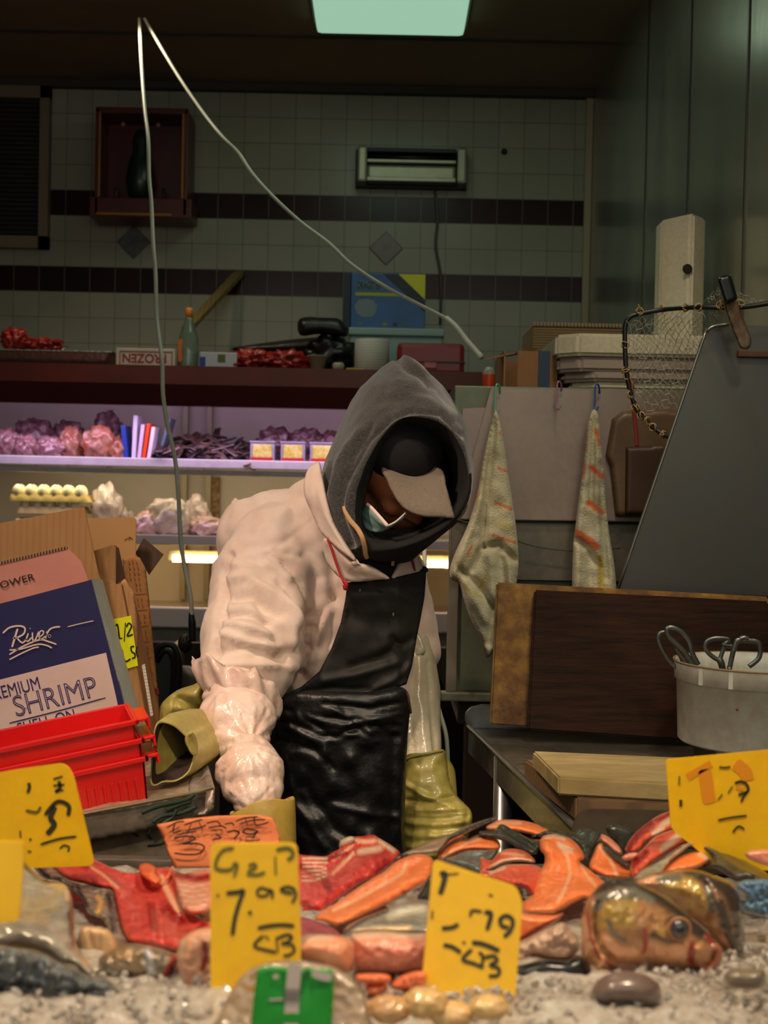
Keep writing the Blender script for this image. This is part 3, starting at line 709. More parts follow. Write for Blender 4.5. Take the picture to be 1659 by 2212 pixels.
for i, (px, z, lb) in enumerate(trays):
    cx, cy = egg_tray(px, 5.06, z, 5 if i else 6, lb)
    if i == 2: continue
    for jy, y in enumerate(cy[:2]):
        for jx, x in enumerate(cx):
            if i == 1 and jy: continue
            if proto is None:
                proto = lathe('egg', [(.0005, -.028)] + [(.0215 * math.sin(t) * (1 - .08 * math.cos(math.pi - t)), -.028 * math.cos(t)) for t in np.linspace(.2, 2.95, 12)] + [(.0005, .029)], (0, 0, 0), megg, None, 20)
                o = proto
            else:
                o = proto.copy(); COL.objects.link(o)
            o.location = (x, y, z + .012)
            tag(o, 'pale egg sitting in the %s egg tray of the stack' % ('topmost' if i == 0 else 'second'), 'egg', 'eggs in the %s tray' % ('topmost' if i == 0 else 'second'))
mlower = M('crate_dark', rgb(96, 66, 50), .6)
tag(box('carton', P(-20, 1100, 5.06).x, P(170, 1100, 5.06).x, 5.06, 5.25, Z2, zz - .092, mlower), 'dark carton under the egg trays on the second shelf', 'box')
mbag = M('clear_bag_film', rgb(238, 226, 220), .16, var=[(30, rgb(214, 180, 166), .6)], bump=[(26, .8, .012), (70, .5, .004)], trans=.45, coat=.5)
mbag2 = M('pink_filled_bag', rgb(222, 180, 172), .25, var=[(20, rgb(196, 110, 104), .7), (50, rgb(240, 226, 222), .7)], bump=[(26, .8, .012)], coat=.6)
bags = [(235, 5.15, .055, .11, mbag, 'peaked clear plastic bag right of the egg trays'), (272, 5.2, .04, .06, mbag, 'small clear plastic bag beside the peaked one'), (325, 5.12, .06, .05, mbag2, 'low pink filled bag left of the white cable on the second shelf'),
        (370, 5.12, .08, .085, mbag, 'large clear filled bag behind the hanging white cable'), (455, 5.13, .07, .045, mbag2, 'flat pink filled bag on the second shelf right of the cable'), (525, 5.15, .05, .085, mbag, 'clear bag standing behind the man shoulder'), (430, 5.2, .05, .09, mbag, 'knotted clear bag at the back of the second shelf')]
for i, (px, yy, rx, rz, mm, lb) in enumerate(bags):
    tag(blob('food_bag', onz(px, yy, Z2 + rz * .78), (rx, .05, rz * .9), mm, amp=.32, fr=2.2, seed=80 + i), lb, 'bag', 'filled plastic bags on the second shelf')
tag(box('printed_banner', P(462, 1060, 5.6).x - .02, P(462, 1060, 5.6).x + .02, 5.64, 5.655, P(462, 1120, 5.6).z, P(462, 1030, 5.6).z, M('banner_brown', rgb(112, 78, 40), .6, var=(60, rgb(190, 160, 110), .8))), 'brown strip of printed characters on the back liner', 'banner')
# clutter under the cabinet, left of the man
mhose = M('black_hose_rubber', rgb(22, 22, 20), .4)
tag(tube('hose', [P(330, 1425, 3.6), P(345, 1398, 3.6), P(372, 1394, 3.6), P(386, 1425, 3.6), P(384, 1490, 3.6), P(378, 1540, 3.6), P(372, 1700, 3.6), P(372, 2290, 3.6)], .009, mhose), 'outer looped black hose behind the cartons', 'hose')
tag(tube('hose', [P(338, 1430, 3.7), P(352, 1408, 3.7), P(366, 1408, 3.7), P(375, 1430, 3.7), P(373, 1490, 3.7), P(362, 1560, 3.7), P(360, 1700, 3.7), P(360, 2258, 3.7)], .009, mhose), 'inner looped black hose behind the cartons', 'hose')
tag(relief('plastic_tub', [(386, 1450), (400, 1438), (418, 1440), (470, 1450), (474, 1800), (474, 2195), (400, 2200), (388, 1560)], M('grey_tub', rgb(126, 116, 104), .5), Y=3.9, T=.08, R=30), 'rounded grey plastic tub standing under the cabinet', 'tub')
tag(prism('metal_panel', [P(325, 1436, 3.9), P(361, 1400, 3.9), P(370, 1404, 3.9), P(372, 2195, 3.9), P(325, 2195, 3.9)], (0, .25, 0), M('grey_green_metal', rgb(84, 92, 82), .35, .6)), 'grey-green metal bin with a slanting edge behind the cartons', 'bin')
pl = empty('plug_adapter', P(410, 1400, 3.45), 'black plug hanging at the end of the white cable', 'plug')
tube('plug_body', [P(413, 1322, 3.42), P(415, 1345, 3.42), P(416, 1385, 3.42)], [.006, .010, .009], M('black_plug', rgb(20, 20, 20), .4), pl)
blob('adapter', P(400, 1390, 3.45), (.018, .02, .024), M('black_adapter', rgb(24, 22, 20), .5), pl, amp=.15)
# ================================================================= RIGHT: STEEL CHEST, COOLERS, TOWELS
CY = 3.25; CX0 = P(970, 1300, CY).x
zc = P(1250, 838, CY).z; zcb = P(1000, 1493, CY).z
mgr = M('grey_green_sheet', rgb(118, 128, 104), .42, .35, var=[(5, rgb(90, 98, 78), .6), (40, rgb(104, 92, 70), .3)])
mpol = M('polished_side', rgb(214, 204, 190), .07, .95, bump=(6, .12, .01))
ch = empty('steel_chest', (.5, 3.7, 0), 'tall grey-green steel chest with a polished left side behind the towels', 'cabinet')
bm = bmesh.new(); bm_box(bm, CX0 + .002, RIGHT - .006, CY, 4.5, zcb, zc, None, .004); link('chest_body', bm_mesh(bm), mgr, ch)
prism('side_panel', [(CX0 - .003, CY + .004, zcb), (.118, 4.86, zcb), (.118, 4.86, zc - .20), (CX0 - .003, CY + .004, zc - .20)], (.003, 0, 0), mpol, ch, 0)
box('corner_post', CX0 - .004, CX0 + .022, CY - .012, CY, zcb, zc - .28, M('pale_post', rgb(132, 124, 108), .5, .3), ch, .003)
box('bottom_rail', CX0 - .016, RIGHT - .006, CY - .022, CY + .01, zcb - .022, zcb, M('pale_rail', rgb(140, 138, 116), .5, .3, var=(30, rgb(90, 60, 30), .5)), ch, .004)
mbase = M('dirty_concrete', rgb(98, 84, 66), .8, var=(16, rgb(46, 36, 28), .8), bump=(30, .6, .01))
box('plinth', CX0 + .03, RIGHT - .006, CY + .05, 4.4, zcb - .09, zcb - .022, mbase, ch, .004)
for x in (CX0 + .08, .7): box('leg', x, x + .10, CY + .5, CY + .6, 0, zcb - .09, M('leg_dark_%d' % int(x * 10), rgb(46, 32, 24), .6), ch)
tag(box('back_board', LEFT + .4, RIGHT - .01, 4.75, 4.8, 0, .98, M('dark_brown_board', rgb(44, 32, 24), .7, var=(5, rgb(24, 18, 14), .8))), 'dark brown board closing the space under the chest', 'board')
mpk = M('pinkish_grey_sheet', rgb(164, 144, 130), .36, .4, var=[(3.5, rgb(138, 122, 108), .6), (70, rgb(168, 154, 140), .35)], bump=(5, .05, .01))
mpk2 = M('mid_grey_sheet', rgb(120, 112, 96), .38, .5, var=[(4, rgb(96, 92, 78), .6), (50, rgb(150, 140, 120), .3)])
pprism('lid_panel', [(1061, 838), (1640, 850), (1640, 1130), (985, 1122)], CY - .045, .022, mpk, ch, .002)
pprism('wing_panel', [(1000, 882), (1052, 880), (985, 1122), (972, 1122)], CY - .03, .012, M('light_pink_sheet', rgb(158, 138, 128), .35, .5), ch, .001)
pprism('front_strip', [(972, 1128), (1640, 1138), (1640, 1262), (1100, 1252), (1100, 1252), (976, 1240)], CY - .03, .026, mpk2, ch, .003)
tag(tube('wire', [P(975, 1120, CY - .06), P(1050, 1140, CY - .07), P(1140, 1176, CY - .07), P(1240, 1190, CY - .07), P(1340, 1184, CY - .06)], .0015, M('wire_dark', rgb(40, 40, 34), .4)), 'thin dark wire sagging across the chest front', 'wire')
mrefl = M('reflection_brown', rgb(112, 86, 60), .4, var=(8, rgb(74, 56, 38), .6))  # foam box reflected in the sheet, modelled as brown low relief
bt = empty('box_reflection', P(1380, 1110, CY - .1), 'flat brown shape drawn as a foam box reflection on the chest under the landing net', 'tray')
relief('tray_rim', [(1322, 905), (1345, 888), (1440, 882), (1470, 890), (1470, 1118), (1330, 1116), (1318, 1010), (1308, 985)], mrefl, bt, Y=CY - .052, T=.016, R=14, smooth=False)  # outline of the box reflection, not a real tray rim
relief('inner_panel', [(1352, 966), (1440, 960), (1452, 1112), (1350, 1112)], M('reflection_dark_brown', rgb(74, 52, 34), .45), bt, Y=CY - .072, T=.008, R=8, smooth=False)  # darker core of the box reflection, not a real panel
tag(tube('red_strap', [P(1365, 820, 2.98), P(1368, 880, 2.98), P(1374, 930, 2.98), P(1376, 965, 2.98)], .0045, M('red_strap_cloth', rgb(130, 34, 34), .5), flat=.3), 'faded red strap hanging from the landing net', 'strap')
# hooks and towels
def hook(px, py, col, label, py2):
    e = tag(tube('wire_hook', [P(px + 5, py + 14, CY - .052), P(px + 4, py, CY - .06), P(px, py - 6, CY - .066), P(px - 4, py, CY - .07), P(px - 5, (py + py2) / 2, CY - .072), P(px - 6, py2 - 6, CY - .074), P(px - 2, py2, CY - .08), P(px + 3, py2 - 8, CY - .08)], .0022, M('hook_%d' % px, rgb(*col), .3, .2)), label, 'hook')
    return e
hook(1075, 836, (110, 190, 150), 'green wire hook holding the left towel', 892)
hook(1208, 830, (170, 120, 150), 'empty pink wire hook between the two towels', 884)
hook(1290, 836, (50, 90, 170), 'blue wire hook holding the right towel', 886)
mtow = M('terry_towel', rgb(206, 200, 170), .9, var=[(9, rgb(178, 168, 120), .7), (60, rgb(150, 140, 110), .25)], bump=[(260, .9, .003), (40, .5, .004)], marks=[('orange', rgb(206, 96, 30)), ('yellow', rgb(196, 170, 60))], sheen=.3)
TY = CY - .10
def fold(x0, x1, amp, wob=0):
    def f(X, Y_, d): return 0
    return f
tw = relief('towel', [(1070, 888), (1077, 900), (1086, 940), (1096, 1010), (1108, 1090), (1116, 1150), (1120, 1220), (1112, 1290), (1108, 1372), (1092, 1396), (1070, 1404), (1052, 1422), (1046, 1406), (1036, 1376), (1014, 1332), (1000, 1290), (992, 1262), (974, 1250), (972, 1228), (985, 1190), (1012, 1130), (1032, 1060), (1044, 990), (1060, 920)],
    mtow, Y=TY, T=.020, R=16, step=4.5,
    marks={'orange': [([(1080, 934), (1088, 940)], 3), ([(1076, 1010), (1098, 1020)], 2.6), ([(1070, 1086), (1112, 1102)], 3), ([(1064, 1156), (1112, 1172)], 3), ([(1035, 1062), (1028, 1080)], 2.5), ([(1020, 1180), (1010, 1200)], 2.5)], 'yellow': [([(1068, 1128), (1112, 1144)], 2), ([(1052, 1240), (1036, 1272)], 3), ([(1000, 1270), (1040, 1290)], 2)]},
    dents=[([(1068, 900), (1060, 990), (1048, 1090), (1044, 1180), (1020, 1230)], 7, .022), ([(1048, 1182), (1080, 1176), (1114, 1210)], 7, .020), ([(1084, 900), (1092, 1000), (1112, 1100)], 8, -.006), ([(1030, 1080), (1000, 1180), (984, 1230)], 14, -.012),
           ([(996, 1232), (1030, 1262), (1066, 1310)], 7, .016), ([(1066, 1310), (1056, 1390)], 6, .02), ([(1080, 1190), (1088, 1260), (1084, 1370)], 8, .014), ([(1060, 1200), (1062, 1290)], 10, -.01), ([(1010, 1260), (1048, 1340)], 12, -.012), ([(1100, 1220), (1100, 1300), (1094, 1390)], 8, -.010)], nz=(.006, 26))
tag(tw, 'cream towel with orange stripes hanging from the green hook', 'towel', 'towels hanging on the chest')
tw = relief('towel', [(1283, 884), (1292, 896), (1298, 950), (1304, 1010), (1308, 1080), (1316, 1150), (1328, 1230), (1330, 1300), (1300, 1310), (1240, 1306), (1236, 1260), (1238, 1180), (1240, 1160), (1250, 1080), (1262, 990), (1268, 930), (1276, 894)],
    mtow, Y=TY, T=.018, R=14, step=4.5, marks={'orange': [([(1262, 1000), (1258, 1030)], 5), ([(1278, 1010), (1302, 1030)], 7), ([(1272, 1086), (1300, 1106)], 7), ([(1266, 930), (1264, 975)], 4), ([(1246, 1150), (1288, 1180)], 9), ([(1288, 930), (1296, 960)], 5)], 'yellow': [([(1296, 1200), (1300, 1280)], 6)]},
    dents=[([(1283, 892), (1281, 980), (1276, 1090)], 5, .015), ([(1300, 1000), (1302, 1120), (1310, 1250)], 6, .018), ([(1240, 1164), (1268, 1184), (1296, 1226), (1300, 1270)], 7, .018), ([(1272, 1200), (1280, 1300)], 10, .010), ([(1290, 950), (1292, 1200)], 8, -.007), ([(1252, 1100), (1246, 1290)], 8, -.008)], nz=(.005, 26))
tag(tw, 'beige towel with faded orange checks hanging from the blue hook', 'towel', 'towels hanging on the chest')
# things on the chest
mfoam = M('expanded_foam', rgb(206, 196, 168), .75, var=[(9, rgb(176, 164, 138), .6), (90, rgb(222, 214, 190), .5)], bump=(140, .4, .002)); mfoamp = M('pinkish_foam', rgb(168, 150, 138), .75, var=(7, rgb(138, 122, 108), .6), bump=(140, .4, .002))
cl = empty('foam_cooler', P(1360, 800, CY + .12), 'upper white foam cooler with lid on the steel chest', 'cooler', 'foam coolers on the chest')
ZC = zc + .001
def cooler_body(e, px0, px1, pyt, pyb, Y, dep, mat, ch=.03):
    x0_, x1_ = P(px0, pyb, Y).x, P(px1, pyb, Y).x; z1_ = P(px0, pyt, Y).z; z0_ = P(px0, pyb, Y).z
    prism('cooler_body', [(x0_ + ch, Y, z0_), (x1_, Y, z0_), (x1_, Y + dep, z0_), (x0_ + ch, Y + dep, z0_)], (0, 0, z1_ - z0_), mat, e, .006)
    return x0_, x1_, z0_, z1_
Yk = CY + .06
zq = [P(1300, y, Yk).z for y in (838, 812, 772, 762, 720)]
xL = P(1205, 760, Yk).x; xR = RIGHT - .012
def lidshape(z0_, z1_, e, mat, nm, xl, ch=.05, yo=0):
    Y = Yk + yo
    prism(nm, [(xl, Y + ch, z0_), (xl + ch, Y, z0_), (xR, Y, z0_), (xR, Y + .34, z0_), (xl, Y + .34, z0_)], (0, 0, z1_ - z0_), mat, e, .008)
lidshape(zq[2] + .004, zq[4], cl, mfoam, 'lid', xL)
lidshape(zq[1] + .012, zq[2] + .003, cl, mfoamp, 'cooler_body', xL + .008, .05, .01)
c2 = empty('foam_cooler', P(1360, 830, CY + .12), 'lower white foam cooler, bottom of the two stacked on the chest', 'cooler', 'foam coolers on the chest')
lidshape(ZC + .022, zq[1] + .011, c2, mfoamp, 'lid', xL + .022, .07, .004)
lidshape(ZC, ZC + .021, c2, mfoam, 'cooler_body', xL + .040, .06, .012)
# vertical foam block
fb = empty('foam_block', P(1472, 690, 3.55), 'tall upright foam block standing behind the landing net', 'foam block')
a = P(1428, 700, 3.5); b_ = P(1525, 472, 3.5)
prism('block', [(a.x, 3.53, zq[4] - .02), (a.x + .055, 3.44, zq[4] - .02), (b_.x - .045, 3.44, zq[4] - .02), (b_.x, 3.50, zq[4] - .02), (b_.x, 3.60, zq[4] - .02), (a.x, 3.60, zq[4] - .02)], (0, 0, b_.z - zq[4] + .02), mfoam, fb, .006)
bm = bmesh.new(); c = P(1485, 581, 3.436); bm_lathe(bm, [(.001, .003), (.010, .002), (.013, 0)], c, 14, Matrix.Rotation(math.radians(90), 3, 'X')); link('hole', bm_mesh(bm), M('hole_dark', rgb(28, 22, 16), .9), fb)
# straw-coloured crate of stacked trays behind
mst = M('straw_trays', rgb(138, 116, 78), .8, wave=(42, .6, rgb(70, 58, 38), 'Z', .8), bump=(40, .4, .004))
e = empty('stacked_trays', P(1250, 760, 3.85), 'stack of thin straw-coloured trays behind the foam coolers', 'trays')
a = P(1150, 760, 3.8); b_ = P(1345, 700, 3.8)
box('tray_stack', a.x, b_.x, 3.8, 4.1, ZC, b_.z - .012, mst, e, .004)
bm = bmesh.new(); n = 26
for k in range(n):
    x = a.x + (b_.x - a.x) * k / n; bm_box(bm, x, x + (b_.x - a.x) / n * .8, 3.795, 4.1, b_.z - .012, b_.z, None, .002, 1)
link('corrugated_rim', bm_mesh(bm), M('straw_rim', rgb(160, 142, 104), .8), e)
# brown cartons
mcard = M('cardboard', rgb(150, 106, 66), .8, var=(6, rgb(120, 82, 48), .5), wave=(38, .4, rgb(128, 90, 54), 'X', .35))
a = P(1085, 838, 3.45); b_ = P(1205, 762, 3.45)
e = empty('cardboard_box', (a.x + .07, 3.55, ZC), 'open brown cardboard box with a dark blue stripe on the chest', 'box')
bm = bmesh.new(); zt2 = b_.z
bm_box(bm, a.x, a.x + .004, 3.42, 3.7, ZC, zt2); bm_box(bm, a.x + .035, b_.x, 3.42, 3.425, ZC, zt2); bm_box(bm, b_.x - .004, b_.x, 3.42, 3.7, ZC, zt2); bm_box(bm, a.x, b_.x, 3.69, 3.70, ZC, zt2)
link('carton_walls', bm_mesh(bm), mcard, e)
prism('flap', [P(1050, 778, 3.42), P(1112, 764, 3.42), P(1165, 754, 3.6), P(1110, 768, 3.6)], (0, 0, .004), mcard, e, 0)
box('blue_stripe', P(1163, 800, 3.415).x, P(1188, 800, 3.415).x, 3.414, 3.419, ZC + .002, zt2, M('blue_tape', rgb(14, 44, 70), .4), e, 0)
# orange bottle by the canopy
c = Vector((P(1056, 850, 3.9).x, 3.9, P(1056, 868, 3.9).z))
e = empty('spray_bottle', c, 'white bottle with an orange label beside the canopy end', 'bottle')
lathe('bottle_body', [(.001, 0), (.016, .001), (.018, .01), (.018, .085), (.010, .1), (.001, .1)], c, M('bottle_white', rgb(160, 160, 140), .4), e, 20)
lathe('orange_label', [(.0186, .02), (.0190, .021), (.0190, .078), (.0186, .079)], c, M('orange_label', rgb(206, 66, 14), .4), e, 20, None, False)
box('shelf_bracket', c.x - .03, c.x + .05, 3.86, 4.0, c.z - .015, c.z - .001, mgr, ch, .002)
# ---- steel guard sheet leaning at the right
msg = M('guard_steel', rgb(104, 104, 98), .42, .75, var=[(1.2, rgb(88, 88, 92), .5), (7, rgb(112, 100, 82), .3)], bump=(3, .04, .01), marks=[])
GY = 2.86
gs = pprism('steel_guard', [(1333, 1278), (1518, 735), (1527, 716), (1540, 706), (1560, 700), (1700, 706), (1700, 1290)], GY, .006, msg, None, .002)
tag(gs, 'slanted grey steel sheet standing upright behind the wooden boards', 'metal sheet')
tube('edge_bead', [P(1333, 1278, GY - .001), P(1425, 1008, GY - .001), P(1518, 735, GY - .001), P(1527, 716, GY - .001), P(1542, 705, GY - .001), P(1575, 700, GY - .001)], .0032, M('bright_edge', rgb(150, 148, 138), .3, .8), gs, smooth=3)
for (x, y, nm) in ((1617, 766, 0),): pass
# ---- landing net
ln = empty('landing_net', P(1480, 760, 2.9), 'landing net with a black rim bound in straw twine and a mesh bag', 'net')
rim = [(1700, 648), (1617, 662), (1560, 664), (1500, 664), (1440, 668), (1390, 676), (1362, 684), (1351, 702), (1350, 740), (1352, 790), (1360, 840), (1374, 880), (1392, 905), (1420, 930), (1444, 944), (1470, 952)]
RY = 2.93
def rimY(x): return 2.80 if x > 1530 else 2.80 + .11 * min(1, (1530 - x) / 100)
rim3 = catmull([P(x, y, rimY(x)) for x, y in rim], 6)
bm = bmesh.new(); bm_tube(bm, rim3, .0052, 10); link('rim', bm_mesh(bm), M('black_rim', rgb(22, 22, 24), .4), ln, True)
mtw = M('straw_twine', rgb(170, 140, 88), .8)
rs = random.Random(3)
for (x, y) in ((1382, 672), (1430, 666), (1480, 664), (1508, 663), (1556, 658), (1575, 656), (1600, 655), (1350, 745), (1352, 800), (1356, 812), (1362, 852), (1372, 880), (1384, 897), (1398, 908), (1410, 922), (1432, 938), (1560, 662)):
    c = P(x, y, rimY(x) - .001); bm = bmesh.new()
    for k in range(3):
        ax = Euler((rs.uniform(0, 3), rs.uniform(0, 3), rs.uniform(0, 3))).to_matrix()
        pts = [c + ax @ Vector((.0078 * math.cos(t), .0078 * math.sin(t), .002 * t - .006)) for t in np.linspace(0, 6.5, 12)]
        bm_tube(bm, pts, .0012, 5)
    e2 = c + Vector((rs.uniform(-.008, .008), -.003, rs.uniform(.002, .014)))
    bm_tube(bm, [c, c.lerp(e2, .5) + Vector((.002, 0, 0)), e2], .001, 4)
    link('twine_knot', bm_mesh(bm), mtw, ln, True)
def net(name, poly, Y0, cell, seed, r=.0006, sag=.05, mat=None):
    rs = random.Random(seed); xs = [p[0] for p in poly]; ys = [p[1] for p in poly]
    nx = int((max(xs) - min(xs)) / cell) + 2; ny = int((max(ys) - min(ys)) / cell) + 2; bm = bmesh.new(); V = {}
    for j in range(ny):
        for i in range(nx):
            x = min(xs) + (i + (.5 if j % 2 else 0)) * cell + rs.uniform(-.22, .22) * cell + 5 * math.sin(j * .7 + seed)
            y = min(ys) + j * cell * .8 + rs.uniform(-.2, .2) * cell + 5 * math.sin(i * .45 + seed)
            if inside(np.array([x]), np.array([y]), poly)[0]:
                V[i, j] = P(x, y, Y0 + sag * math.sin((x - min(xs)) / 60) * .3 + rs.uniform(-.004, .004))
    for (i, j), p in V.items():
        nb = [(i + (1 if j % 2 else 0), j + 1), (i - (0 if j % 2 else 1), j + 1)]
        if (j + i) % 3 == 0: nb.append((i + 1, j))
        for q in nb:
            if q in V: bm_tube(bm, [p, V[q]], r, 3)
    return link(name, bm_mesh(bm), mat, ln)
mnet = M('net_cord', rgb(150, 150, 132), .6); mnetd = M('net_cord_dark', rgb(96, 92, 74), .7)
poly = [(1352, 684), (1440, 672), (1530, 666), (1522, 720), (1500, 790), (1470, 870), (1444, 938), (1400, 905), (1366, 855), (1354, 780)]
net('net_mesh', poly, 2.90, 13, 1, .0006, .05, mnet)
net('net_mesh', [(1356, 690), (1520, 676), (1516, 735), (1480, 830), (1440, 930), (1380, 870), (1358, 800)], 3.00, 12, 2, .0004, .05, mnetd)
net('net_mesh', [(1512, 664), (1530, 636), (1553, 612), (1560, 640), (1566, 662)], 2.82, 9, 5, .0006, .02, mnet)
net('net_mesh', [(1590, 628), (1620, 640), (1660, 646), (1660, 662), (1585, 662)], 2.82, 8, 6, .0006, .02, mnet)
net('net_mesh', [(1530, 670), (1570, 672), (1545, 700), (1520, 716)], 2.80, 8, 7, .0006, .01, mnetd)
# knife / scraper with black handle hooked over the guard
kn = empty('scraper', P(1590, 750, 2.80), 'scraper with a black handle and rusty blade hooked over the steel sheet', 'tool')
relief('handle', [(1551, 606), (1556, 597), (1575, 593), (1580, 597), (1592, 640), (1590, 648), (1572, 656), (1565, 652), (1556, 625)], M('black_handle', rgb(14, 20, 22), .3), kn, Y=2.775, T=.010, R=8, step=3.5)
relief('blade', [(1566, 652), (1590, 646), (1602, 680), (1622, 730), (1618, 752), (1600, 752), (1592, 735), (1578, 700)], M('rusty_blade', rgb(120, 104, 82), .5, .4, var=(26, rgb(80, 46, 28), .8)), kn, Y=2.79, T=.003, R=5, step=4)
tag(box('rusty_bracket', P(1596, 790, 2.84).x, P(1680, 790, 2.84).x, 2.845, 2.858, P(1600, 770, 2.84).z, P(1600, 756, 2.84).z, M('rust', rgb(96, 64, 44), .7, var=(20, rgb(60, 44, 36), .7))), 'rusty strip across the top of the steel sheet', 'bracket')
# ================================================================= STEEL TABLE
TZ = 1.03
mtab = M('wet_steel_table', rgb(112, 104, 92), .30, .45, var=[(9, rgb(64, 58, 50), .7), (60, rgb(150, 146, 136), .25)], bump=[(22, .3, .004), (90, .2, .002)], coat=.4)
mtabe = M('steel_edge', rgb(140, 142, 140), .3, .85, var=(14, rgb(96, 96, 90), .5))
tbt = empty('steel_table', PZ(1300, 1600, 0.0) if False else (.55, 2.4, 0), 'stainless steel work table at the right with a raised rounded rim', 'table')
A_ = PZ(1012, 1573, TZ); B_ = PZ(1240, 1792, TZ)
XB = A_.x + (B_.x - A_.x) / (B_.y - A_.y) * (1.97 - A_.y)
prism('table_top', [(A_.x, A_.y, TZ), (RIGHT - .008, A_.y, TZ), (RIGHT - .008, 1.97, TZ), (XB, 1.97, TZ)], (0, 0, -.004), mtab, tbt, 0)
dv = (B_ - A_).normalized()
pts = [A_ + Vector((0, .0, .003)), A_.lerp(B_, .5) + Vector((0, 0, .003)), Vector((XB, 1.97, TZ + .003))]
tube('rolled_rim', pts, .0055, mtabe, tbt, smooth=2)
prism('side_apron', [A_ + Vector((0, 0, .002)), Vector((XB, 1.97, TZ + .002)), Vector((XB, 1.97, TZ - .052)), A_ + Vector((0, 0, -.052))], (.003, 0, 0), mtab, tbt, 0)
prism('back_splash', [P(1010, 1573, A_.y), P(1004, 1556, A_.y), P(1006, 1540, A_.y), P(1018, 1528, A_.y), P(1040, 1522, A_.y), P(1655, 1535, A_.y), P(1655, 1590, A_.y)], (0, .012, 0), mtabe, tbt, .002)
for (x, y) in ((A_.x + .052, 2.62), (.75, 2.62), (.34, 2.03)):
    tube('leg', [(x, y, .0), (x, y, TZ - .004)], .019, mtabe, tbt, smooth=0, seg=16)
# leaning boards
mpoly = M('stained_cutting_board', rgb(176, 130, 52), .6, var=[(11, rgb(52, 24, 10), 1.0), (30, rgb(96, 54, 20), .7), (70, rgb(96, 60, 26), .4)], bump=(60, .4, .003))
mdw = M('dark_wood_board', rgb(46, 23, 9), .6, spec=.2, stretch=(1, 1, 13), var=[(3.2, rgb(14, 8, 4), .95), (9, rgb(70, 38, 16), .5)], bump=(50, .3, .002))
def leaning(name, px, yb, yt, th, mat, label):
    """px: bottom-left, top-left, top-right, bottom-right; leans back from yb to yt"""
    q = [P(px[0][0], px[0][1], yb), P(px[1][0], px[1][1], yt), P(px[2][0], px[2][1], yt), P(px[3][0], px[3][1], yb)]
    o = prism(name, q, (0, th, 0), mat, None, .004); return tag(o, label, 'cutting board')
leaning('cutting_board', ((1058, 1566), (1073, 1259), (1662, 1290), (1662, 1606)), 2.765, 2.80, .018, mpoly, 'ochre stained cutting board leaning upright at the back of the table')
leaning('cutting_board', ((1139, 1577), (1155, 1275), (1662, 1300), (1662, 1612)), 2.735, 2.778, .016, mdw, 'dark brown wooden board leaning in front of the ochre stained board')
# boards lying flat
mwblk = M('wood_block', rgb(110, 84, 56), .6, wave=(22, 2, rgb(70, 52, 34), 'Y', .5), bump=(50, .3, .003))
mivory = M('worn_ivory_board', rgb(150, 130, 84), .5, stretch=(.35, 1.6, 1), var=[(14, rgb(190, 172, 126), .65), (40, rgb(130, 110, 70), .5)], bump=(60, .2, .002))
zb1 = TZ + .040; zb2 = zb1 + .030
o = zprism('chopping_block', [(1133, 1640), (1560, 1655), (1640, 1745), (1245, 1722)], zb1, .038, mwblk); tag(o, 'thick brown wooden chopping block lying on the steel table', 'cutting board')
o = zprism('cutting_board', [(1151, 1622), (1560, 1640), (1640, 1702), (1206, 1678)], zb2, .029, mivory); tag(o, 'worn ivory cutting board lying on the wooden chopping block', 'cutting board')
# bucket with tongs
bc = Vector((P(1618, 1500, 2.62).x, 2.56, TZ + .046)); br = bc.x - P(1462, 1480, 2.56).x
bz = P(1500, 1436, 2.50).z - bc.z
tag(box('steel_block', bc.x - .10, bc.x + .12, 2.47, 2.66, TZ, TZ + .045, mtabe), 'low steel block under the white bucket', 'block')
mbk = M('grey_white_plastic', rgb(206, 208, 196), .45, var=[(6, rgb(158, 156, 142), .5), (28, rgb(130, 104, 64), .30)])
bk = empty('plastic_bucket', bc, 'dirty white plastic bucket holding tongs on the steel table', 'bucket')
lathe('bucket_wall', [(.001, 0), (br * .93, 0), (br * .955, .004), (br * .985, bz - .035), (br * 1.01, bz - .034), (br * 1.02, bz - .004), (br * 1.03, bz), (br * .985, bz), (br * .965, bz - .03), (br * .91, .008), (.001, .008)], bc, mbk, bk, 64)
lathe('dirty_rim', [(br * 1.012, bz - .0015), (br * 1.034, bz - .0015), (br * 1.034, bz + .0015), (br * 1.012, bz + .0015), (br * 1.011, bz)], bc, M('rim_dirt', rgb(150, 124, 84), .6), bk, 64, None, False)
for t in (-2.55, -2.15, -1.7, -1.2):
    bm = bmesh.new(); bm_box(bm, -.0015, .0015, -.004, .004, -.016, .016, Matrix.Translation(bc + Vector((math.cos(t) * br * 1.015, math.sin(t) * br * 1.015, bz - .018))) @ Matrix.Rotation(t, 4, 'Z'))
    link('rim_rib', bm_mesh(bm), mbk, bk)
tube('red_spot', [P(1591, 1531, 2.425), P(1593, 1534, 2.425)], .002, M('red_stain', rgb(150, 20, 20), .4), bk, smooth=0)
mton = M('dull_tool_steel', rgb(120, 122, 118), .35, .85, var=(30, rgb(70, 70, 68), .6))
def tongs(name, loops, label):
    e = empty(name, P(loops[0][0][0], loops[0][0][1] + 60, 2.56), label, 'kitchen tool', 'steel tools in the bucket')
    for (pts, yy, r, cl_) in loops: tube('handle_loop', [P(x, y, yy) for x, y in pts], r, mton, e, smooth=6, closed=cl_, flat=.6)
    return e
e = empty('poultry_shears', P(1480, 1440, 2.55), 'poultry shears with long loop handles leaning left in the bucket', 'scissors')
tube('handle_loop', [P(x, y, 2.56) for x, y in ((1460, 1442), (1444, 1425), (1428, 1398), (1422, 1378), (1428, 1367), (1440, 1368), (1452, 1382), (1464, 1405), (1476, 1430))], .0042, mton, e, flat=.6)
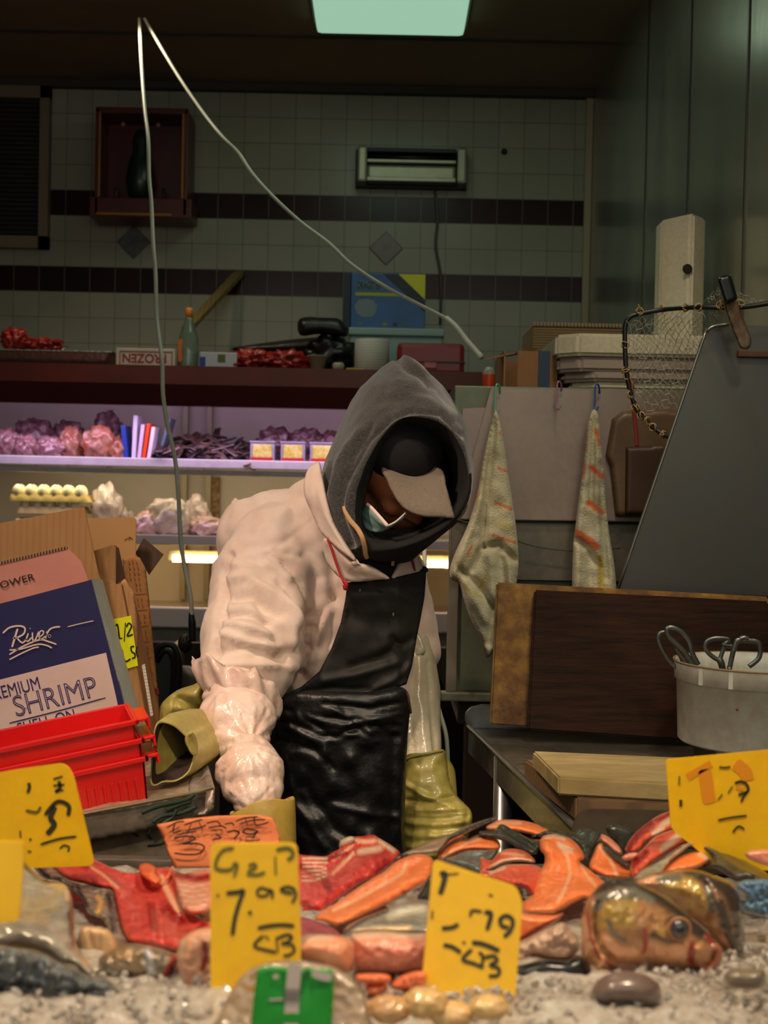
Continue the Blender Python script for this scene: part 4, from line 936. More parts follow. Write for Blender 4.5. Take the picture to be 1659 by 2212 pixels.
tube('handle_loop', [P(x, y, 2.54) for x, y in ((1508, 1436), (1496, 1412), (1488, 1385), (1472, 1365), (1452, 1356), (1441, 1360), (1446, 1376), (1462, 1392), (1478, 1408), (1490, 1425), (1498, 1438))], .0050, mton, e, flat=.6)
tube('spring', [P(1460, 1400, 2.55), P(1470, 1412, 2.55), P(1482, 1428, 2.55), P(1494, 1445, 2.55)], .0062, mton, e)
tube('blades', [P(1490, 1432, 2.55), P(1520, 1500, 2.56), P(1530, 1540, 2.56)], .006, mton, e)
e = empty('kitchen_scissors', P(1555, 1440, 2.5), 'scissors with one open round finger loop standing in the bucket', 'scissors')
tube('handle_loop', [P(x, y, 2.5) for x, y in ((1552, 1425), (1532, 1412), (1523, 1398), (1528, 1385), (1545, 1379), (1570, 1380), (1574, 1384), (1566, 1392), (1560, 1410))], .0042, mton, e, closed=True, flat=.6)
tube('thumb_rest', [P(1560, 1392, 2.5), P(1578, 1396, 2.5), P(1582, 1393, 2.5)], .004, mton, e)
tube('blades', [P(1552, 1422, 2.5), P(1560, 1440, 2.5), P(1568, 1500, 2.52)], .0065, mton, e)
e = empty('kitchen_scissors', P(1590, 1440, 2.5), 'scissors with an angular bent handle at the right of the bucket', 'scissors')
tube('handle_loop', [P(x, y, 2.48) for x, y in ((1576, 1444), (1582, 1415), (1590, 1388), (1596, 1383), (1620, 1384), (1640, 1390), (1640, 1420), (1618, 1440))], .0048, mton, e, flat=.6)
tube('spring', [P(1598, 1380, 2.48), P(1608, 1377, 2.48), P(1616, 1380, 2.48)], .0045, mton, e)
tube('blades', [P(1576, 1440, 2.48), P(1572, 1500, 2.5)], .005, mton, e)
# steel back plate of the fish stall
bp = pprism('stall_back_plate', [(1222, 1870), (1238, 1785), (1246, 1762), (1256, 1752), (1270, 1748), (1720, 1758), (1720, 1900)], 1.93, .006, M('stall_plate_steel', rgb(120, 108, 92), .35, .8, var=(10, rgb(80, 70, 58), .6)), None, .001)
tag(bp, 'steel back plate with a rounded corner behind the salmon', 'metal sheet')
# ================================================================= WHITE CABLES
mcab = M('white_cable', rgb(200, 204, 186), .5, var=(12, rgb(170, 174, 156), .5))
def cable(pts, label, r):
    tag(tube('cable', [P(*p) for p in pts], r, mcab), label, 'cable')
cable([(301, 40, 4.75), (305, 130, 4.5), (312, 230, 4.25), (320, 300, 4.1), (322, 380, 4.0), (327, 440, 3.95), (331, 530, 3.85), (336, 590, 3.8), (339, 690, 3.75), (350, 780, 3.65), (352, 850, 3.6), (362, 920, 3.58), (377, 985, 3.55), (385, 1060, 3.5), (390, 1160, 3.48), (398, 1220, 3.45), (412, 1290, 3.42), (414, 1345, 3.42)], 'long white cable hanging straight down from the ceiling to the black plug', .0058)
cable([(312, 40, 4.75), (345, 98, 4.6), (390, 172, 4.5), (440, 245, 4.4), (480, 295, 4.3), (515, 330, 4.25), (545, 375, 4.2), (590, 425, 4.15), (650, 480, 4.1), (710, 525, 4.05), (760, 572, 4.0), (830, 618, 3.95), (900, 655, 3.95), (965, 688, 3.9)], 'white cable swinging diagonally across the tiled wall', .0052)
cable([(965, 688, 3.9), (985, 706, 3.85), (1010, 738, 3.8), (1040, 772, 3.75)], 'thicker white cable end dropping to the cardboard box flap', .0085)
cable([(916, 1150, 3.05), (919, 1300, 3.0), (921, 1390, 3.0), (930, 1470, 3.0), (950, 1540, 3.0), (965, 1600, 3.0), (968, 1700, 3.0)], 'grey-white cable hanging behind the man beside the polished chest side', .005)
# ================================================================= THE MAN
man = empty('person', (P(745, 1600, 2.78).x, 2.78, 0), 'person in a grey hood, cap and black apron bending over the fish counter', 'person')
mskin = M('skin', rgb(214, 130, 88), .5, var=(40, rgb(160, 84, 56), .4), bump=(220, .2, .001), sss=.1)
mcoat = M('white_cotton_coat', rgb(226, 208, 196), .85, var=[(5, rgb(212, 178, 160), .6), (26, rgb(206, 172, 146), .3)], bump=[(320, .25, .001), (30, .25, .004)], sheen=.2)
mhood = M('grey_fleece', rgb(33, 33, 32), .95, var=[(26, rgb(46, 45, 43), .6), (230, rgb(80, 79, 76), .6)], bump=[(300, .8, .002), (40, .3, .004)], sheen=.5)
mlinshade = M('black_lining_and_shade', rgb(6, 6, 6), .95)
mbib = M('black_apron_cloth', rgb(24, 24, 21), .72, var=(8, rgb(34, 33, 28), .6), bump=[(26, .35, .006), (200, .2, .001)])
mskirt = M('black_apron_plastic', rgb(15, 15, 16), .42, bump=[(18, .5, .012), (60, .25, .004)], spec=.5)
mfilm = M('sleeve_plastic_film', rgb(232, 208, 196), .32, var=[(14, rgb(210, 168, 148), .7)], bump=[(34, .55, .006), (110, .35, .002)], sss=.05, coat=.35)
mglove = M('olive_rubber_glove', rgb(176, 164, 86), .45, var=[(7, rgb(146, 132, 60), .6), (60, rgb(122, 104, 50), .3)], bump=[(50, .4, .003)], coat=.25)
mglove2 = M('ochre_rubber_glove', rgb(188, 160, 74), .45, var=[(9, rgb(160, 128, 50), .6), (60, rgb(132, 104, 44), .3)], bump=[(50, .4, .003)], coat=.25)
def V(px, py, Y): return P(px, py, Y)
# body (one continuous figure under the clothes)
pel = V(752, 1650, 2.80); chest = V(725, 1330, 2.80); upb = V(655, 1195, 2.80); neck = V(735, 1100, 2.72)
shR = V(590, 1240, 2.70); elR = V(520, 1500, 2.52); wrR = V(548, 1720, 2.30)
shL = V(845, 1260, 2.98); elL = V(892, 1450, 2.90); wrL = V(925, 1650, 2.76)
body = [('cap', pel, V(745, 1500, 2.80), .135, .125), ('cap', V(745, 1500, 2.80), chest, .125, .13), ('cap', chest, upb, .12, .11), ('cap', V(690, 1180, 2.80), neck, .08, .055),
        ('cap', neck, V(815, 1060, 2.70), .055, .058),
        ('cap', upb, shR, .09, .062), ('cap', shR, elR, .056, .043), ('cap', elR, wrR, .042, .028),
        ('cap', upb, shL, .09, .062), ('cap', shL, elL, .054, .042), ('cap', elL, wrL, .04, .028)]
for s in (-1, 1):
    hip = Vector((pel.x + s * .09, 2.80, pel.z - .05)); kn_ = Vector((pel.x + s * .11, 2.76, .52)); an = Vector((pel.x + s * .12, 2.82, .09))
    body += [('cap', hip, kn_, .095, .062), ('cap', kn_, an, .060, .040), ('cap', an, Vector((an.x + s * .02, 2.66, .045)), .042, .035)]
# head turned down towards the counter and to the right; face: brow, nose, cheeks, chin
hc = V(866, 1008, 2.635); fd = Vector((.34, -.56, -.76)).normalized()      # facing direction
rt = Vector((1, .25, .06)); rt = (rt - fd * rt.dot(fd)).normalized(); upv = fd.cross(rt)
HR = Matrix((rt, -fd, upv)).transposed()
def Hd(x, y, z): return hc + rt * x + fd * y + upv * z
body += [('ell', hc, (.074, .094, .098), HR), ('ell', Hd(0, .045, -.06), (.052, .055, .055), HR), ('ell', Hd(0, .080, .012), (.050, .02, .014), HR),
         ('cap', Hd(0, .090, .002), Hd(0, .112, -.028), .008, .0125), ('ell', Hd(-.014, .098, -.032), (.009, .010, .008), HR), ('ell', Hd(.014, .098, -.032), (.009, .010, .008), HR),
         ('ell', Hd(-.036, .066, -.026), (.024, .026, .022), HR), ('ell', Hd(.036, .066, -.026), (.024, .026, .022), HR),
         ('ell', Hd(0, .092, -.060), (.024, .010, .006), HR), ('ell', Hd(0, .091, -.070), (.021, .010, .006), HR), ('ell', Hd(0, .078, -.092), (.026, .02, .018), HR),
         ('ell', Hd(-.074, 0, -.010), (.007, .018, .030), HR), ('ell', Hd(.074, 0, -.010), (.007, .018, .030), HR)]
me = voxel_union(body, .0065, 3)
link('body', me, mskin, man, True)
# gloved hands: palm, five fingers
def hand(name, wr, palm_dir, side_dir, label_mat, curl=.55, sc=1.0):
    d = Vector(palm_dir).normalized(); s = Vector(side_dir); s = (s - d * s.dot(d)).normalized(); n = d.cross(s)
    pr = [('ell', wr + d * .05 * sc, (.046 * sc, .056 * sc, .024 * sc), Matrix((s, d, n)).transposed())]
    for k, (off, ln) in enumerate(((-.033, .066), (-.011, .078), (.011, .074), (.033, .058))):
        p = wr + d * .088 * sc + s * off * sc; dd = d.copy()
        for j, fr_ in enumerate((.45, .32, .23)):
            q = p + dd * ln * fr_ * sc; pr.append(('cap', p, q, .0115 * sc - .001 * j, .0105 * sc - .001 * j)); p = q
            dd = (dd * math.cos(curl) + n * math.sin(curl)).normalized()
    p = wr + d * .03 * sc - s * .038 * sc; dd = (d * .6 - s * .7 + n * .3).normalized()
    for j, ln in enumerate((.036, .030, .022)):
        q = p + dd * ln * sc; pr.append(('cap', p, q, .0135 * sc, .012 * sc)); p = q; dd = (dd + d * .35 + n * .2).normalized()
    return pr
# right hand reaching down to the fish, left hand beside the apron
g = hand('g', V(575, 1800, 2.20), (.15, -.35, -.9), (1, 0, .1), None)
me = voxel_union(g + [('cap', V(566, 1775, 2.225), V(574, 1815, 2.20), .030, .032)], .0045, 4)
link('glove_hand', me, mglove2, man, True)
g = hand('g', V(962, 1790, 2.62), (.20, -.30, -.9), (1, .1, .1), None)
me = voxel_union(g + [('cap', V(930, 1680, 2.70), V(950, 1800, 2.62), .052, .040)], .0045, 4)
link('glove_hand', me, mglove, man, True)
# ---- trousers and boots
tr = [('cap', pel, V(748, 1560, 2.80), .145, .138)]; bo = []
for s_ in (-1, 1):
    hip = Vector((pel.x + s_ * .09, 2.80, pel.z - .05)); kn_ = Vector((pel.x + s_ * .11, 2.76, .52)); an = Vector((pel.x + s_ * .12, 2.82, .16))
    tr += [('cap', hip, kn_, .105, .075), ('cap', kn_, Vector((an.x, an.y, .30)), .075, .062)]
    bo.append([('cap', Vector((an.x, an.y, .36)), Vector((an.x, an.y, .08)), .068, .055), ('cap', Vector((an.x, an.y, .06)), Vector((an.x + s_ * .02, 2.64, .052)), .055, .048)])
link('trousers', voxel_union(tr, .009, 3), M('dark_trousers', rgb(30, 32, 38), .9), man, True)
for b in bo: link('rubber_boot', voxel_union(b, .008, 3), M('black_rubber_boot', rgb(20, 20, 20), .35), man, True)
# ---- coat: trunk, right sleeve, left sleeve, back panel
cp = [('cap', V(745, 1600, 2.84), chest, .150, .158), ('cap', chest, V(665, 1195, 2.82), .158, .138), ('cap', V(665, 1195, 2.82), V(742, 1140, 2.74), .138, .085),
      ('cap', V(640, 1150, 2.84), V(715, 1105, 2.78), .085, .082), ('ell', V(598, 1200, 2.76), (.10, .11, .11)), ('ell', V(800, 1300, 2.74), (.085, .09, .13)),
      ('ell', V(575, 1262, 2.70), (.104, .105, .115)),
      ('cap', V(572, 1270, 2.70), V(548, 1390, 2.60), .104, .104), ('cap', V(548, 1390, 2.60), V(530, 1455, 2.55), .104, .082),
      ('cap', V(505, 1240, 2.90), V(478, 1440, 2.92), .046, .042), ('ell', V(545, 1165, 2.84), (.075, .09, .085)), ('ell', V(600, 1130, 2.84), (.085, .09, .072)),
      ('ell', V(700, 1420, 2.72), (.10, .07, .12)),
      ('cap', V(840, 1250, 2.94), V(880, 1400, 2.90), .085, .070)]
me = voxel_union(cp, .0075, 5)
folds = [([(735, 1040), (700, 1100), (640, 1150), (578, 1200)], 3, -.0022),                                       # yoke seam
 ([(575, 1196), (610, 1215), (645, 1262), (668, 1330), (662, 1400), (640, 1450), (630, 1500)], 4, -.006),         # armhole seam
 ([(672, 1330), (668, 1400), (645, 1470)], 12, -.012),
 ([(500, 1200), (485, 1240), (484, 1290), (478, 1330), (462, 1420)], 7, -.014),                                     # back panel seam
 ([(500, 1290), (545, 1285), (600, 1330)], 10, -.012), ([(480, 1345), (520, 1350), (580, 1370)], 9, .008), ([(487, 1330), (530, 1325), (580, 1345)], 8, -.010),
 ([(500, 1215), (530, 1230), (575, 1225), (620, 1250)], 12, .007), ([(490, 1255), (540, 1250), (600, 1290), (640, 1350)], 9, .008),
 ([(470, 1410), (530, 1400), (600, 1420), (645, 1400)], 10, -.009), ([(480, 1440), (540, 1436), (620, 1440)], 8, .008), ([(560, 1300), (600, 1380), (610, 1440)], 12, -.006),
 ([(480, 1370), (540, 1392), (600, 1400)], 7, .007), ([(610, 1280), (630, 1340), (632, 1400)], 9, .007), ([(540, 1210), (600, 1245), (625, 1300)], 8, -.006),
 ([(720, 1200), (722, 1240), (716, 1290)], 14, -.010), ([(722, 1288), (700, 1320), (680, 1360)], 8, -.014), ([(712, 1300), (690, 1360), (672, 1420)], 9, .010), ([(735, 1270), (720, 1340), (700, 1400)], 12, -.007),
 ([(640, 1200), (690, 1240), (715, 1285)], 12, .007), ([(648, 1460), (680, 1478), (720, 1450)], 10, -.012), ([(640, 1440), (690, 1420), (740, 1400)], 12, .006), ([(640, 1480), (660, 1464), (676, 1474), (684, 1480)], 7, .008),
 ([(560, 1150), (600, 1120), (650, 1090)], 14, .004), ([(520, 1180), (575, 1180), (620, 1170)], 10, -.005), ([(650, 1080), (670, 1140), (700, 1170)], 12, -.004), ([(600, 1190), (650, 1205), (690, 1250)], 7, -.005)]
sculpt(me, [(a_, b_, c_ * 1.35) for a_, b_, c_ in folds], [(.004, 9, (1, 1, .6)), (-.010, 11, (1, 1, 1.3)), (-.005, 26, (1.2, 1, .8))])
coat = link('coat', me, mcoat, man, True)
cbvh = BVHTree.FromPolygons([v.co.copy() for v in me.vertices], [tuple(p.vertices) for p in me.polygons])
# collar, lapels
relief('collar', [(690, 998, 2.60), (676, 1003, 2.60), (663, 1018, 2.58), (656, 1045, 2.56), (658, 1072, 2.55), (672, 1106, 2.55), (690, 1145, 2.54), (706, 1164, 2.53), (730, 1186, 2.51), (756, 1206, 2.50), (778, 1219, 2.50), (758, 1190, 2.505), (742, 1165, 2.51), (722, 1130, 2.52), (708, 1085, 2.53), (698, 1035, 2.56)],
       mcoat, man, T=.006, R=10, step=4, dents=[([(690, 1006), (684, 1050), (700, 1110), (730, 1160), (756, 1196)], 3, -.003)])
mcoat2 = mcoat
relief('lapel', [(700, 1162, 2.535), (730, 1180, 2.525), (762, 1212, 2.51), (800, 1222, 2.51), (842, 1249, 2.52), (820, 1252, 2.52), (752, 1256, 2.53), (716, 1230, 2.54), (700, 1195, 2.545)], mcoat, man, T=.005, R=8, step=5, dents=[([(760, 1214), (790, 1250)], 3, .003), ([(770, 1232), (835, 1246)], 4, -.002)])
relief('lapel', [(884, 1170, 2.62), (895, 1172, 2.62), (904, 1200, 2.61), (913, 1236, 2.60), (880, 1250, 2.58), (846, 1252, 2.56), (856, 1225, 2.57), (870, 1195, 2.60)], mcoat, man, T=.007, R=8, step=5, dents=[([(885, 1175), (898, 1238)], 3, .004)])
relief('red_trim', [(888, 1196, 2.60), (892, 1206, 2.597), (898, 1232, 2.59), (893, 1232, 2.59), (888, 1214, 2.595)], M('red_piping', rgb(150, 20, 40), .6), man, T=.006, R=3, step=2)
blob('button', V(765, 1217, 2.50), (.006, .002, .004), M('coat_button', rgb(190, 170, 150), .3), man, amp=.05)
# hoodie body showing in the open neck
relief('hoodie_neck', [(700, 1120, 2.64), (740, 1120, 2.58), (800, 1140, 2.56), (900, 1150, 2.60), (893, 1180, 2.62), (872, 1200, 2.60), (850, 1252, 2.58), (838, 1258, 2.57), (800, 1232, 2.56), (768, 1215, 2.57), (736, 1196, 2.58), (710, 1160, 2.62)], M('black_fleece', rgb(30, 28, 27), .95, bump=(200, .6, .002)), man, T=.020, R=18, step=6,
       dents=[([(790, 1150), (820, 1210), (845, 1250)], 10, .010), ([(850, 1180), (840, 1240)], 8, .010)])
tube('neck_cord', [V(708, 1165, 2.527), V(716, 1185, 2.522), V(724, 1210, 2.518), V(735, 1240, 2.512), V(745, 1262, 2.505)], .0024, M('red_cord', rgb(170, 22, 34), .7, bump=(400, .6, .001)), man)
tube('neck_cord_knot', [V(743, 1253, 2.502), V(748, 1262, 2.498), V(746, 1272, 2.5), V(744, 1264, 2.499)], .0038, bpy.data.materials['red_cord'], man)
# ---- hood, lofted from the opening back over the head
NR = 48
def ring(pts): return catmull([P(*p) for p in pts], 3, True)
r_in2 = [(885, 945, 2.66), (925, 950, 2.65), (960, 975, 2.64), (980, 1015, 2.63), (982, 1055, 2.62), (968, 1090, 2.61), (945, 1115, 2.60), (915, 1135, 2.60), (885, 1145, 2.60), (850, 1150, 2.60), (815, 1145, 2.60), (790, 1120, 2.60), (785, 1085, 2.61), (797, 1040, 2.63), (822, 990, 2.65), (850, 960, 2.66)]
r_in1 = [(888, 912, 2.545), (940, 922, 2.535), (978, 958, 2.52), (998, 1010, 2.505), (998, 1058, 2.49), (980, 1098, 2.48), (952, 1128, 2.475), (918, 1150, 2.475), (880, 1164, 2.48), (842, 1172, 2.485), (806, 1168, 2.50), (782, 1140, 2.51), (778, 1085, 2.52), (792, 1032, 2.53), (818, 978, 2.54), (852, 932, 2.545)]
r_rim = [(886, 900, 2.515), (946, 908, 2.505), (990, 948, 2.49), (1010, 1005, 2.475), (1011, 1060, 2.46), (990, 1106, 2.45), (958, 1138, 2.445), (920, 1162, 2.445), (880, 1177, 2.45), (838, 1186, 2.46), (796, 1182, 2.475), (768, 1146, 2.485), (762, 1082, 2.495), (778, 1024, 2.505), (808, 965, 2.515), (845, 918, 2.52)]
r_o1 = [(884, 886, 2.535), (950, 892, 2.525), (998, 938, 2.515), (1017, 1000, 2.50), (1017, 1062, 2.485), (996, 1112, 2.475), (962, 1146, 2.47), (922, 1172, 2.47), (880, 1190, 2.475), (832, 1200, 2.485), (780, 1196, 2.495), (748, 1152, 2.50), (742, 1078, 2.505), (760, 1012, 2.52), (794, 948, 2.535), (838, 902, 2.54)]
r_m = [(876, 826, 2.60), (945, 846, 2.60), (1002, 915, 2.60), (1019, 990, 2.59), (1018, 1055, 2.58), (1000, 1108, 2.57), (962, 1150, 2.57), (920, 1185, 2.57), (872, 1215, 2.57), (815, 1222, 2.57), (758, 1204, 2.56), (722, 1150, 2.555), (712, 1080, 2.56), (722, 1008, 2.575), (762, 925, 2.59), (812, 860, 2.60)]
r_s = [(872, 771, 2.72), (932, 812, 2.72), (988, 885, 2.72), (1012, 965, 2.72), (1014, 1040, 2.71), (996, 1100, 2.70), (955, 1148, 2.69), (910, 1190, 2.68), (860, 1226, 2.67), (800, 1230, 2.66), (740, 1200, 2.65), (700, 1140, 2.65), (690, 1060, 2.66), (705, 985, 2.68), (745, 895, 2.70), (800, 812, 2.72)]
r_b1 = [(866, 800, 2.82), (918, 838, 2.82), (965, 900, 2.82), (985, 970, 2.82), (985, 1035, 2.81), (965, 1090, 2.80), (925, 1130, 2.79), (885, 1165, 2.78), (845, 1195, 2.78), (795, 1200, 2.77), (748, 1180, 2.76), (715, 1130, 2.76), (705, 1065, 2.77), (720, 995, 2.78), (758, 915, 2.80), (805, 845, 2.82)]
r_b2 = [(848 + (x - 848) * .55, 1010 + (y - 1010) * .55, yy + .07) for x, y, yy in r_b1]
rings3 = [ring(r) for r in (r_in2, r_in1, r_rim, r_o1, r_m, r_s, r_b1, r_b2)]
cols = []
for k in range(len(rings3[0])):
    cols.append(catmull([r[k] for r in rings3], 5))
bm = bmesh.new(); G = [[bm.verts.new(p) for p in c_] for c_ in cols]; nc = len(G); nr = len(G[0])
for i in range(nc):
    for j in range(nr - 1):
        f = bm.faces.new((G[i][j], G[(i + 1) % nc][j], G[(i + 1) % nc][j + 1], G[i][j + 1]))
        a_ = i / nc * 16                                   # black lining edge plus painted shade along the lower right of the opening
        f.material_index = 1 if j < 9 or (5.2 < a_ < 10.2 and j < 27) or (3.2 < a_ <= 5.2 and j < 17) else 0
bm.faces.new([G[i][-1] for i in range(nc)])
bmesh.ops.subdivide_edges(bm, edges=bm.edges[:], cuts=2, use_grid_fill=True, smooth=.0)
bmesh.ops.triangulate(bm, faces=[f for f in bm.faces if len(f.verts) > 4])
me = bm_mesh(bm)
# recompute as outward-facing shell, then press the folds in
sculpt(me, [([(745, 1190), (722, 1120), (722, 1060), (742, 990), (775, 930)], 8, .006), ([(760, 1180), (738, 1120), (738, 1060), (760, 985), (800, 920)], 6, -.008), ([(715, 1150), (706, 1080), (716, 1010)], 6, -.008), ([(728, 1150), (716, 1085), (728, 1015), (752, 960)], 5, .005),
            ([(700, 1120), (699, 1060), (712, 1000)], 5, .005), ([(858, 776), (880, 800), (905, 808), (930, 830)], 6, -.010), ([(870, 770), (893, 788), (915, 806)], 5, .006), ([(780, 840), (840, 830), (900, 830)], 12, .004), ([(800, 870), (860, 860), (940, 850)], 10, -.004),
            ([(940, 830), (965, 870), (985, 925)], 4, -.003), ([(750, 1030), (790, 950), (840, 905), (886, 887), (950, 894), (998, 940)], 4, -.006), ([(735, 1080), (765, 1000), (800, 940), (842, 900)], 6, -.004), ([(745, 1195), (770, 1205), (800, 1215)], 8, -.004), ([(850, 850), (920, 860), (975, 900)], 9, .004)],
       [(.005, 10, (1, 1, 1)), (.0022, 30, (1, 1, 1))])
mi = [p.material_index for p in me.polygons]
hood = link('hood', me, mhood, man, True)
# darker lining on the inner faces, shared by the painted shade at the lower right
me.materials.append(mlinshade); me.polygons.foreach_set('material_index', mi)
tube('drawstring', [V(742, 1094, 2.492), V(746, 1106, 2.484), V(758, 1126, 2.476), V(772, 1142, 2.470), V(782, 1160, 2.464), V(787, 1178, 2.468), V(790, 1196, 2.480), V(793, 1206, 2.49)], [.0028, .0036, .0046, .0048, .0046, .0044, .0044, .004], M('drawstring_beige', rgb(190, 148, 104), .8, bump=(400, .6, .001)), hood, flat=.5)
tube('drawstring', [V(846, 1196, 2.55), V(849, 1206, 2.548), V(848, 1222, 2.55)], .003, bpy.data.materials['drawstring_beige'], hood, flat=.5)
# ---- cap: crown and brim
cap = voxel_union([('ell', hc + upv * .046 - fd * .010, (.078, .088, .066), HR)], .006, 2)
capo = link('cap', cap, M('black_cap_cloth', rgb(7, 7, 7), .9), man, True)
relief('brim', [(824, 1012, 2.545), (834, 1036, 2.52), (846, 1062, 2.50), (864, 1090, 2.475), (884, 1106, 2.46), (912, 1116, 2.45), (945, 1118, 2.445), (975, 1120, 2.445), (982, 1117, 2.445), (975, 1090, 2.455), (964, 1050, 2.48), (956, 1016, 2.55), (920, 1002, 2.57), (890, 992, 2.58), (856, 990, 2.58)],
       M('grey_brim_cloth', rgb(116, 104, 90), .9, var=(180, rgb(92, 82, 70), .5), bump=(260, .5, .001)), capo, T=.0035, R=6, step=4, dents=[([(838, 1040), (868, 1085), (892, 1102), (925, 1110), (968, 1113)], 2, .0012)])
# ---- surgical mask pulled under the nose
mk = relief('face_mask', [(792, 1090, 2.545), (800, 1096, 2.52), (814, 1110, 2.495), (836, 1135, 2.474), (856, 1126, 2.474), (877, 1108, 2.480), (872, 1122, 2.485), (850, 1138, 2.492), (826, 1149, 2.502), (806, 1150, 2.52), (788, 1142, 2.54), (773, 1122, 2.56)],
            M('pale_teal_mask', rgb(132, 168, 160), .8, bump=(200, .2, .001)), man, T=.004, R=8, step=3, dents=[([(790, 1110), (818, 1134), (840, 1142)], 3, .003), ([(782, 1118), (808, 1144)], 3, .003)])
tube('mask_edge', [V(792, 1089, 2.541), V(801, 1096, 2.516), V(815, 1111, 2.490), V(837, 1136, 2.469)], .0034, M('mask_white', rgb(226, 206, 196), .8), mk, flat=.4)
tube('mask_edge', [V(837, 1136, 2.469), V(856, 1126, 2.471), V(876, 1108, 2.478)], .0016, bpy.data.materials['mask_white'], mk, flat=.5)
# ---- apron: bib and plastic skirt draped over the coat
def drape(off, fy, pinch=None):
    def f(X, Yv):
        out = []
        for x, y in zip(X, Yv):
            d = (P(x, y, 2.0) - EYE).normalized(); h = cbvh.ray_cast(EYE, d)
            out.append(h[0].y if h[0] is not None else np.nan)
        out = np.array(out); base = fy(X, Yv)
        return np.minimum(np.where(np.isnan(out), 99, out - off), base)
    return f
bib = relief('apron_bib', [(751, 1258), (800, 1252), (850, 1248), (900, 1236), (918, 1230), (921, 1236), (917, 1290), (908, 1340), (900, 1380), (890, 1440), (878, 1478), (862, 1484), (840, 1500), (760, 1512), (640, 1510), (610, 1502), (650, 1484), (690, 1450), (716, 1400), (736, 1345), (745, 1300)],
             mbib, man, T=.004, R=5, step=5, smooth=False,
             depth=lambda X, Y_: 2.560 + .00010 * (Y_ - 1258) - .05 * np.clip((Y_ - 1400) / 110, 0, 1) * 0 + .10 * np.clip((735 - X) / 130, 0, 1) ** 1.5 * 0 + .035 * np.clip((X - 860) / 60, 0, 1) - .0 ,
             dents=[([(760, 1330), (800, 1350), (860, 1340)], 20, .006), ([(760, 1440), (820, 1420), (890, 1380)], 10, .008), ([(700, 1470), (780, 1455), (860, 1430)], 9, -.008), ([(780, 1500), (850, 1470), (885, 1440)], 8, -.008), ([(760, 1290), (850, 1280), (905, 1300)], 14, -.005),
                    ([(850, 1380), (870, 1430), (866, 1480)], 8, .009), ([(650, 1495), (720, 1486), (800, 1490)], 6, .006), ([(800, 1260), (830, 1330), (830, 1400)], 16, -.004)], nz=(.006, 45))
tube('apron_strap', [V(908, 1236, 2.595), V(914, 1228, 2.61), V(920, 1232, 2.60)], .005, mbib, bib)
wr = [([(600 + 25 * i, 1530 + (i * 37) % 60), (680 + 22 * i, 1548 + (i * 53) % 60), (760 + 12 * i, 1556 + (i * 29) % 50)], 5, (-1) ** i * .005) for i in range(7)]
sk = relief('apron_skirt', [(612, 1500), (660, 1492), (740, 1494), (800, 1494), (850, 1484), (872, 1486), (884, 1502), (886, 1530), (880, 1600), (876, 1700), (874, 1800), (878, 1900), (800, 1960), (680, 1960), (650, 1900), (632, 1820), (610, 1740), (596, 1660), (588, 1590), (586, 1545), (592, 1516)],
            mskirt, man, T=.022, R=26, step=6, smooth=True, depth=lambda X, Y_: 2.575 - .05 * np.cos(np.clip((X - 740) / 160, -1, 1) * 1.4) + .03 * np.clip((Y_ - 1500) / 100, 0, 1) * 0,
            dents=wr + [([(600, 1600), (680, 1620), (720, 1660)], 7, .006), ([(610, 1560), (700, 1590), (860, 1590)], 8, .006), ([(640, 1540), (740, 1570), (880, 1540)], 6, -.007), ([(620, 1570), (700, 1612), (700, 1640)], 6, -.006), ([(700, 1520), (800, 1530), (880, 1515)], 5, .007), ([(760, 1545), (830, 1555), (884, 1560)], 6, -.006),
                        ([(610, 1640), (640, 1740), (700, 1830)], 10, -.007), ([(660, 1700), (720, 1790), (800, 1840)], 12, .007), ([(760, 1640), (790, 1740), (800, 1840)], 20, -.006), ([(850, 1600), (846, 1700), (850, 1830)], 12, .006), ([(720, 1740), (800, 1760), (870, 1765)], 7, -.005)], nz=(.009, 38))
tube('apron_tie', [V(850, 1486, 2.56), V(868, 1490, 2.555), V(880, 1502, 2.55), V(884, 1520, 2.55), V(887, 1540, 2.56)], .0028, M('brown_tie', rgb(62, 46, 32), .8), sk)
tube('apron_tie', [V(846, 1492, 2.56), V(862, 1500, 2.555), V(874, 1512, 2.55), V(882, 1530, 2.552)], .0022, bpy.data.materials['brown_tie'], sk)
for i, (x, y) in enumerate(((777, 1275), (849, 1327))): tube('speck', [V(x, y - 3, 2.548), V(x + 1, y, 2.547), V(x, y + 3, 2.548)], .0012, M('speck_%d' % i, rgb(150, 130, 90), .6), bib)
# ---- plastic over-sleeve of the right arm: flared cuff, two puffs, glove cuff
bm = bmesh.new(); c0 = V(512, 1478, 2.50)
n = 56; rs_ = random.Random(9); rows = []
axu = Vector((1, -.05, -.30)).normalized(); axn = Vector((.25, -.30, -.92)).normalized(); axv = axn.cross(axu).normalized()
for (r1, s1, hh) in ((.070, .076, .045), (.080, .084, .020), (.0865, .088, -.004), (.0845, .086, -.022), (.078, .082, -.014), (.070, .076, .030)):
    row = []
    for k in range(n):
        t = 2 * math.pi * k / n; w_ = 1 + .05 * math.sin(7 * t + hh * 60) + .03 * math.sin(13 * t + 1)
        p = c0 + axu * (r1 * w_ * math.cos(t)) + axv * (s1 * w_ * math.sin(t)) + axn * (hh + .006 * math.sin(5 * t) + (.005 * math.sin(11 * t) if hh < 0 else 0))
        row.append(bm.verts.new(p))
    rows.append(row)
for A, B in zip(rows, rows[1:] + rows[:1]):
    for k in range(n): bm.faces.new((A[k], A[(k + 1) % n], B[(k + 1) % n], B[k]))
bmesh.ops.subdivide_edges(bm, edges=bm.edges[:], cuts=1, use_grid_fill=True, smooth=.5)
me = bm_mesh(bm); sculpt(me, [], [(.004, 40, (1, 1, .4))]); link('sleeve_cuff', me, mfilm, man, True)
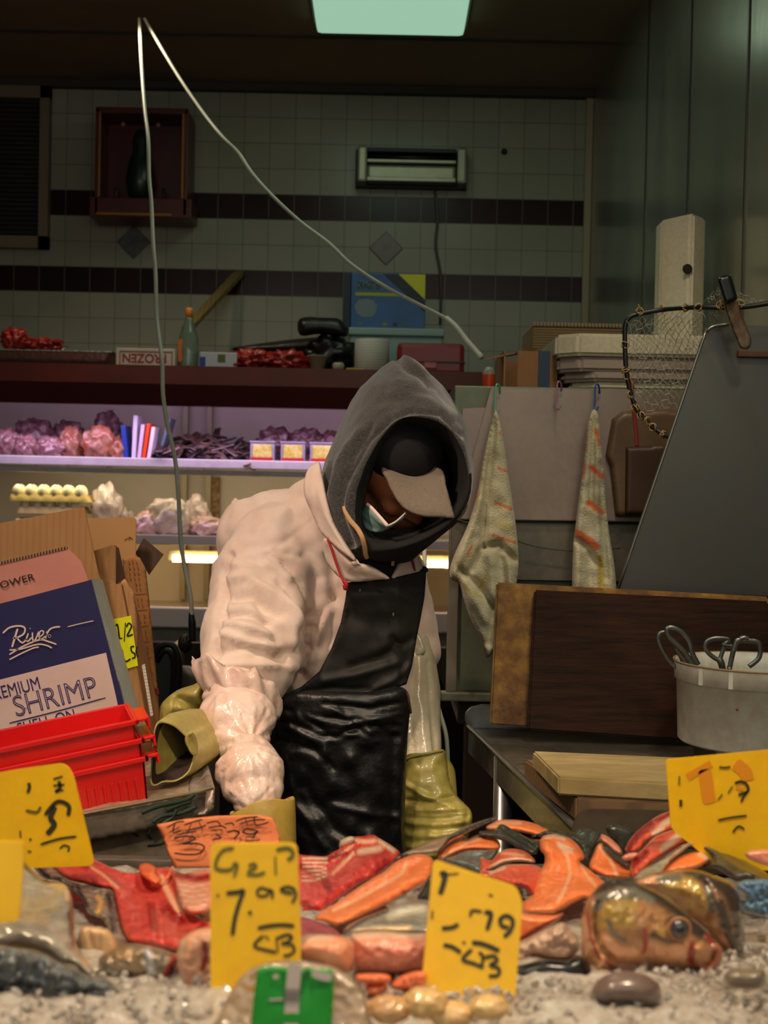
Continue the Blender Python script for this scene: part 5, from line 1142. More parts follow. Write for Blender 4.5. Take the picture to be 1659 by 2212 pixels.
pleats = lambda cx, cy, n_, r0, r1, a, seed: [([(cx + r0 * math.cos(t), cy + r0 * .9 * math.sin(t)), (cx + r1 * math.cos(t + .08), cy + r1 * .9 * math.sin(t + .08))], 3.2, a * (1 if k % 2 else -1)) for k, t in enumerate(np.linspace(seed, seed + math.pi * 1.25, n_))]
me = voxel_union([('ell', V(512, 1552, 2.42), (.072, .072, .058)), ('cap', V(508, 1500, 2.48), V(522, 1600, 2.38), .058, .052), ('ell', V(492, 1592, 2.42), (.046, .05, .042))], .005, 4)
sculpt(me, [([(440, 1500), (432, 1560), (450, 1610)], 6, .003)] + pleats(545, 1600, 12, 16, 82, .0030, 2.9) + pleats(470, 1490, 9, 20, 90, .0026, .1), [(.002, 22, (1.6, 1, .5)), (.0012, 60, (2, 1, .4))])
link('oversleeve', me, mfilm, man, True)
me = voxel_union([('ell', V(541, 1668, 2.27), (.059, .06, .052)), ('cap', V(538, 1640, 2.32), V(550, 1722, 2.23), .046, .040), ('ell', V(545, 1700, 2.25), (.054, .05, .036))], .0045, 4)
sculpt(me, pleats(540, 1612, 16, 14, 90, .0030, .15) + pleats(548, 1748, 9, 20, 70, .0024, 3.3), [(.003, 30, (2, 1, .4)), (.0016, 70, (2, 1, .4))])
link('oversleeve_end', me, mfilm, man, True)
bm = bmesh.new(); c0 = V(566, 1742, 2.215); rows = []
ax2n = Vector((.10, -.22, -.95)).normalized(); ax2u = Vector((1, .1, .02)).normalized(); ax2v = ax2n.cross(ax2u).normalized()
for (r1, hh) in ((.0465, .0), (.052, -.002), (.0530, .0), (.053, .03), (.0525, .07), (.048, .10), (.046, .10), (.049, .06), (.050, .01)):
    rows.append([bm.verts.new(c0 + ax2u * (r1 * 1.02 * math.cos(t)) + ax2v * (r1 * .72 * math.sin(t)) + ax2n * (hh - .012 * math.cos(t - .4) + .004 * math.sin(3 * t))) for t in np.linspace(0, 2 * math.pi, 48, endpoint=False)])
for A, B in zip(rows, rows[1:] + rows[:1]):
    for k in range(48): bm.faces.new((A[k], A[(k + 1) % 48], B[(k + 1) % 48], B[k]))
me = bm_mesh(bm); sculpt(me, [], [(.004, 18, (1, 1, 1))]); link('glove_cuff', me, mglove2, man, True)
# ---- left arm: clear over-sleeve and glove gauntlet
mfilm2 = M('dull_sleeve_film', rgb(196, 186, 160), .28, var=[(9, rgb(160, 148, 120), .6)], bump=[(30, .5, .006), (110, .3, .002)], coat=.5)
me = voxel_union([('cap', V(882, 1400, 2.88), V(896, 1500, 2.84), .058, .056), ('cap', V(896, 1500, 2.84), V(905, 1650, 2.76), .056, .048)], .006, 4)
sculpt(me, [([(925, 1430), (930, 1520), (940, 1620)], 4, -.004), ([(905, 1420), (905, 1520), (920, 1630)], 5, .004), ([(890, 1440), (888, 1560), (895, 1640)], 5, -.004), ([(900, 1500), (925, 1560), (930, 1630)], 4, .003)], [(.004, 30, (2, 1, .3))])
link('oversleeve', me, mfilm2, man, True)
relief('sleeve_flap', [(898, 1360, 2.84), (918, 1400, 2.82), (916, 1412, 2.82), (890, 1424, 2.82), (884, 1400, 2.83)], mfilm2, man, T=.006, R=6, step=4, nz=(.006, 9))
gl = relief('glove_gauntlet', [(872, 1640, 2.68), (920, 1626, 2.67), (958, 1620, 2.68), (965, 1640, 2.68), (974, 1690, 2.66), (985, 1716, 2.64), (1004, 1736, 2.62), (1018, 1752, 2.61), (1020, 1775, 2.60), (1010, 1812, 2.60), (985, 1840, 2.60), (940, 1858, 2.60), (890, 1870, 2.62), (868, 1860, 2.64), (866, 1750, 2.66)], mglove, man, T=.040, R=40, step=4.5,
            dents=[([(880, 1730), (940, 1732), (985, 1720)], 6, .010), ([(870, 1690), (920, 1722), (980, 1742)], 6, -.009), ([(900, 1750), (960, 1750), (1010, 1745)], 4, -.006)] + [([(880, 1765 + 13 * k), (940, 1770 + 12 * k), (1012, 1762 + 12 * k)], 3.4, (-1) ** k * .0045) for k in range(7)] + [([(1012, 1750), (1000, 1800), (980, 1840)], 6, .006)], nz=(.004, 20))
tube('gauntlet_edge', [V(876, 1640, 2.655), V(905, 1631, 2.645), V(935, 1625, 2.645), V(957, 1621, 2.66)], .0026, mglove, gl)
# ================================================================= LEFT COUNTER: tray, crates, cartons, gloves
ROLL = math.radians(-10.5)
mstl = M('scratched_steel', rgb(150, 138, 124), .38, .75, var=[(8, rgb(108, 98, 86), .6), (60, rgb(190, 178, 160), .3)], bump=(30, .2, .003))
mbd = M('speckled_steel', rgb(150, 134, 122), .45, .55, var=[(40, rgb(96, 84, 74), .6), (14, rgb(190, 176, 164), .5)], bump=(70, .4, .002))
lc = empty('steel_counter', (-.75, 2.3, 0), 'sloping stainless steel counter tray on the left holding crates and gloves', 'counter')
q = [(-60, 1812, 1.86), (185, 1757, 1.97), (430, 1712, 2.08), (458, 1702, 2.12), (430, 1600, 2.50), (300, 1640, 2.62), (-60, 1700, 2.6)]
fl = [P(*a) - Vector((0, 0, .008)) for a in ((-60, 1812, 1.88), (185, 1757, 1.99), (424, 1712, 2.10), (404, 1610, 2.50), (-60, 1700, 2.6))]
bm = bmesh.new(); vs = [bm.verts.new(p) for p in fl]; vb = [bm.verts.new(p - Vector((0, 0, .012))) for p in fl]
bm.faces.new(vs); bm.faces.new(vb[::-1])
for i in range(5): bm.faces.new((vs[i], vb[i], vb[(i + 1) % 5], vs[(i + 1) % 5]))
mfloor2 = M('wet_counter_floor', rgb(176, 156, 130), .4, .4, var=[(18, rgb(140, 70, 46), .6), (50, rgb(210, 200, 180), .5)], bump=(40, .4, .003))
link('tray_floor', bm_mesh(bm), mfloor2, lc)
relief('front_panel', [(-60, 1812, 1.87), (60, 1788, 1.915), (185, 1757, 1.975), (300, 1735, 2.03), (430, 1711, 2.085), (446, 1710, 2.09), (440, 1760, 2.09), (410, 1775, 2.07), (180, 1822, 1.97), (-60, 1880, 1.86)], mstl, lc, T=.004, R=6, step=7, smooth=False)
relief('lower_panel', [(-60, 1868, 1.89), (180, 1812, 2.0), (440, 1762, 2.11), (520, 1780, 2.12), (520, 1930, 2.12), (-60, 1930, 1.89)], M('tarnished_steel', rgb(112, 98, 84), .42, .6, var=[(9, rgb(70, 60, 50), .7), (30, rgb(140, 128, 108), .4)]), lc, T=.004, R=6, step=8, smooth=False)
relief('side_rim', [(428, 1598, 2.52), (434, 1604, 2.50), (452, 1660, 2.28), (464, 1702, 2.12), (462, 1745, 2.10), (446, 1762, 2.085), (412, 1768, 2.08), (400, 1758, 2.09), (408, 1700, 2.16), (418, 1640, 2.36)], mbd, lc, T=.006, R=5, step=5, smooth=False, dents=[([(430, 1612), (440, 1660), (450, 1708), (446, 1750)], 4, -.006), ([(406, 1712), (440, 1708), (460, 1700)], 4, -.006)])
tube('rolled_edge', [P(-60, 1812, 1.862), P(185, 1757, 1.968), P(430, 1711, 2.078), P(458, 1700, 2.10)], .003, M('edge_rubbed', rgb(190, 170, 140), .3, .8), lc, smooth=2)
mgs = M('green_scribble', rgb(28, 48, 34), .6)
for i, poly in enumerate(([(306, 1756), (340, 1742), (400, 1728), (420, 1716)], [(360, 1750), (390, 1738), (412, 1732)], [(330, 1776), (352, 1762), (392, 1756), (424, 1742)], [(380, 1748), (372, 1764), (350, 1780)])):
    d_ = [P(x, y, 1.96 + (x - 185) * .00045) for x, y in poly]
    tube('green_mark', d_, .0035, mgs, lc, flat=.4, seg=6)
for poly in ([(272, 1792), (282, 1796), (300, 1806)], [(320, 1826), (350, 1822), (366, 1806)], [(326, 1794), (320, 1804), (330, 1812)]):
    tube('green_mark', [P(x, y, 1.99 + (x - 185) * .00042) for x, y in poly], .002, mgs, lc, flat=.4, seg=6)
tube('counter_leg', [P(200, 1850, 2.3), Vector((P(200, 1850, 2.3).x, 2.3, 0))], .02, mstl, lc, smooth=0); tube('counter_leg', [P(20, 1850, 2.3) - Vector((.4, 0, 0)), Vector((P(20, 1850, 2.3).x - .4, 2.3, 0))], .02, mstl, lc, smooth=0)
# ---- three nested red crates
mrc = M('red_crate_plastic', rgb(214, 16, 12), .30, var=(5, rgb(180, 8, 8), .5), bump=(60, .08, .002), sss=.06)
def rib_loop(bm, W_, D_, H_, tp):
    for k in range(30):
        x = -.018 - k * .0125
        if k % 9 in (7, 8): continue
        bm_box(bm, x - .0020, x + .0020, tp * .4 - .0022, tp * .4 + .004, -H_ + .008, -.030, None, .0005, 1)
def crate(corner, label, n):
    """corner = front right top corner of the rim (px, py, Y); local axes follow the tilted tray"""
    o = P(*corner); e = empty('red_crate', o, label, 'crate', None, (0, ROLL, math.radians(16)))
    W_, D_, H_ = .40, .15, .082; bm = bmesh.new()
    th = .003; tp = .006
    def wall(p0, p1, q0, q1, nx):                       # top edge p0-p1, bottom edge q0-q1, offset nx inward
        v = [bm.verts.new(Vector(a)) for a in (p0, p1, q1, q0)]; w2 = [bm.verts.new(Vector(a) + Vector(nx) * th) for a in (p0, p1, q1, q0)]
        bm.faces.new(v); bm.faces.new(w2[::-1])
        for i in range(4): bm.faces.new((v[i], w2[i], w2[(i + 1) % 4], v[(i + 1) % 4]))
    wall((-W_, 0, 0), (0, 0, 0), (-W_ + tp, tp, -H_), (-tp, tp, -H_), (0, 1, 0))
    wall((0, D_, 0), (-W_, D_, 0), (-tp, D_ - tp, -H_), (-W_ + tp, D_ - tp, -H_), (0, -1, 0))
    wall((0, 0, 0), (0, D_, 0), (-tp, tp, -H_), (-tp, D_ - tp, -H_), (-1, 0, 0))
    wall((-W_, D_, 0), (-W_, 0, 0), (-W_ + tp, D_ - tp, -H_), (-W_ + tp, tp, -H_), (1, 0, 0))
    bm_box(bm, -W_ + tp, -tp, tp, D_ - tp, -H_, -H_ + .003)
    rib_loop(bm, W_, D_, H_, tp)
    link('crate_wall', bm_mesh(bm), mrc, e, local=True)
    bm = bmesh.new()
    for (a, b, c, d) in ((-W_ - .006, .006, -.006, .003), (-W_ - .006, .006, D_ - .003, D_ + .006), (.0, .006, -.006, D_ + .006), (-W_ - .006, -W_, -.006, D_ + .006)):
        bm_box(bm, a, b, c, d, -.006, .002, None, .0015)
    link('rim', bm_mesh(bm), mrc, e, local=True)
    bm = bmesh.new(); bm_box(bm, .004, .026, .03, D_ - .02, -.010, -.004, None, .002); bm_box(bm, .022, .026, .03, D_ - .02, -.022, -.004, None, .001)
    link('handle_flange', bm_mesh(bm), mrc, e, local=True)
    return e
mrt = M('red_raised_letters', rgb(200, 40, 30), .25)
C3 = crate((311, 1636, 2.10), 'lowest of the three nested red plastic crates, its ribbed front fully showing', 3)
C2 = crate((303, 1597, 2.10), 'middle one of the three nested red plastic crates', 2)
C1 = crate((290, 1557, 2.10), 'topmost of the three nested red plastic crates, its inside showing', 1)
# ---- shrimp carton, tilted with the tray
sb_ = empty('shrimp_box', P(232, 1400, 2.36), 'open dark blue and white shrimp carton standing tilted behind the red crates', 'box', None, (0, 0, 0))
mnavy = M('navy_print', rgb(34, 34, 84), .5, var=(4, rgb(20, 22, 62), .5)); mwp = M('white_box_print', rgb(214, 188, 180), .55, var=(10, rgb(196, 166, 156), .4)); mpink = M('pink_flap_print', rgb(196, 132, 118), .6, var=(6, rgb(176, 110, 98), .5))
msidep = M('pale_blue_side', rgb(176, 192, 190), .55, var=(18, rgb(140, 158, 160), .4)); mcb = M('kraft_board', rgb(176, 132, 84), .85, var=(5, rgb(156, 112, 68), .5), wave=(26, .3, rgb(150, 108, 66), 'X', .35))
BY = 2.36
def bp_(name, pts, mat, parent, th=.004, Y=BY): return prism(name, [P(x, y, (yy if yy else Y)) for x, y, yy in [(p + (None,) if len(p) == 2 else p) for p in pts]], (0, th, 0), mat, parent, .0004)
bp_('front_panel', [(-50, 1317), (197, 1252), (288, 1600), (-50, 1680)], mnavy, sb_)
bp_('white_print', [(-50, 1481), (229, 1410), (272, 1600), (-50, 1675)], mwp, sb_, .001, BY - .0012)
bp_('side_panel', [(197, 1252, BY), (221, 1252, BY + .12), (310, 1570, BY + .12), (288, 1600, BY)], msidep, sb_, .002)
bp_('front_flap', [(-50, 1228), (144, 1183), (176, 1214), (192, 1256), (-50, 1317)], mpink, sb_)
bp_('flap_edge', [(-50, 1225, BY - .001), (144, 1180, BY - .001), (146, 1186, BY - .001), (-50, 1232, BY - .001)], M('dark_corrugation', rgb(70, 48, 36), .9, wave=(60, .2, rgb(190, 150, 110), 'X', .9)), sb_, .004)
bp_('back_flap', [(-50, 1140, BY + .12), (182, 1095, BY + .12), (215, 1251, BY + .12), (220, 1420, BY + .12), (-50, 1440, BY + .12)], mcb, sb_)
mnt = M('navy_letters', rgb(44, 40, 96), .5); mwt = M('white_letters', rgb(220, 196, 186), .5); mblk2 = M('black_letters', rgb(22, 18, 22), .5)
ax = (P(229, 1410, BY) - P(-50, 1481, BY)); az = P(229, 1410, BY) - P(272, 1600, BY)
def bx_text(s, px, py, size, mat, al='RIGHT', xs=1, off=0, dy=.0016, sh=0, nm='lettering', dir_=None): return text(nm, s, size, mat, sb_, frame(P(px, py, BY - dy), dir_ or ax, az), al, sh, .0003, off, xs)
bx_text('PREMIUM', 90, 1487, .032, mnt, xs=.74)
bx_text('SHRIMP', 214, 1503, .053, mnt, xs=.86)
bx_text('SHRIMP', 214, 1503, .053, mwp, xs=.86, off=-.0021, dy=.0022, nm='inline_lettering')
bx_text('SHELL ON', 166, 1552, .026, mnt, xs=.9)
bx_text('POWER', 76, 1252, .017, mblk2, xs=1.25, dy=.0016)
def px2(poly, th=.0004): return poly
to3 = lambda x, y, z: P(x, y, BY - .0014 - z)
brush('underline', [([(20, 1562), (120, 1537), (228, 1507)], 2.4)], 2.4, mnt, sb_, lambda x, y, z: P(x, y, BY - .0015 - z))
brush('shrimp_inline', [([(52, 1530), (60, 1528)], 1)], 1, mnt, sb_, lambda x, y, z: P(x, y, BY - .0018 - z))
brush('script_logo', [([(6, 1368), (20, 1356), (40, 1352), (53, 1356), (52, 1368), (40, 1376), (28, 1379)], 3.8), ([(26, 1398), (32, 1378), (38, 1358)], 4.4), ([(36, 1377), (44, 1386), (50, 1388), (58, 1380)], 3.2), ([(61, 1368), (57, 1382), (61, 1385), (68, 1377)], 3.2), ([(70, 1366), (71, 1382), (76, 1382), (84, 1364)], 3.2), ([(83, 1377), (92, 1371), (94, 1364), (88, 1363), (84, 1373), (88, 1381), (99, 1374)], 2.8), ([(101, 1364), (99, 1380)], 3.2), ([(100, 1372), (107, 1360), (118, 1355), (130, 1354)], 3.4), ([(64, 1358), (66, 1357)], 3.2)], 4, mwt, sb_, to3)
brush('wave_lines', [([(20, 1414), (50, 1396), (85, 1382), (105, 1386), (122, 1392)], 3.4), ([(20, 1404), (45, 1402), (80, 1392), (100, 1394), (112, 1400)], 3.2), ([(20, 1425), (45, 1412), (72, 1400), (84, 1398)], 3)], 3, mwt, sb_, to3)
brush('thin_line', [([(146, 1354), (174, 1347), (202, 1341)], 2)], 2, mwt, sb_, to3)
for a in np.linspace(0, 2 * math.pi, 1): brush('registered_mark', [[(107 + 3.2 * math.cos(t), 1374 + 3.2 * math.sin(t)) for t in np.linspace(0, 6.2, 9)]], .8, mwt, sb_, to3)
sidep = lambda x, y, z: P(x, y, BY + .12 * np.clip((x - (197 + (y - 1252) * .262)) / 24, 0, 1) - .003 - z)
brush('side_printing', [([(216, 1304), (222, 1320), (228, 1344)], 1.6), ([(222, 1300), (226, 1318)], 1.6), ([(214, 1312), (230, 1308)], 1.4), ([(216, 1326), (230, 1318)], 1.4), ([(222, 1338), (228, 1330), (232, 1340)], 1.6), ([(233, 1386), (250, 1382)], 2), ([(234, 1394), (252, 1390)], 3), ([(236, 1402), (254, 1398)], 3), ([(238, 1409), (255, 1405)], 2), ([(242, 1428), (256, 1424)], 3), ([(244, 1435), (258, 1431)], 2.4), ([(250, 1450), (256, 1448)], 4), ([(256, 1470), (264, 1500), (270, 1530)], 2.4), ([(262, 1472), (268, 1500), (273, 1530)], 1.6)], 2, M('grey_blue_ink', rgb(110, 124, 140), .6), sb_, sidep)
# ---- second carton: kraft box with the yellow label
kb = empty('cardboard_box', P(290, 1580, 2.50), 'kraft cardboard carton with a bright yellow handwritten label behind the shrimp carton', 'box')
KY = 2.52
bp_('front_panel', [(222, 1262, KY), (262, 1262, KY), (325, 1600, KY), (300, 1605, KY)], mcb, kb)
bp_('side_panel', [(262, 1262, KY), (290, 1290, KY + .05), (348, 1560, KY + .05), (325, 1600, KY)], M('kraft_side', rgb(142, 100, 64), .85, var=(8, rgb(120, 82, 50), .5)), kb)
bp_('front_flap', [(202, 1190, KY - .01), (244, 1177, KY - .01), (250, 1182, KY - .01), (250, 1258, KY), (222, 1264, KY), (214, 1240, KY)], mcb, kb)
relief('side_flap', [(250, 1262), (270, 1250), (290, 1280), (296, 1330), (298, 1420), (280, 1400), (262, 1300)], mcb, kb, Y=KY + .01, T=.003, R=4, step=5, smooth=False)
bp_('inner_flap', [(246, 1177, KY + .03), (256, 1184, KY + .03), (270, 1250, KY + .03), (250, 1262, KY + .03)], M('dark_inner_board', rgb(70, 48, 32), .9), kb)
bp_('back_flap', [(170, 1120, KY + .14), (288, 1118, KY + .14), (294, 1122, KY + .14), (293, 1205, KY + .14), (280, 1240, KY + .14), (200, 1240, KY + .14)], M('warm_kraft_flap', rgb(190, 146, 94), .85, var=(5, rgb(170, 126, 76), .4)), kb)
brush('printed_mark', [([(268, 1166), (276, 1162)], 2), ([(279, 1166), (279, 1160), (286, 1164)], 2)], 2, M('brown_ink', rgb(120, 70, 46), .7), kb, lambda x, y, z: P(x, y, KY + .139 - z))
YL = [(243, 1338), (283, 1330), (298, 1438), (267, 1447)]
pprism('yellow_label', YL, KY - .0022, .001, M('fluorescent_yellow', rgb(226, 232, 16), .5), kb, 0)
klab = lambda x, y, z: P(x, y, KY - .0026 - z)
mink = M('black_marker', rgb(20, 18, 20), .5)
brush('handwriting', [[(250, 1352), (254, 1350), (258, 1380)], [(252, 1381), (264, 1378)], [(271, 1345), (268, 1385)], [(273, 1354), (278, 1346), (284, 1352), (279, 1364), (275, 1374), (287, 1370)], [(263, 1402), (270, 1428), (282, 1423)], [(290, 1396), (283, 1398), (285, 1408), (291, 1412), (291, 1420), (285, 1422)], [(297, 1396), (294, 1408), (298, 1420)]], 3.2, mink, kb, klab)
# ---- tall flattened carton with red print, dark flap
rb = empty('cardboard_box', P(320, 1590, 2.62), 'flattened carton with red printed characters standing behind the kraft carton', 'box')
RY2 = 2.63
relief('board_panel', [(264, 1206), (285, 1200), (302, 1204), (315, 1228), (322, 1290), (330, 1380), (340, 1480), (350, 1600), (320, 1610), (300, 1440), (285, 1320), (268, 1250)], M('red_printed_kraft', rgb(156, 110, 64), .85, var=(7, rgb(132, 90, 50), .5)), rb, Y=RY2, T=.004, R=4, step=6, smooth=False)
rp = lambda x, y, z: P(x, y, RY2 - .0048 - z)
rs = random.Random(12); st = []
for k in range(30):
    y = 1215 + k * 11.5; xl = 272 + (y - 1206) * .115 + (10 if k > 3 else 0); xr = min(xl + 34, 306 + (y - 1206) * .105)
    if k % 3 == 0 and k > 3: st.append(([(xl, y), (xr, y - 2)], 1.4))
    else:
        for j in range(3):
            x = xl + 4 + j * 9 + rs.uniform(-1, 1)
            if x < xr - 3: st.append(([(x, y - 3), (x + rs.uniform(0, 4), y + 2), (x + 1, y + 4)], 1.5))
brush('red_printing', st, 1.5, M('brown_red_ink', rgb(136, 56, 36), .7), rb, rp)
for (a, b) in (((322, 1488, 342, 1502), 0), ((330, 1545, 346, 1560), 1)): bp_('red_bar', [(a[0], a[1] + 2), (a[2], a[1] - 2), (a[2] + 2, a[3] - 2), (a[0] + 2, a[3] + 2)], M('red_bar_%d' % b, rgb(130, 30, 26), .7), rb, .001, RY2 - .0052)
bp_('paper_strip', [(306, 1437), (313, 1434), (331, 1545), (325, 1548)], M('paper_label_strip', rgb(206, 200, 186), .7, wave=(50, .4, rgb(130, 126, 120), 'Z', .5)), rb, .001, KY - .004)
dkf = pprism('dark_flap', [(292, 1195), (310, 1162), (353, 1198), (322, 1242)], 2.70, .004, M('dark_kraft', rgb(82, 62, 44), .85, wave=(26, .3, rgb(66, 48, 34), 'X', .4)), rb, .0004)
# ---- rubber gloves lying on the counter
def glove(name, label, parts): 
    e = empty(name, parts[0][1][0] if False else P(*parts[0]), label, 'glove', 'rubber gloves on the left counter'); return e
gA = glove('rubber_glove', 'olive rubber glove lying on the steel counter with its cuff gaping towards the crates', [(375, 1690, 2.3)])
mgi = M('glove_inside', rgb(44, 26, 18), .8)
bm = bmesh.new(); rim_px = [(336, 1568, 2.20), (350, 1560, 2.22), (375, 1568, 2.23), (398, 1588, 2.24), (408, 1596, 2.24), (416, 1612, 2.24), (420, 1630, 2.23), (414, 1652, 2.21), (404, 1672, 2.19), (380, 1688, 2.17), (352, 1690, 2.16), (334, 1698, 2.155), (325, 1690, 2.155), (326, 1650, 2.17), (330, 1600, 2.19)]
r0 = catmull([P(*p) for p in rim_px], 4, True); cen = sum((Vector(p) for p in r0), Vector()) / len(r0)
def sc(r, k, dy, dx=0): return [cen + (p - cen) * k + Vector((dx, dy, 0)) for p in r]
rows = [sc(r0, .35, .16), sc(r0, .70, .10), sc(r0, .90, .03), sc(r0, .955, .004), sc(r0, 1.0, 0), sc(r0, 1.03, .008), sc(r0, 1.10, .06, .01), sc(r0, 1.0, .14, .03), sc(r0, .75, .22, .05), sc(r0, .4, .27, .06)]
V_ = [[bm.verts.new(p) for p in r] for r in rows]; n = len(r0)
for i, (A, B) in enumerate(zip(V_, V_[1:])):
    for k in range(n):
        f = bm.faces.new((A[k], A[(k + 1) % n], B[(k + 1) % n], B[k])); f.material_index = 1 if i < 3 else 0
bm.faces.new(V_[0][::-1]).material_index = 1; bm.faces.new(V_[-1])
me = bm_mesh(bm); mi = [p.material_index for p in me.polygons]; o = link('cuff', me, mglove, gA, True); me.materials.append(mgi); me.polygons.foreach_set('material_index', mi)
relief('cuff_fold', [(402, 1586, 2.20), (414, 1580, 2.20), (424, 1592, 2.21), (428, 1618, 2.22), (424, 1632, 2.21), (414, 1630, 2.20), (404, 1614, 2.20), (399, 1600, 2.20)], mglove, gA, T=.006, R=10, step=3, dents=[([(408, 1592), (414, 1615), (420, 1628)], 4, .004)])
gB = glove('rubber_glove', 'ochre rubber glove lying folded behind the gaping olive glove', [(400, 1570, 2.42)])
relief('glove_body', [(350, 1560), (372, 1545), (400, 1536), (432, 1532), (444, 1540), (440, 1590), (420, 1590), (395, 1575), (370, 1566)], M('ochre_glove_old', rgb(176, 136, 52), .5, var=(9, rgb(130, 92, 34), .6), bump=(50, .3, .003)), gB, Y=2.42, T=.030, R=20, step=5, dents=[([(398, 1560), (420, 1542), (440, 1536)], 3, .008)])
gC = glove('rubber_glove', 'olive rubber glove piled at the back of the counter, nearest the printed carton', [(385, 1540, 2.56)])
relief('glove_body', [(345, 1530), (360, 1508), (385, 1490), (415, 1480), (440, 1474), (444, 1530), (430, 1550), (380, 1556), (345, 1575)], mglove, gC, Y=2.58, T=.045, R=30, step=5, dents=[([(388, 1510), (410, 1520), (430, 1540)], 10, .022), ([(378, 1495), (378, 1540)], 4, .006)])
# ================================================================= FISH DISPLAY
mice = M('crushed_ice', rgb(190, 178, 164), .18, var=[(30, rgb(176, 160, 142), .6), (90, rgb(226, 222, 214), .6)], bump=[(60, .8, .008), (180, .5, .003)], trans=.15, coat=.5)
fs = empty('fish_display', (0, 1.4, 0), 'steel fish display tray filled with crushed ice at the front of the stall', 'display')
box('tray_bed', -.80, .82, .72, 1.93, .84, .90, mstl, fs, .004)
box('tray_back_rim', -.80, P(1222, 1860, 1.9).x, 1.885, 1.905, .90, P(700, 1858, 1.9).z, mstl, fs, .002)
box('tray_cabinet', -.78, .80, .74, 1.90, .0, .84, M('stall_front_panel', rgb(90, 84, 76), .6), fs, .004)
bm = bmesh.new(); nx, ny = 150, 110; grid = []
for j in range(ny + 1):
    y = .74 + 1.14 * j / ny; row = []
    for i in range(nx + 1):
        x = -.78 + 1.58 * i / nx
        z = float(np.interp(y, (.74, .95, 1.1, 1.2, 1.4, 1.88), (1.02, 1.118, 1.124, 1.108, 1.075, 1.01))) + .010 * noise.noise(Vector((x * 14, y * 14, 1))) + .008 * noise.noise(Vector((x * 50, y * 50, 2)))
        if i in (0, nx) or j in (0, ny): z = .90
        row.append(bm.verts.new((x, y, z)))
    grid.append(row)
for j in range(ny):
    for i in range(nx): bm.faces.new((grid[j][i], grid[j][i + 1], grid[j + 1][i + 1], grid[j + 1][i]))
tag(link('crushed_ice', bm_mesh(bm), mice, None, True), 'bed of crushed ice under the fish', 'ice', kind='stuff')
bm = bmesh.new(); rs = random.Random(5)
def chip(p, s):
    t = bmesh.new(); bmesh.ops.create_icosphere(t, subdivisions=1, radius=s)
    for v in t.verts: v.co *= rs.uniform(.6, 1.15)
    t.transform(Matrix.Translation(p) @ Euler((rs.random() * 6, rs.random() * 6, 0)).to_matrix().to_4x4() @ Matrix.Diagonal((1.3, 1, .7, 1)))
    me = bpy.data.meshes.new('t'); t.to_mesh(me); t.free(); bm.from_mesh(me); bpy.data.meshes.remove(me)
for k in range(1500):
    x = rs.uniform(-.42, .42); y = rs.uniform(.98, 1.20)
    chip((x, y, float(np.interp(y, (.95, 1.1, 1.2), (1.118, 1.124, 1.108))) + rs.uniform(-.002, .006)), rs.uniform(.0018, .0050))
for k in range(260):
    x = rs.uniform(.22, .44); y = rs.uniform(1.18, 1.36)
    chip((x, y, float(np.interp(y, (1.1, 1.2, 1.4), (1.124, 1.108, 1.075))) + rs.uniform(0, .008)), rs.uniform(.002, .006))
tag(link('ice_chips', bm_mesh(bm), mice), 'loose ice chips along the front edge of the display', 'ice', kind='stuff')
# ---- flesh materials
def flesh(name, c, c2, line=None, **k): return M(name, rgb(*c), .34, var=[(18, rgb(*c2), .8), (34, rgb(*[min(255, int(v * 1.1) + 22) for v in c]), .45), (110, rgb(*[min(255, int(v * 1.15) + 30) for v in c]), .35)], bump=[(120, .6, .003), (36, .6, .006)], coat=.35, sss=.12, marks=[('fat', rgb(238, 178, 138)), ('blood', rgb(150, 22, 20)), ('skin', rgb(58, 56, 52)), ('pale', rgb(226, 190, 160))], **k)
mred = flesh('red_carp_flesh', (200, 66, 56), (138, 20, 30), edge=(rgb(206, 130, 112), .16))
mred2 = flesh('red_carcass_flesh', (196, 54, 48), (146, 22, 30))
msal = flesh('salmon_flesh', (238, 122, 64), (226, 88, 36), edge=(rgb(232, 150, 110), .14))
msal2 = flesh('salmon_steak_flesh', (206, 82, 52), (176, 44, 30), edge=(rgb(226, 160, 136), .16))
mpnk = flesh('pink_flesh', (218, 138, 112), (206, 96, 74))
mskn = M('dark_fish_skin', rgb(52, 54, 48), .26, var=[(30, rgb(26, 27, 26), .7), (120, rgb(96, 98, 84), .35)], bump=[(140, .5, .002)], coat=.6)
msil = M('silver_fish_skin', rgb(178, 168, 150), .24, .25, var=[(9, rgb(120, 116, 108), .7), (60, rgb(214, 204, 184), .5)], bump=[(110, .6, .003)], coat=.6, marks=[('skin', rgb(84, 80, 74)), ('blood', rgb(170, 70, 50)), ('fat', rgb(222, 190, 140)), ('pale', rgb(230, 214, 188))])
mcream = M('cream_fish_flesh', rgb(216, 176, 130), .35, var=(14, rgb(190, 148, 106), .6), bump=(50, .4, .004), coat=.4)
def piece(name, label, cat, pts, mat, Y, T, R, group=None, **k):
    o = relief(name, pts, mat, None, Y=Y, T=T, R=R, step=k.pop('step', 5), **k)
    return tag(o, label, cat, group)
def c5(l, Y0, y_near=None): return [(x / 2.514, 1750 + y / 2.514) + ((Y0,) if not callable(Y0) else (Y0(x / 2.514, 1750 + y / 2.514),)) for x, y in l]
def c6(l, Yf): return [(560 + x / 2.765, 1750 + y / 2.765, Yf(1750 + y / 2.765) if callable(Yf) else Yf) for x, y in l]
def c7(l, Yf): return [(1060 + x / 2.77, 1700 + y / 2.77, Yf(1700 + y / 2.77) if callable(Yf) else Yf) for x, y in l]
def m5(l): return [(x / 2.514, 1750 + y / 2.514) for x, y in l]
def m6(l): return [(560 + x / 2.765, 1750 + y / 2.765) for x, y in l]
def m7(l): return [(1060 + x / 2.77, 1700 + y / 2.77) for x, y in l]
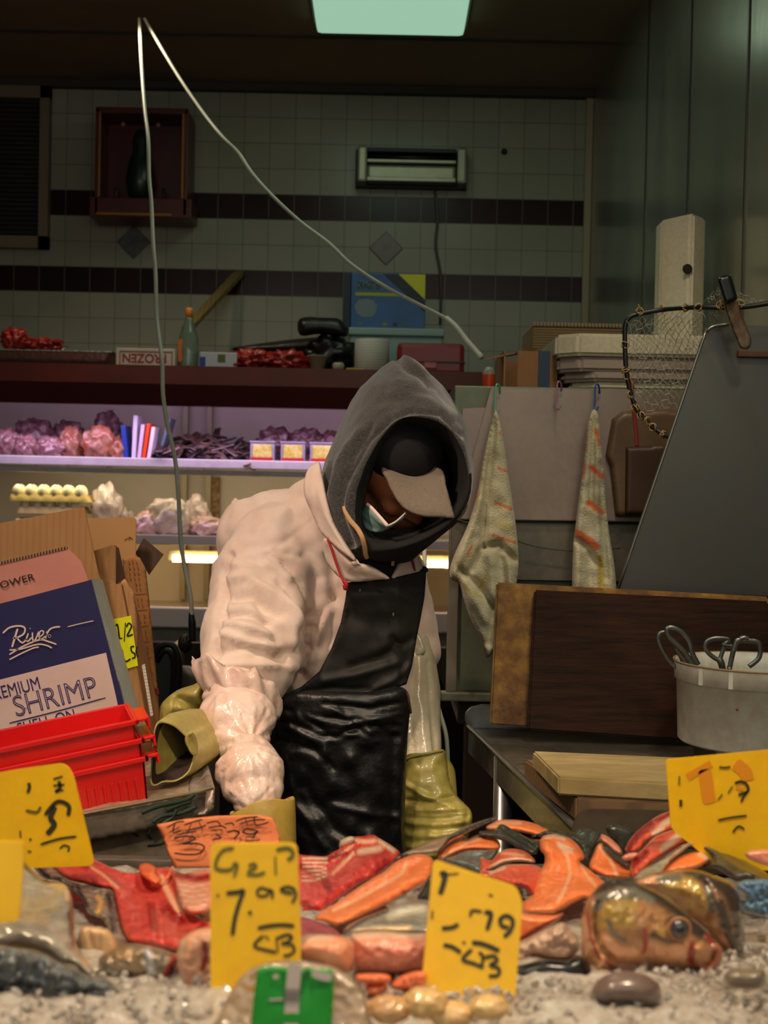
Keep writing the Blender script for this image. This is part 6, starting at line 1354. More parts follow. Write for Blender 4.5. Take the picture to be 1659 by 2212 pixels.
lay = lambda a, b: (lambda y: a + (b - a) * (y - 1800) / 320)           # distance falls from a (y=1800) to b (y=2120)
L1 = lay(1.78, 1.22)
# left: red flesh side of a large split carp
piece('split_carp', 'large split carp with raw red flesh lying at the left behind the 7.99 sign', 'fish', c5([(150, 206), (220, 200), (300, 204), (420, 238), (520, 272), (620, 318), (690, 338), (760, 335), (780, 295), (850, 312), (930, 315), (960, 400), (985, 540), (1060, 566), (1110, 600), (1160, 620), (1180, 700), (1060, 770), (975, 778), (900, 752), (800, 730), (740, 722), (690, 705), (660, 640), (640, 560), (610, 440), (560, 425), (480, 405), (360, 372), (260, 285), (200, 250)], lambda x, y: L1(y) - .02), mred, None, .016, 14, step=4,
      marks={'fat': [(m5([(380, 250), (480, 300), (560, 350), (640, 420)]), 3), (m5([(890, 400), (930, 480), (965, 545)]), 7), (m5([(880, 360), (910, 430), (950, 520)]), 5)], 'blood': [(m5([(340, 240), (420, 270), (470, 300)]), 10), (m5([(820, 520), (840, 640)]), 10), (m5([(900, 540), (980, 600)]), 12), (m5([(960, 760), (1060, 680), (1110, 610)]), 7)], 'skin': [(m5([(150, 206), (200, 245), (260, 285)]), 5)], 'pale': [(m5([(200, 200), (300, 215), (340, 230)]), 7)]},
      dents=[(m5([(380, 250), (480, 300), (600, 380)]), 5, -.006), (m5([(740, 450), (760, 560), (770, 690)]), 4, .004), (m5([(800, 450), (820, 560), (830, 700)]), 4, -.004), (m5([(860, 470), (880, 600), (890, 720)]), 4, .004), (m5([(690, 450), (710, 560), (720, 680)]), 4, -.003), (m5([(780, 300), (850, 360), (960, 540)]), 9, -.010), (m5([(620, 400), (760, 430), (880, 400)]), 5, .005)], nz=(.004, 14))
piece('carp_skin_side', 'grey speckled skin edge of the split carp at the far left', 'fish', c5([(130, 205), (160, 212), (215, 250), (262, 288), (360, 375), (430, 400), (520, 412), (600, 440), (640, 560), (655, 650), (690, 712), (680, 760), (640, 770), (600, 690), (560, 600), (480, 560), (440, 480), (330, 390), (240, 370), (180, 310), (130, 260)], lambda x, y: L1(y) - .03), M('speckled_grey_skin', rgb(118, 104, 92), .4, var=[(40, rgb(54, 46, 42), .8), (90, rgb(190, 172, 150), .6)], bump=(80, .6, .004), coat=.4, marks=[('skin', rgb(40, 34, 34)), ('fat', rgb(206, 160, 90))]), None, .014, 10,
      marks={'skin': [(m5([(140, 215), (200, 290), (260, 370)]), 8), (m5([(420, 420), (470, 520)]), 6), (m5([(590, 460), (610, 560), (620, 650)]), 8)], 'fat': [(m5([(530, 470), (550, 500), (520, 600)]), 5)]}, nz=(.006, 9))
piece('fish_fin_flap', 'cream triangular fish flap below the grey skin edge at the left', 'fish', c5([(440, 640), (500, 632), (560, 640), (600, 660), (640, 740), (620, 800), (570, 850), (520, 893), (490, 870), (450, 800), (425, 720)], 1.30), mcream, None, .012, 16, dents=[(m5([(480, 660), (540, 860)]), 4, .003), (m5([(560, 660), (560, 840)]), 4, -.003)])
piece('silver_fish', 'large silver-grey fish belly at the left edge of the display', 'fish', c5([(-140, 200), (105, 262), (150, 300), (200, 350), (250, 388), (300, 396), (350, 402), (385, 450), (400, 560), (405, 660), (430, 760), (480, 830), (510, 892), (470, 890), (400, 840), (330, 830), (240, 770), (105, 740), (-140, 700)], lambda x, y: lay(1.45, 1.12)(y)), msil, None, .040, 55,
      marks={'skin': [(m5([(360, 430), (390, 600), (410, 720)]), 9), (m5([(105, 280), (200, 360), (250, 390)]), 6)], 'fat': [(m5([(290, 400), (350, 420), (370, 480)]), 8), (m5([(430, 740), (470, 840)]), 5)]}, nz=(.005, 22), dents=[(m5([(395, 500), (410, 640), (440, 760)]), 6, .010)])
piece('fish_tail_end', 'shiny scaled fish end with gold glints at the lower left', 'fish', c5([(540, 800), (640, 740), (720, 722), (850, 742), (960, 790), (950, 860), (905, 940), (860, 955), (800, 950), (700, 930), (600, 925), (540, 900)], lambda x, y: 1.20), M('golden_scales', rgb(140, 134, 118), .18, .4, var=[(50, rgb(206, 150, 70), .6), (25, rgb(90, 88, 80), .6)], bump=[(120, 1, .005)], coat=.8, marks=[('blood', rgb(196, 60, 44)), ('pale', rgb(196, 196, 196))]), None, .028, 34,
      marks={'blood': [(m5([(960, 790), (930, 860), (860, 950), (820, 940)]), 9)], 'pale': [(m5([(800, 760), (830, 900)]), 7)]}, nz=(.004, 10))
piece('dark_fish', 'dark grey fish lying on the ice in the lower left corner', 'fish', c5([(-140, 740), (105, 750), (240, 780), (330, 835), (400, 850), (470, 895), (540, 905), (600, 930), (640, 1000), (400, 1010), (250, 1000), (105, 960), (-140, 960)], lambda x, y: 1.12), M('blue_grey_skin', rgb(88, 90, 88), .28, var=[(24, rgb(48, 46, 42), .7), (70, rgb(160, 170, 172), .5)], bump=[(60, .8, .006)], coat=.6), None, .026, 34, nz=(.010, 14))
piece('fish_steak', 'round fish steak with a pale brown skin edge left of the 7.99 sign', 'fish', c5([(985, 700), (1060, 650), (1140, 640), (1240, 660), (1260, 800), (1240, 960), (1140, 1005), (1020, 1000), (975, 940), (955, 850), (962, 760)], 1.19), flesh('steak_brown_pink', (206, 150, 118), (190, 116, 90)), None, .026, 36,
      marks={'skin': [], 'pale': [(m5([(985, 720), (965, 830), (985, 950)]), 7)], 'blood': [(m5([(1110, 720), (1120, 800), (1100, 860)]), 6)], 'fat': [(m5([(1040, 700), (1020, 800)]), 5)]}, nz=(.004, 18))
piece('fish_fillet', 'pink ridged fish fillet under the orange price card', 'fish', c5([(935, 330), (1000, 345), (1080, 330), (1200, 330), (1210, 480), (1150, 545), (1060, 565), (1000, 545), (975, 480), (950, 400)], lambda x, y: L1(y) - .05), mpnk, None, .014, 16,
      marks={'blood': [(m5([(960, 350), (1060, 372), (1160, 360)]), 9)], 'pale': [(m5([(960, 400 + 28 * k), (1040, 415 + 28 * k), (1120, 400 + 28 * k)]), 2.2) for k in range(5)]}, dents=[(m5([(960, 400 + 28 * k), (1040, 415 + 28 * k), (1120, 400 + 28 * k)]), 3, -.003) for k in range(5)])
piece('orange_roe', 'small lump of orange roe on the red carp flesh', 'roe', c5([(755, 300), (800, 288), (845, 310), (850, 350), (900, 380), (930, 330), (935, 300), (900, 360), (850, 400), (790, 372), (760, 340)], lambda x, y: L1(y) - .05), flesh('roe_orange', (226, 90, 50), (236, 130, 60)), None, .012, 10, step=4)
piece('fish_trimmings', 'dark purplish fish trimming low between the price signs', 'fish', c6([(200, 640), (300, 650), (400, 685), (480, 735), (480, 775), (300, 770), (200, 760)], lay(1.62, 1.25)), flesh('purple_flesh', (150, 60, 70), (110, 36, 50)), None, .014, 14)
# centre: red carcass
piece('fish_carcass', 'bloody red fish carcass with ribs standing behind the 7.99 sign', 'fish', c6([(200, 262), (250, 266), (330, 272), (400, 274), (440, 250), (480, 228), (520, 180), (560, 160), (620, 155), (680, 145), (720, 170), (780, 205), (840, 252), (830, 290), (780, 330), (700, 400), (640, 425), (560, 475), (450, 560), (370, 615), (330, 650), (240, 650), (200, 600)], lay(1.84, 1.34)), mred2, None, .022, 22,
      marks={'blood': [(m6([(260, 340), (380, 400), (420, 480)]), 9), (m6([(380, 300), (520, 260)]), 6), (m6([(700, 360), (760, 300)]), 9), (m6([(260, 560), (340, 600)]), 10)], 'fat': [(m6([(580, 180), (640, 190), (690, 180)]), 5), (m6([(440, 380), (560, 260)]), 4), (m6([(440, 300), (560, 210)]), 3)], 'pale': [(m6([(260, 290 + 26 * k), (340, 286 + 26 * k), (400, 290 + 20 * k)]), 2) for k in range(6)] + [(m6([(720, 180), (800, 240)]), 6), (m6([(600, 250), (720, 230)]), 7)]},
      dents=[(m6([(250, 290 + 26 * k), (340, 286 + 26 * k), (430, 300 + 18 * k)]), 3, -.004) for k in range(8)] + [(m6([(440, 400), (520, 300), (600, 200)]), 5, -.007), (m6([(480, 430), (600, 380), (760, 300)]), 6, .006)], nz=(.005, 9))
piece('fish_trimmings', 'small translucent grey scrap on top of the red carcass', 'fish', c6([(480, 190), (510, 165), (550, 155), (575, 168), (560, 200), (520, 225), (480, 228)], 1.80), M('translucent_scrap', rgb(196, 172, 146), .2, coat=.6), None, .010, 10, step=3)
piece('silver_skin_strip', 'grey-pink skin strip above the long salmon fillet', 'fish', c6([(770, 340), (800, 300), (850, 262), (940, 220), (1030, 180), (1100, 160), (1150, 140), (1250, 90), (1400, 40), (1410, 60), (1300, 110), (1180, 160), (1130, 190), (1085, 245), (1000, 262), (900, 268), (830, 290), (800, 330)], lay(1.76, 1.36)), M('grey_pink_skin', rgb(170, 140, 116), .3, var=(20, rgb(110, 92, 78), .6), coat=.5, marks=[('skin', rgb(44, 40, 40))]), None, .012, 9,
      marks={'skin': [(m6([(1400, 45), (1250, 110), (1140, 170), (1080, 250)]), 5), (m6([(775, 340), (830, 275), (880, 262)]), 4)]}, step=4)
piece('salmon_fillet', 'long bright orange salmon fillet pointing down-left between the two yellow signs', 'salmon', c6([(328, 652), (380, 600), (450, 560), (560, 480), (680, 405), (740, 370), (800, 318), (860, 285), (950, 262), (1035, 290), (1030, 400), (985, 440), (940, 462), (880, 500), (760, 565), (640, 625), (540, 672), (460, 692), (390, 668)], lay(1.68, 1.28)), msal, None, .020, 18,
      marks={'fat': [(m6([(440, 600), (560, 545), (680, 480), (780, 425), (850, 380), (880, 320)]), 3.2)], 'blood': [(m6([(860, 490), (930, 500)]), 5), (m6([(480, 695), (620, 640), (760, 575)]), 4)]},
      dents=[(m6([(440, 604), (560, 549), (680, 484), (780, 429)]), 4, .004), (m6([(430, 570), (560, 490), (720, 400)]), 6, -.004)] + [(m6([(480 + 55 * k, 570 - 30 * k), (520 + 55 * k, 640 - 32 * k)]), 2.4, .002) for k in range(9)], nz=(.002, 12))
piece('fish_tail_piece', 'pale silvery fish piece below the long salmon fillet', 'fish', c6([(500, 720), (600, 650), (760, 590), (860, 552), (1000, 548), (1060, 600), (1060, 740), (900, 745), (700, 735), (560, 738)], lay(1.56, 1.22)), msil, None, .024, 24, marks={'skin': [(m6([(520, 715), (640, 645), (760, 600)]), 6)], 'fat': [(m6([(560, 735), (700, 715), (900, 700)]), 6)], 'pale': [(m6([(780, 640), (900, 600), (980, 590)]), 8)]})
piece('fish_steak', 'pink rounded fish steak with a yellowish cut end, right beside the 7.99 sign', 'fish', c6([(180, 800), (230, 765), (300, 742), (420, 745), (530, 765), (570, 820), (570, 900), (545, 965), (460, 960), (380, 940), (280, 905), (180, 890)], 1.16), flesh('pink_steak_a', (226, 150, 112), (214, 110, 80)), None, .034, 44,
      marks={'fat': [(m6([(330, 860), (420, 900), (500, 900)]), 10)], 'blood': [], 'pale': [(m6([(240, 790), (320, 750), (440, 755)]), 7)]}, nz=(.003, 20))
piece('fish_steak', 'pink cylindrical fish piece between the salmon fillet and the right yellow sign', 'fish', c6([(545, 760), (600, 730), (740, 725), (900, 738), (1040, 745), (1060, 830), (1050, 960), (960, 975), (820, 985), (680, 980), (575, 975), (550, 920)], 1.20), mpnk, None, .036, 46,
      marks={'blood': [(m6([(600, 975), (800, 980), (960, 960)]), 5)], 'pale': [(m6([(560, 750), (740, 735), (960, 750)]), 8)]}, nz=(.003, 16))
for i, pts in enumerate(([(570, 990), (640, 975), (760, 980), (790, 1010), (760, 1040), (680, 1050), (600, 1030)], [(780, 1050), (850, 990), (950, 960), (1000, 980), (990, 1060), (930, 1090), (820, 1075)], [(640, 1050), (740, 1040), (770, 1070), (700, 1110), (650, 1100)], [(880, 1100), (960, 1060), (1030, 1080), (1000, 1140), (900, 1150)])):
    piece('orange_roe', ['flat piece of orange roe under the pink cylindrical fish piece', 'lumpy orange roe touching the left edge of the right yellow sign', 'small round lump of orange roe nearest the taped bag', 'orange roe lump at the bottom edge beside the right yellow sign'][i], 'roe', c6(pts, 1.12), flesh('roe_%d' % i, (230, 104, 62), (236, 140, 84)), None, .016, 14, 'orange roe on the ice', step=4, nz=(.004, 7))
for i, (px, py, r, cc) in enumerate(((840, 2180, .013, (206, 160, 110)), (920, 2166, .014, (222, 184, 120)), (1056, 2176, .012, (224, 190, 126)), (975, 2192, .013, (230, 190, 130)))):
    tag(blob('shellfish', P(px, py, 1.03), (r * 1.3, r, r * .8), M('shell_cream_%d' % i, rgb(*cc), .3, var=(40, rgb(190, 140, 80), .6), coat=.4), amp=.15, seed=i), ['tan scallop at the bottom edge below the roe', 'round cream scallop left of the foot of the right yellow sign', 'cream scallop in front of the right yellow sign', 'cream scallop under the left corner of the right yellow sign'][i], 'shellfish', 'scallops at the front edge')
# upper middle: salmon cuts and skins
S1 = lay(1.80, 1.40)
piece('salmon_piece', 'top salmon cut with a curved orange back at the rear of the pile', 'salmon', c7([(-30, 240), (30, 205), (60, 196), (130, 196), (200, 202), (270, 220), (310, 240), (350, 262), (360, 290), (300, 300), (200, 275), (100, 262), (0, 262)], lambda y: S1(y) + .02), msal, None, .018, 14, marks={'fat': [(m7([(-10, 246), (60, 212), (180, 216)]), 3)]}, dents=[(m7([(20 * k, 205), (20 * k + 30, 260)]), 2.5, .002) for k in range(1, 14)])
piece('salmon_piece', 'orange salmon cut with a central fat line at the left of the pile', 'salmon', c6([(1060, 270), (1110, 210), (1150, 155), (1180, 143), (1220, 148), (1245, 170), (1320, 142), (1400, 165), (1440, 205), (1425, 240), (1330, 245), (1240, 245), (1150, 275), (1090, 300)], S1), msal, None, .022, 18, marks={'fat': [(m6([(1100, 280), (1190, 230), (1250, 190), (1330, 165)]), 3), (m6([(1240, 165), (1230, 210)]), 2.5)]}, nz=(.002, 12))
piece('dark_skin_strip', 'broad dark skin strip across the top of the salmon pile', 'fish skin', c7([(-60, 262), (20, 255), (50, 228), (80, 226), (160, 270), (240, 310), (300, 320), (285, 380), (260, 405), (180, 375), (90, 330), (0, 300), (-70, 290)], lambda y: S1(y) - .02), mskn, None, .014, 10, dents=[(m7([(60, 240), (160, 300), (270, 370)]), 5, .010)], step=4)
piece('dark_skin_strip', 'dark knobbly fin piece at the top right of the salmon pile', 'fish skin', c7([(240, 300), (330, 262), (420, 262), (500, 272), (530, 245), (590, 238), (640, 252), (658, 285), (650, 325), (610, 380), (590, 430), (560, 445), (545, 400), (520, 350), (440, 310), (340, 290)], lambda y: S1(y) - .02), mskn, None, .016, 12, nz=(.004, 9), step=4)
piece('dark_skin_strip', 'grey skin piece left of the salmon steaks, above the right yellow sign', 'fish skin', c6([(1095, 295), (1160, 270), (1240, 240), (1330, 235), (1425, 236), (1400, 280), (1360, 330), (1345, 375), (1290, 365), (1180, 325), (1110, 305)], lambda y: S1(y) - .02), M('blue_grey_fish_skin', rgb(96, 100, 96), .22, var=[(20, rgb(48, 50, 50), .7), (60, rgb(150, 156, 148), .5)], coat=.7, bump=(80, .5, .003)), None, .014, 12, step=4)
piece('dark_skin_strip', 'small dark skin scrap left of the right yellow sign', 'fish skin', c6([(940, 530), (970, 470), (1010, 400), (1040, 400), (1030, 530), (990, 545)], 1.44), mskn, None, .010, 8, step=4)
piece('salmon_steak', 'curled salmon steak with a white edge above the right yellow sign', 'salmon', c7([(-60, 420), (0, 440), (40, 400), (90, 373), (160, 372), (220, 395), (258, 430), (262, 455), (180, 450), (90, 458), (10, 490), (-60, 520)], lambda y: S1(y) - .03), msal2, None, .018, 13, marks={'pale': [(m7([(0, 490), (60, 450), (150, 432), (240, 446)]), 5)], 'fat': [(m7([(60, 395), (200, 410)]), 3)]}, step=4)
piece('salmon_steak', 'large reddish salmon steak right of the right yellow sign', 'salmon', c7([(-60, 500), (10, 500), (80, 470), (180, 462), (270, 470), (310, 500), (300, 560), (270, 640), (240, 650), (200, 610), (120, 590), (0, 545), (-60, 540)], lambda y: S1(y) - .06), msal2, None, .020, 16, marks={'blood': [(m7([(160, 580), (220, 600), (250, 640)]), 6)], 'pale': [(m7([(0, 510), (80, 480)]), 4)]}, nz=(.003, 10), step=4)
piece('salmon_piece', 'large upright orange salmon piece with pale fat lines in the middle of the pile', 'salmon', c7([(292, 330), (310, 298), (350, 282), (400, 286), (470, 306), (520, 345), (558, 400), (558, 432), (530, 445), (560, 470), (600, 500), (650, 545), (700, 585), (690, 640), (640, 665), (570, 680), (500, 700), (450, 730), (380, 762), (250, 760), (190, 745), (190, 690), (240, 655), (262, 600), (285, 520), (320, 460), (322, 410), (298, 380)], lambda y: S1(y) - .07), msal, None, .028, 24,
      marks={'fat': [(m7([(400, 330), (460, 420), (478, 520), (440, 620), (400, 690)]), 3.5), (m7([(530, 450), (570, 520), (630, 600)]), 3)], 'blood': [(m7([(400, 750), (460, 735), (520, 700), (560, 670)]), 6)], 'pale': [(m7([(320, 300), (380, 292), (440, 310)]), 4), (m7([(420, 350), (480, 380)]), 6)]}, nz=(.003, 12), dents=[(m7([(470, 420), (500, 520), (460, 640)]), 5, .004), (m7([(480, 310), (540, 380), (555, 430)]), 4, .004)])
piece('salmon_piece', 'salmon triangle with a pale fat line between the upright piece and the steaks', 'salmon', c7([(588, 480), (615, 400), (640, 345), (670, 340), (700, 380), (760, 440), (830, 490), (855, 540), (760, 545), (690, 540), (640, 520)], lambda y: S1(y) - .04), msal, None, .016, 14, marks={'fat': [(m7([(650, 355), (720, 440), (760, 535)]), 3.5)]}, step=4)
piece('dark_skin_strip', 'thin dark skin edge curling beside the salmon triangle', 'fish skin', c7([(668, 342), (700, 350), (760, 400), (830, 455), (835, 480), (790, 465), (720, 410), (675, 362)], lambda y: S1(y) - .06), mskn, None, .008, 6, step=3)
piece('salmon_piece', 'pink belly scrap behind the salmon triangle', 'salmon', c7([(640, 290), (680, 285), (740, 325), (780, 370), (785, 405), (740, 385), (690, 340), (650, 320)], lambda y: S1(y) + .0), mpnk, None, .010, 8, step=4)
piece('salmon_piece', 'lower salmon slab with a blood-red edge and fuzzy pale underside right of the sign', 'salmon', c7([(170, 760), (250, 765), (380, 768), (440, 755), (400, 800), (330, 850), (250, 890), (160, 940), (150, 850)], lambda y: 1.34), msal, None, .018, 14, marks={'blood': [(m7([(170, 915), (280, 850), (400, 790), (450, 755)]), 4)]}, step=4)
piece('fish_underside', 'fuzzy beige fish underside below the lower salmon slab', 'fish', c7([(150, 945), (260, 890), (360, 835), (430, 810), (470, 850), (520, 900), (535, 960), (500, 1010), (440, 1040), (350, 1030), (260, 1010), (200, 1055), (150, 1060)], lambda y: 1.30), M('beige_underside', rgb(196, 160, 136), .45, var=[(20, rgb(84, 70, 64), .8), (60, rgb(220, 190, 160), .4)], bump=(70, .7, .004), coat=.3), None, .020, 20, nz=(.004, 9))
piece('black_fish_belly', 'black lump standing for the shade in the gap between the sign and the fish head', 'fish', c7([(130, 1080), (200, 1060), (320, 1030), (450, 1035), (540, 1010), (600, 1080), (640, 1180), (500, 1210), (380, 1215), (250, 1190), (150, 1180)], lambda y: 1.24), M('black_gap_shade', rgb(14, 14, 14), .3, coat=.2), None, .020, 24)  # black solid put where the gap is only dark with shade
# right: salmon steaks with black skin
T1 = lay(1.72, 1.40)
piece('salmon_steak', 'topmost red salmon steak at the right of the pile', 'salmon', c7([(806, 385), (812, 345), (850, 290), (910, 235), (990, 178), (1060, 148), (1130, 140), (1185, 160), (1192, 190), (1165, 235), (1100, 262), (1020, 295), (940, 330), (900, 380), (850, 400)], lambda y: T1(y) + .03), msal2, None, .024, 18,
      marks={'blood': [(m7([(830, 360), (880, 290), (960, 220)]), 9), (m7([(1000, 200), (1080, 160)]), 5)], 'pale': [(m7([(980, 280), (1040, 220), (1100, 180)]), 7), (m7([(1100, 150), (1180, 190)]), 4)]}, nz=(.002, 12))
piece('salmon_steak', 'middle red salmon steak at the right, overlapping the topmost one', 'salmon', c7([(832, 470), (860, 420), (920, 360), (980, 300), (1060, 265), (1150, 243), (1215, 252), (1252, 285), (1248, 318), (1180, 345), (1120, 370), (1050, 410), (980, 450), (900, 520), (860, 545), (840, 510)], lambda y: T1(y) - .03), msal2, None, .024, 18,
      marks={'blood': [(m7([(860, 470), (930, 390)]), 8)], 'pale': [(m7([(1030, 370), (1090, 320), (1150, 270)]), 8), (m7([(1200, 258), (1240, 300)]), 4), (m7([(900, 350), (980, 305)]), 2.5)]}, nz=(.002, 12))
piece('salmon_steak', 'lowest orange salmon steak at the right, just above the rear fish head', 'salmon', c7([(1000, 530), (1050, 470), (1110, 420), (1180, 396), (1260, 390), (1308, 418), (1300, 445), (1250, 480), (1180, 500), (1100, 510), (1040, 540)], lambda y: T1(y) - .08), msal, None, .018, 14, marks={'pale': [(m7([(1250, 400), (1300, 430)]), 5)]}, dents=[(m7([(1060 + 28 * k, 440), (1070 + 28 * k, 500)]), 2.5, .002) for k in range(8)])
piece('salmon_piece', 'small salmon scrap between the topmost and middle steaks', 'salmon', c7([(785, 420), (820, 398), (870, 392), (885, 410), (850, 438), (800, 438)], 1.62), mpnk, None, .008, 6, step=3)
piece('black_fish_skin', 'black skin of the topmost salmon steak sweeping down to the right', 'fish skin', c7([(1120, 143), (1190, 134), (1260, 155), (1330, 205), (1400, 270), (1480, 335), (1560, 380), (1680, 450), (1680, 560), (1560, 470), (1440, 400), (1330, 340), (1240, 285), (1180, 240), (1196, 190), (1175, 160)], lambda y: T1(y) + .01), mskn, None, .026, 18, dents=[(m7([(1200, 180), (1350, 290), (1540, 420)]), 5, -.006)])
piece('black_fish_skin', 'black skin of the middle salmon steak', 'fish skin', c7([(1245, 320), (1260, 290), (1340, 340), (1450, 400), (1560, 460), (1680, 540), (1680, 640), (1560, 560), (1460, 560), (1370, 500), (1290, 480), (1250, 470), (1312, 440), (1310, 410), (1260, 388), (1190, 380), (1120, 372), (1180, 348)], lambda y: T1(y) - .06), mskn, None, .024, 16, dents=[(m7([(1270, 340), (1400, 430), (1560, 530)]), 5, -.006)])
piece('silvery_skin_end', 'silvery white skin end left of the lowest salmon steak', 'fish skin', c7([(862, 548), (900, 495), (960, 468), (1030, 425), (1090, 385), (1150, 345), (1220, 330), (1180, 360), (1130, 400), (1080, 440), (1040, 490), (1000, 540), (940, 560)], lambda y: T1(y) - .10), M('silver_white_skin', rgb(196, 184, 156), .2, .3, var=(24, rgb(110, 100, 84), .6), coat=.8, bump=(60, .8, .004)), None, .012, 9, step=4)
piece('red_flesh_edge', 'dark red fish flesh at the right edge under the yellow sign', 'fish', c7([(1460, 290), (1520, 270), (1680, 262), (1680, 400), (1560, 360), (1500, 340)], 1.66), flesh('deep_red', (120, 24, 26), (90, 14, 20)), None, .014, 12)
piece('pink_flesh_edge', 'pale pink flesh corner at the right edge beside the black skins', 'fish', c7([(1520, 400), (1560, 380), (1680, 380), (1680, 470), (1560, 440)], 1.50), mpnk, None, .010, 9, step=4)
# ---- fish heads
mhd = M('fish_head_skin', rgb(182, 130, 84), .22, .12, var=[(14, rgb(140, 108, 60), .6), (40, rgb(206, 150, 110), .4)], bump=[(70, .4, .003), (20, .3, .006)], coat=.75,
        marks=[('back', rgb(66, 56, 50)), ('gold', rgb(186, 152, 78)), ('pale', rgb(232, 170, 124)), ('blood', rgb(166, 60, 48)), ('grey', rgb(116, 112, 98))])
def fish_head(label, sh, Y, T, sub=True):
    f = lambda l: m7([(x + sh[0], y + sh[1]) for x, y in l])
    out = [(540, 870), (545, 780), (575, 680), (640, 600), (700, 560), (760, 545), (850, 562), (940, 600), (1040, 650), (1130, 720), (1220, 800), (1310, 880), (1370, 945), (1384, 975), (1360, 1010), (1340, 1060), (1300, 1090), (1210, 1098), (1100, 1112), (980, 1105), (860, 1100), (760, 1112), (700, 1150), (625, 1180), (590, 1130), (560, 1050), (540, 960)]
    e = empty('carp', P(*f([(960, 1000)])[0], Y), label, 'fish head')
    relief('head', [(x, y, Y + .0) for x, y in f(out)], mhd, e, T=T, R=120, step=4.5,
           marks={'back': [(f([(640, 600), (760, 560), (900, 605), (1060, 680), (1180, 770), (1300, 880)]), 22), (f([(980, 900), (1020, 930), (1080, 950)]), 13), (f([(1090, 800), (1200, 850), (1300, 900)]), 12)],
                  'grey': [(f([(640, 720), (660, 660), (760, 640), (900, 650)]), 11), (f([(700, 800), (740, 880), (800, 920)]), 6), (f([(760, 620), (860, 620), (960, 680)]), 9)],
                  'gold': [(f([(690, 740), (740, 720), (820, 720)]), 20), (f([(680, 800), (820, 800)]), 17), (f([(1010, 860), (1040, 880)]), 7)],
                  'pale': [(f([(560, 800), (590, 960), (660, 1050), (780, 1060), (900, 1050)]), 12), (f([(960, 960), (1060, 1000), (1150, 980)]), 20), (f([(680, 900), (760, 980), (860, 1000)]), 12), (f([(545, 900), (580, 1050), (620, 1160)]), 12)],
                  'blood': [(f([(920, 860), (930, 920), (915, 990)]), 6), (f([(1205, 940), (1192, 1000), (1205, 1060)]), 7), (f([(1290, 890), (1340, 950)]), 5), (f([(690, 1040), (740, 1090)]), 5), (f([(580, 760), (600, 900), (650, 1020)]), 3.5)]},
           dents=[(f([(640, 690), (620, 780), (630, 880), (680, 980), (760, 1050), (880, 1070)]), 4, .008), (f([(610, 700), (590, 800), (600, 900), (650, 1010), (740, 1080)]), 6, -.004), (f([(960, 780), (980, 880), (960, 1000)]), 6, .003), (f([(1190, 1050), (1210, 960), (1270, 900)]), 5, .005), (f([(900, 860), (950, 960), (1000, 1080)]), 5, .002), (f([(820, 740), (800, 840), (820, 920)]), 6, .002)], nz=(.0015, 14))
    ex, ey = f([(1128, 848)])[0]; te = T * .93
    q = P(ex, ey, Y - te)
    bm = bmesh.new(); bmesh.ops.create_uvsphere(bm, u_segments=24, v_segments=16, radius=.0085, matrix=Matrix.Translation(q) @ Matrix.Diagonal((1, .7, 1, 1)))
    ey_ = link('eye', bm_mesh(bm), M('eye_iris', rgb(70, 70, 78), .08, var=(160, rgb(30, 26, 30), .6), coat=1), e, True)
    bm = bmesh.new(); bmesh.ops.create_uvsphere(bm, u_segments=16, v_segments=10, radius=.0048, matrix=Matrix.Translation(q + Vector((0, -.0035, 0))) @ Matrix.Diagonal((1, .6, 1, 1)))
    link('pupil', bm_mesh(bm), M('eye_pupil', rgb(6, 6, 8), .05, coat=1), ey_, True)
    tube('eye_ring', [q + Vector((math.cos(t) * .0098, -.001, math.sin(t) * .0098)) for t in np.linspace(0, 2 * math.pi, 14, endpoint=False)], .0016, M('eye_ring_red', rgb(170, 120, 84), .3), e, smooth=2, closed=True)
    mq = [f([(a, b)])[0] for a, b in ((1285, 1085), (1240, 1040), (1265, 990), (1310, 960), (1355, 965), (1362, 1000), (1345, 1050), (1315, 1082))]
    tube('lip', [P(x, y, Y - .016) for x, y in mq], .0038, M('lip_pink', rgb(156, 96, 72), .3, coat=.5), e, closed=True, smooth=5)
    relief('mouth', [(x, y, Y - .010) for x, y in mq], M('mouth_inside', rgb(112, 62, 48), .4), e, T=.002, R=6, step=3)
    return e
fish_head('front carp head with a dark eye and open pink mouth facing right on the ice', (0, 0), 1.26, .040)
# the second head, mostly hidden behind
e = empty('carp', P(1540, 1960, 1.38), 'second carp head, yellowish and partly hidden behind the front one', 'fish head')
relief('head', [(x, y, 1.36) for x, y in m7([(870, 600), (880, 550), (960, 520), (1050, 498), (1150, 492), (1250, 500), (1340, 530), (1430, 570), (1480, 630), (1510, 740), (1522, 900), (1520, 1000), (1495, 1050), (1450, 1035), (1380, 960), (1280, 860), (1150, 760), (1000, 660)])], mhd, e, T=.045, R=75, step=5,
       marks={'back': [(m7([(1200, 500), (1340, 550), (1450, 640), (1490, 800), (1500, 1000)]), 22), (m7([(1370, 700), (1420, 860), (1450, 1000)]), 15)], 'gold': [(m7([(1060, 600), (1180, 590), (1240, 640)]), 20), (m7([(1180, 700), (1280, 720)]), 14)], 'grey': [(m7([(1020, 560), (1120, 540)]), 10), (m7([(1300, 600), (1330, 740)]), 9)], 'pale': [(m7([(960, 540), (900, 560)]), 12), (m7([(1380, 900), (1440, 1000)]), 7)]},
       dents=[(m7([(1290, 580), (1330, 700), (1300, 800)]), 6, .010), (m7([(1250, 640), (1300, 740)]), 9, -.006)], nz=(.003, 14))
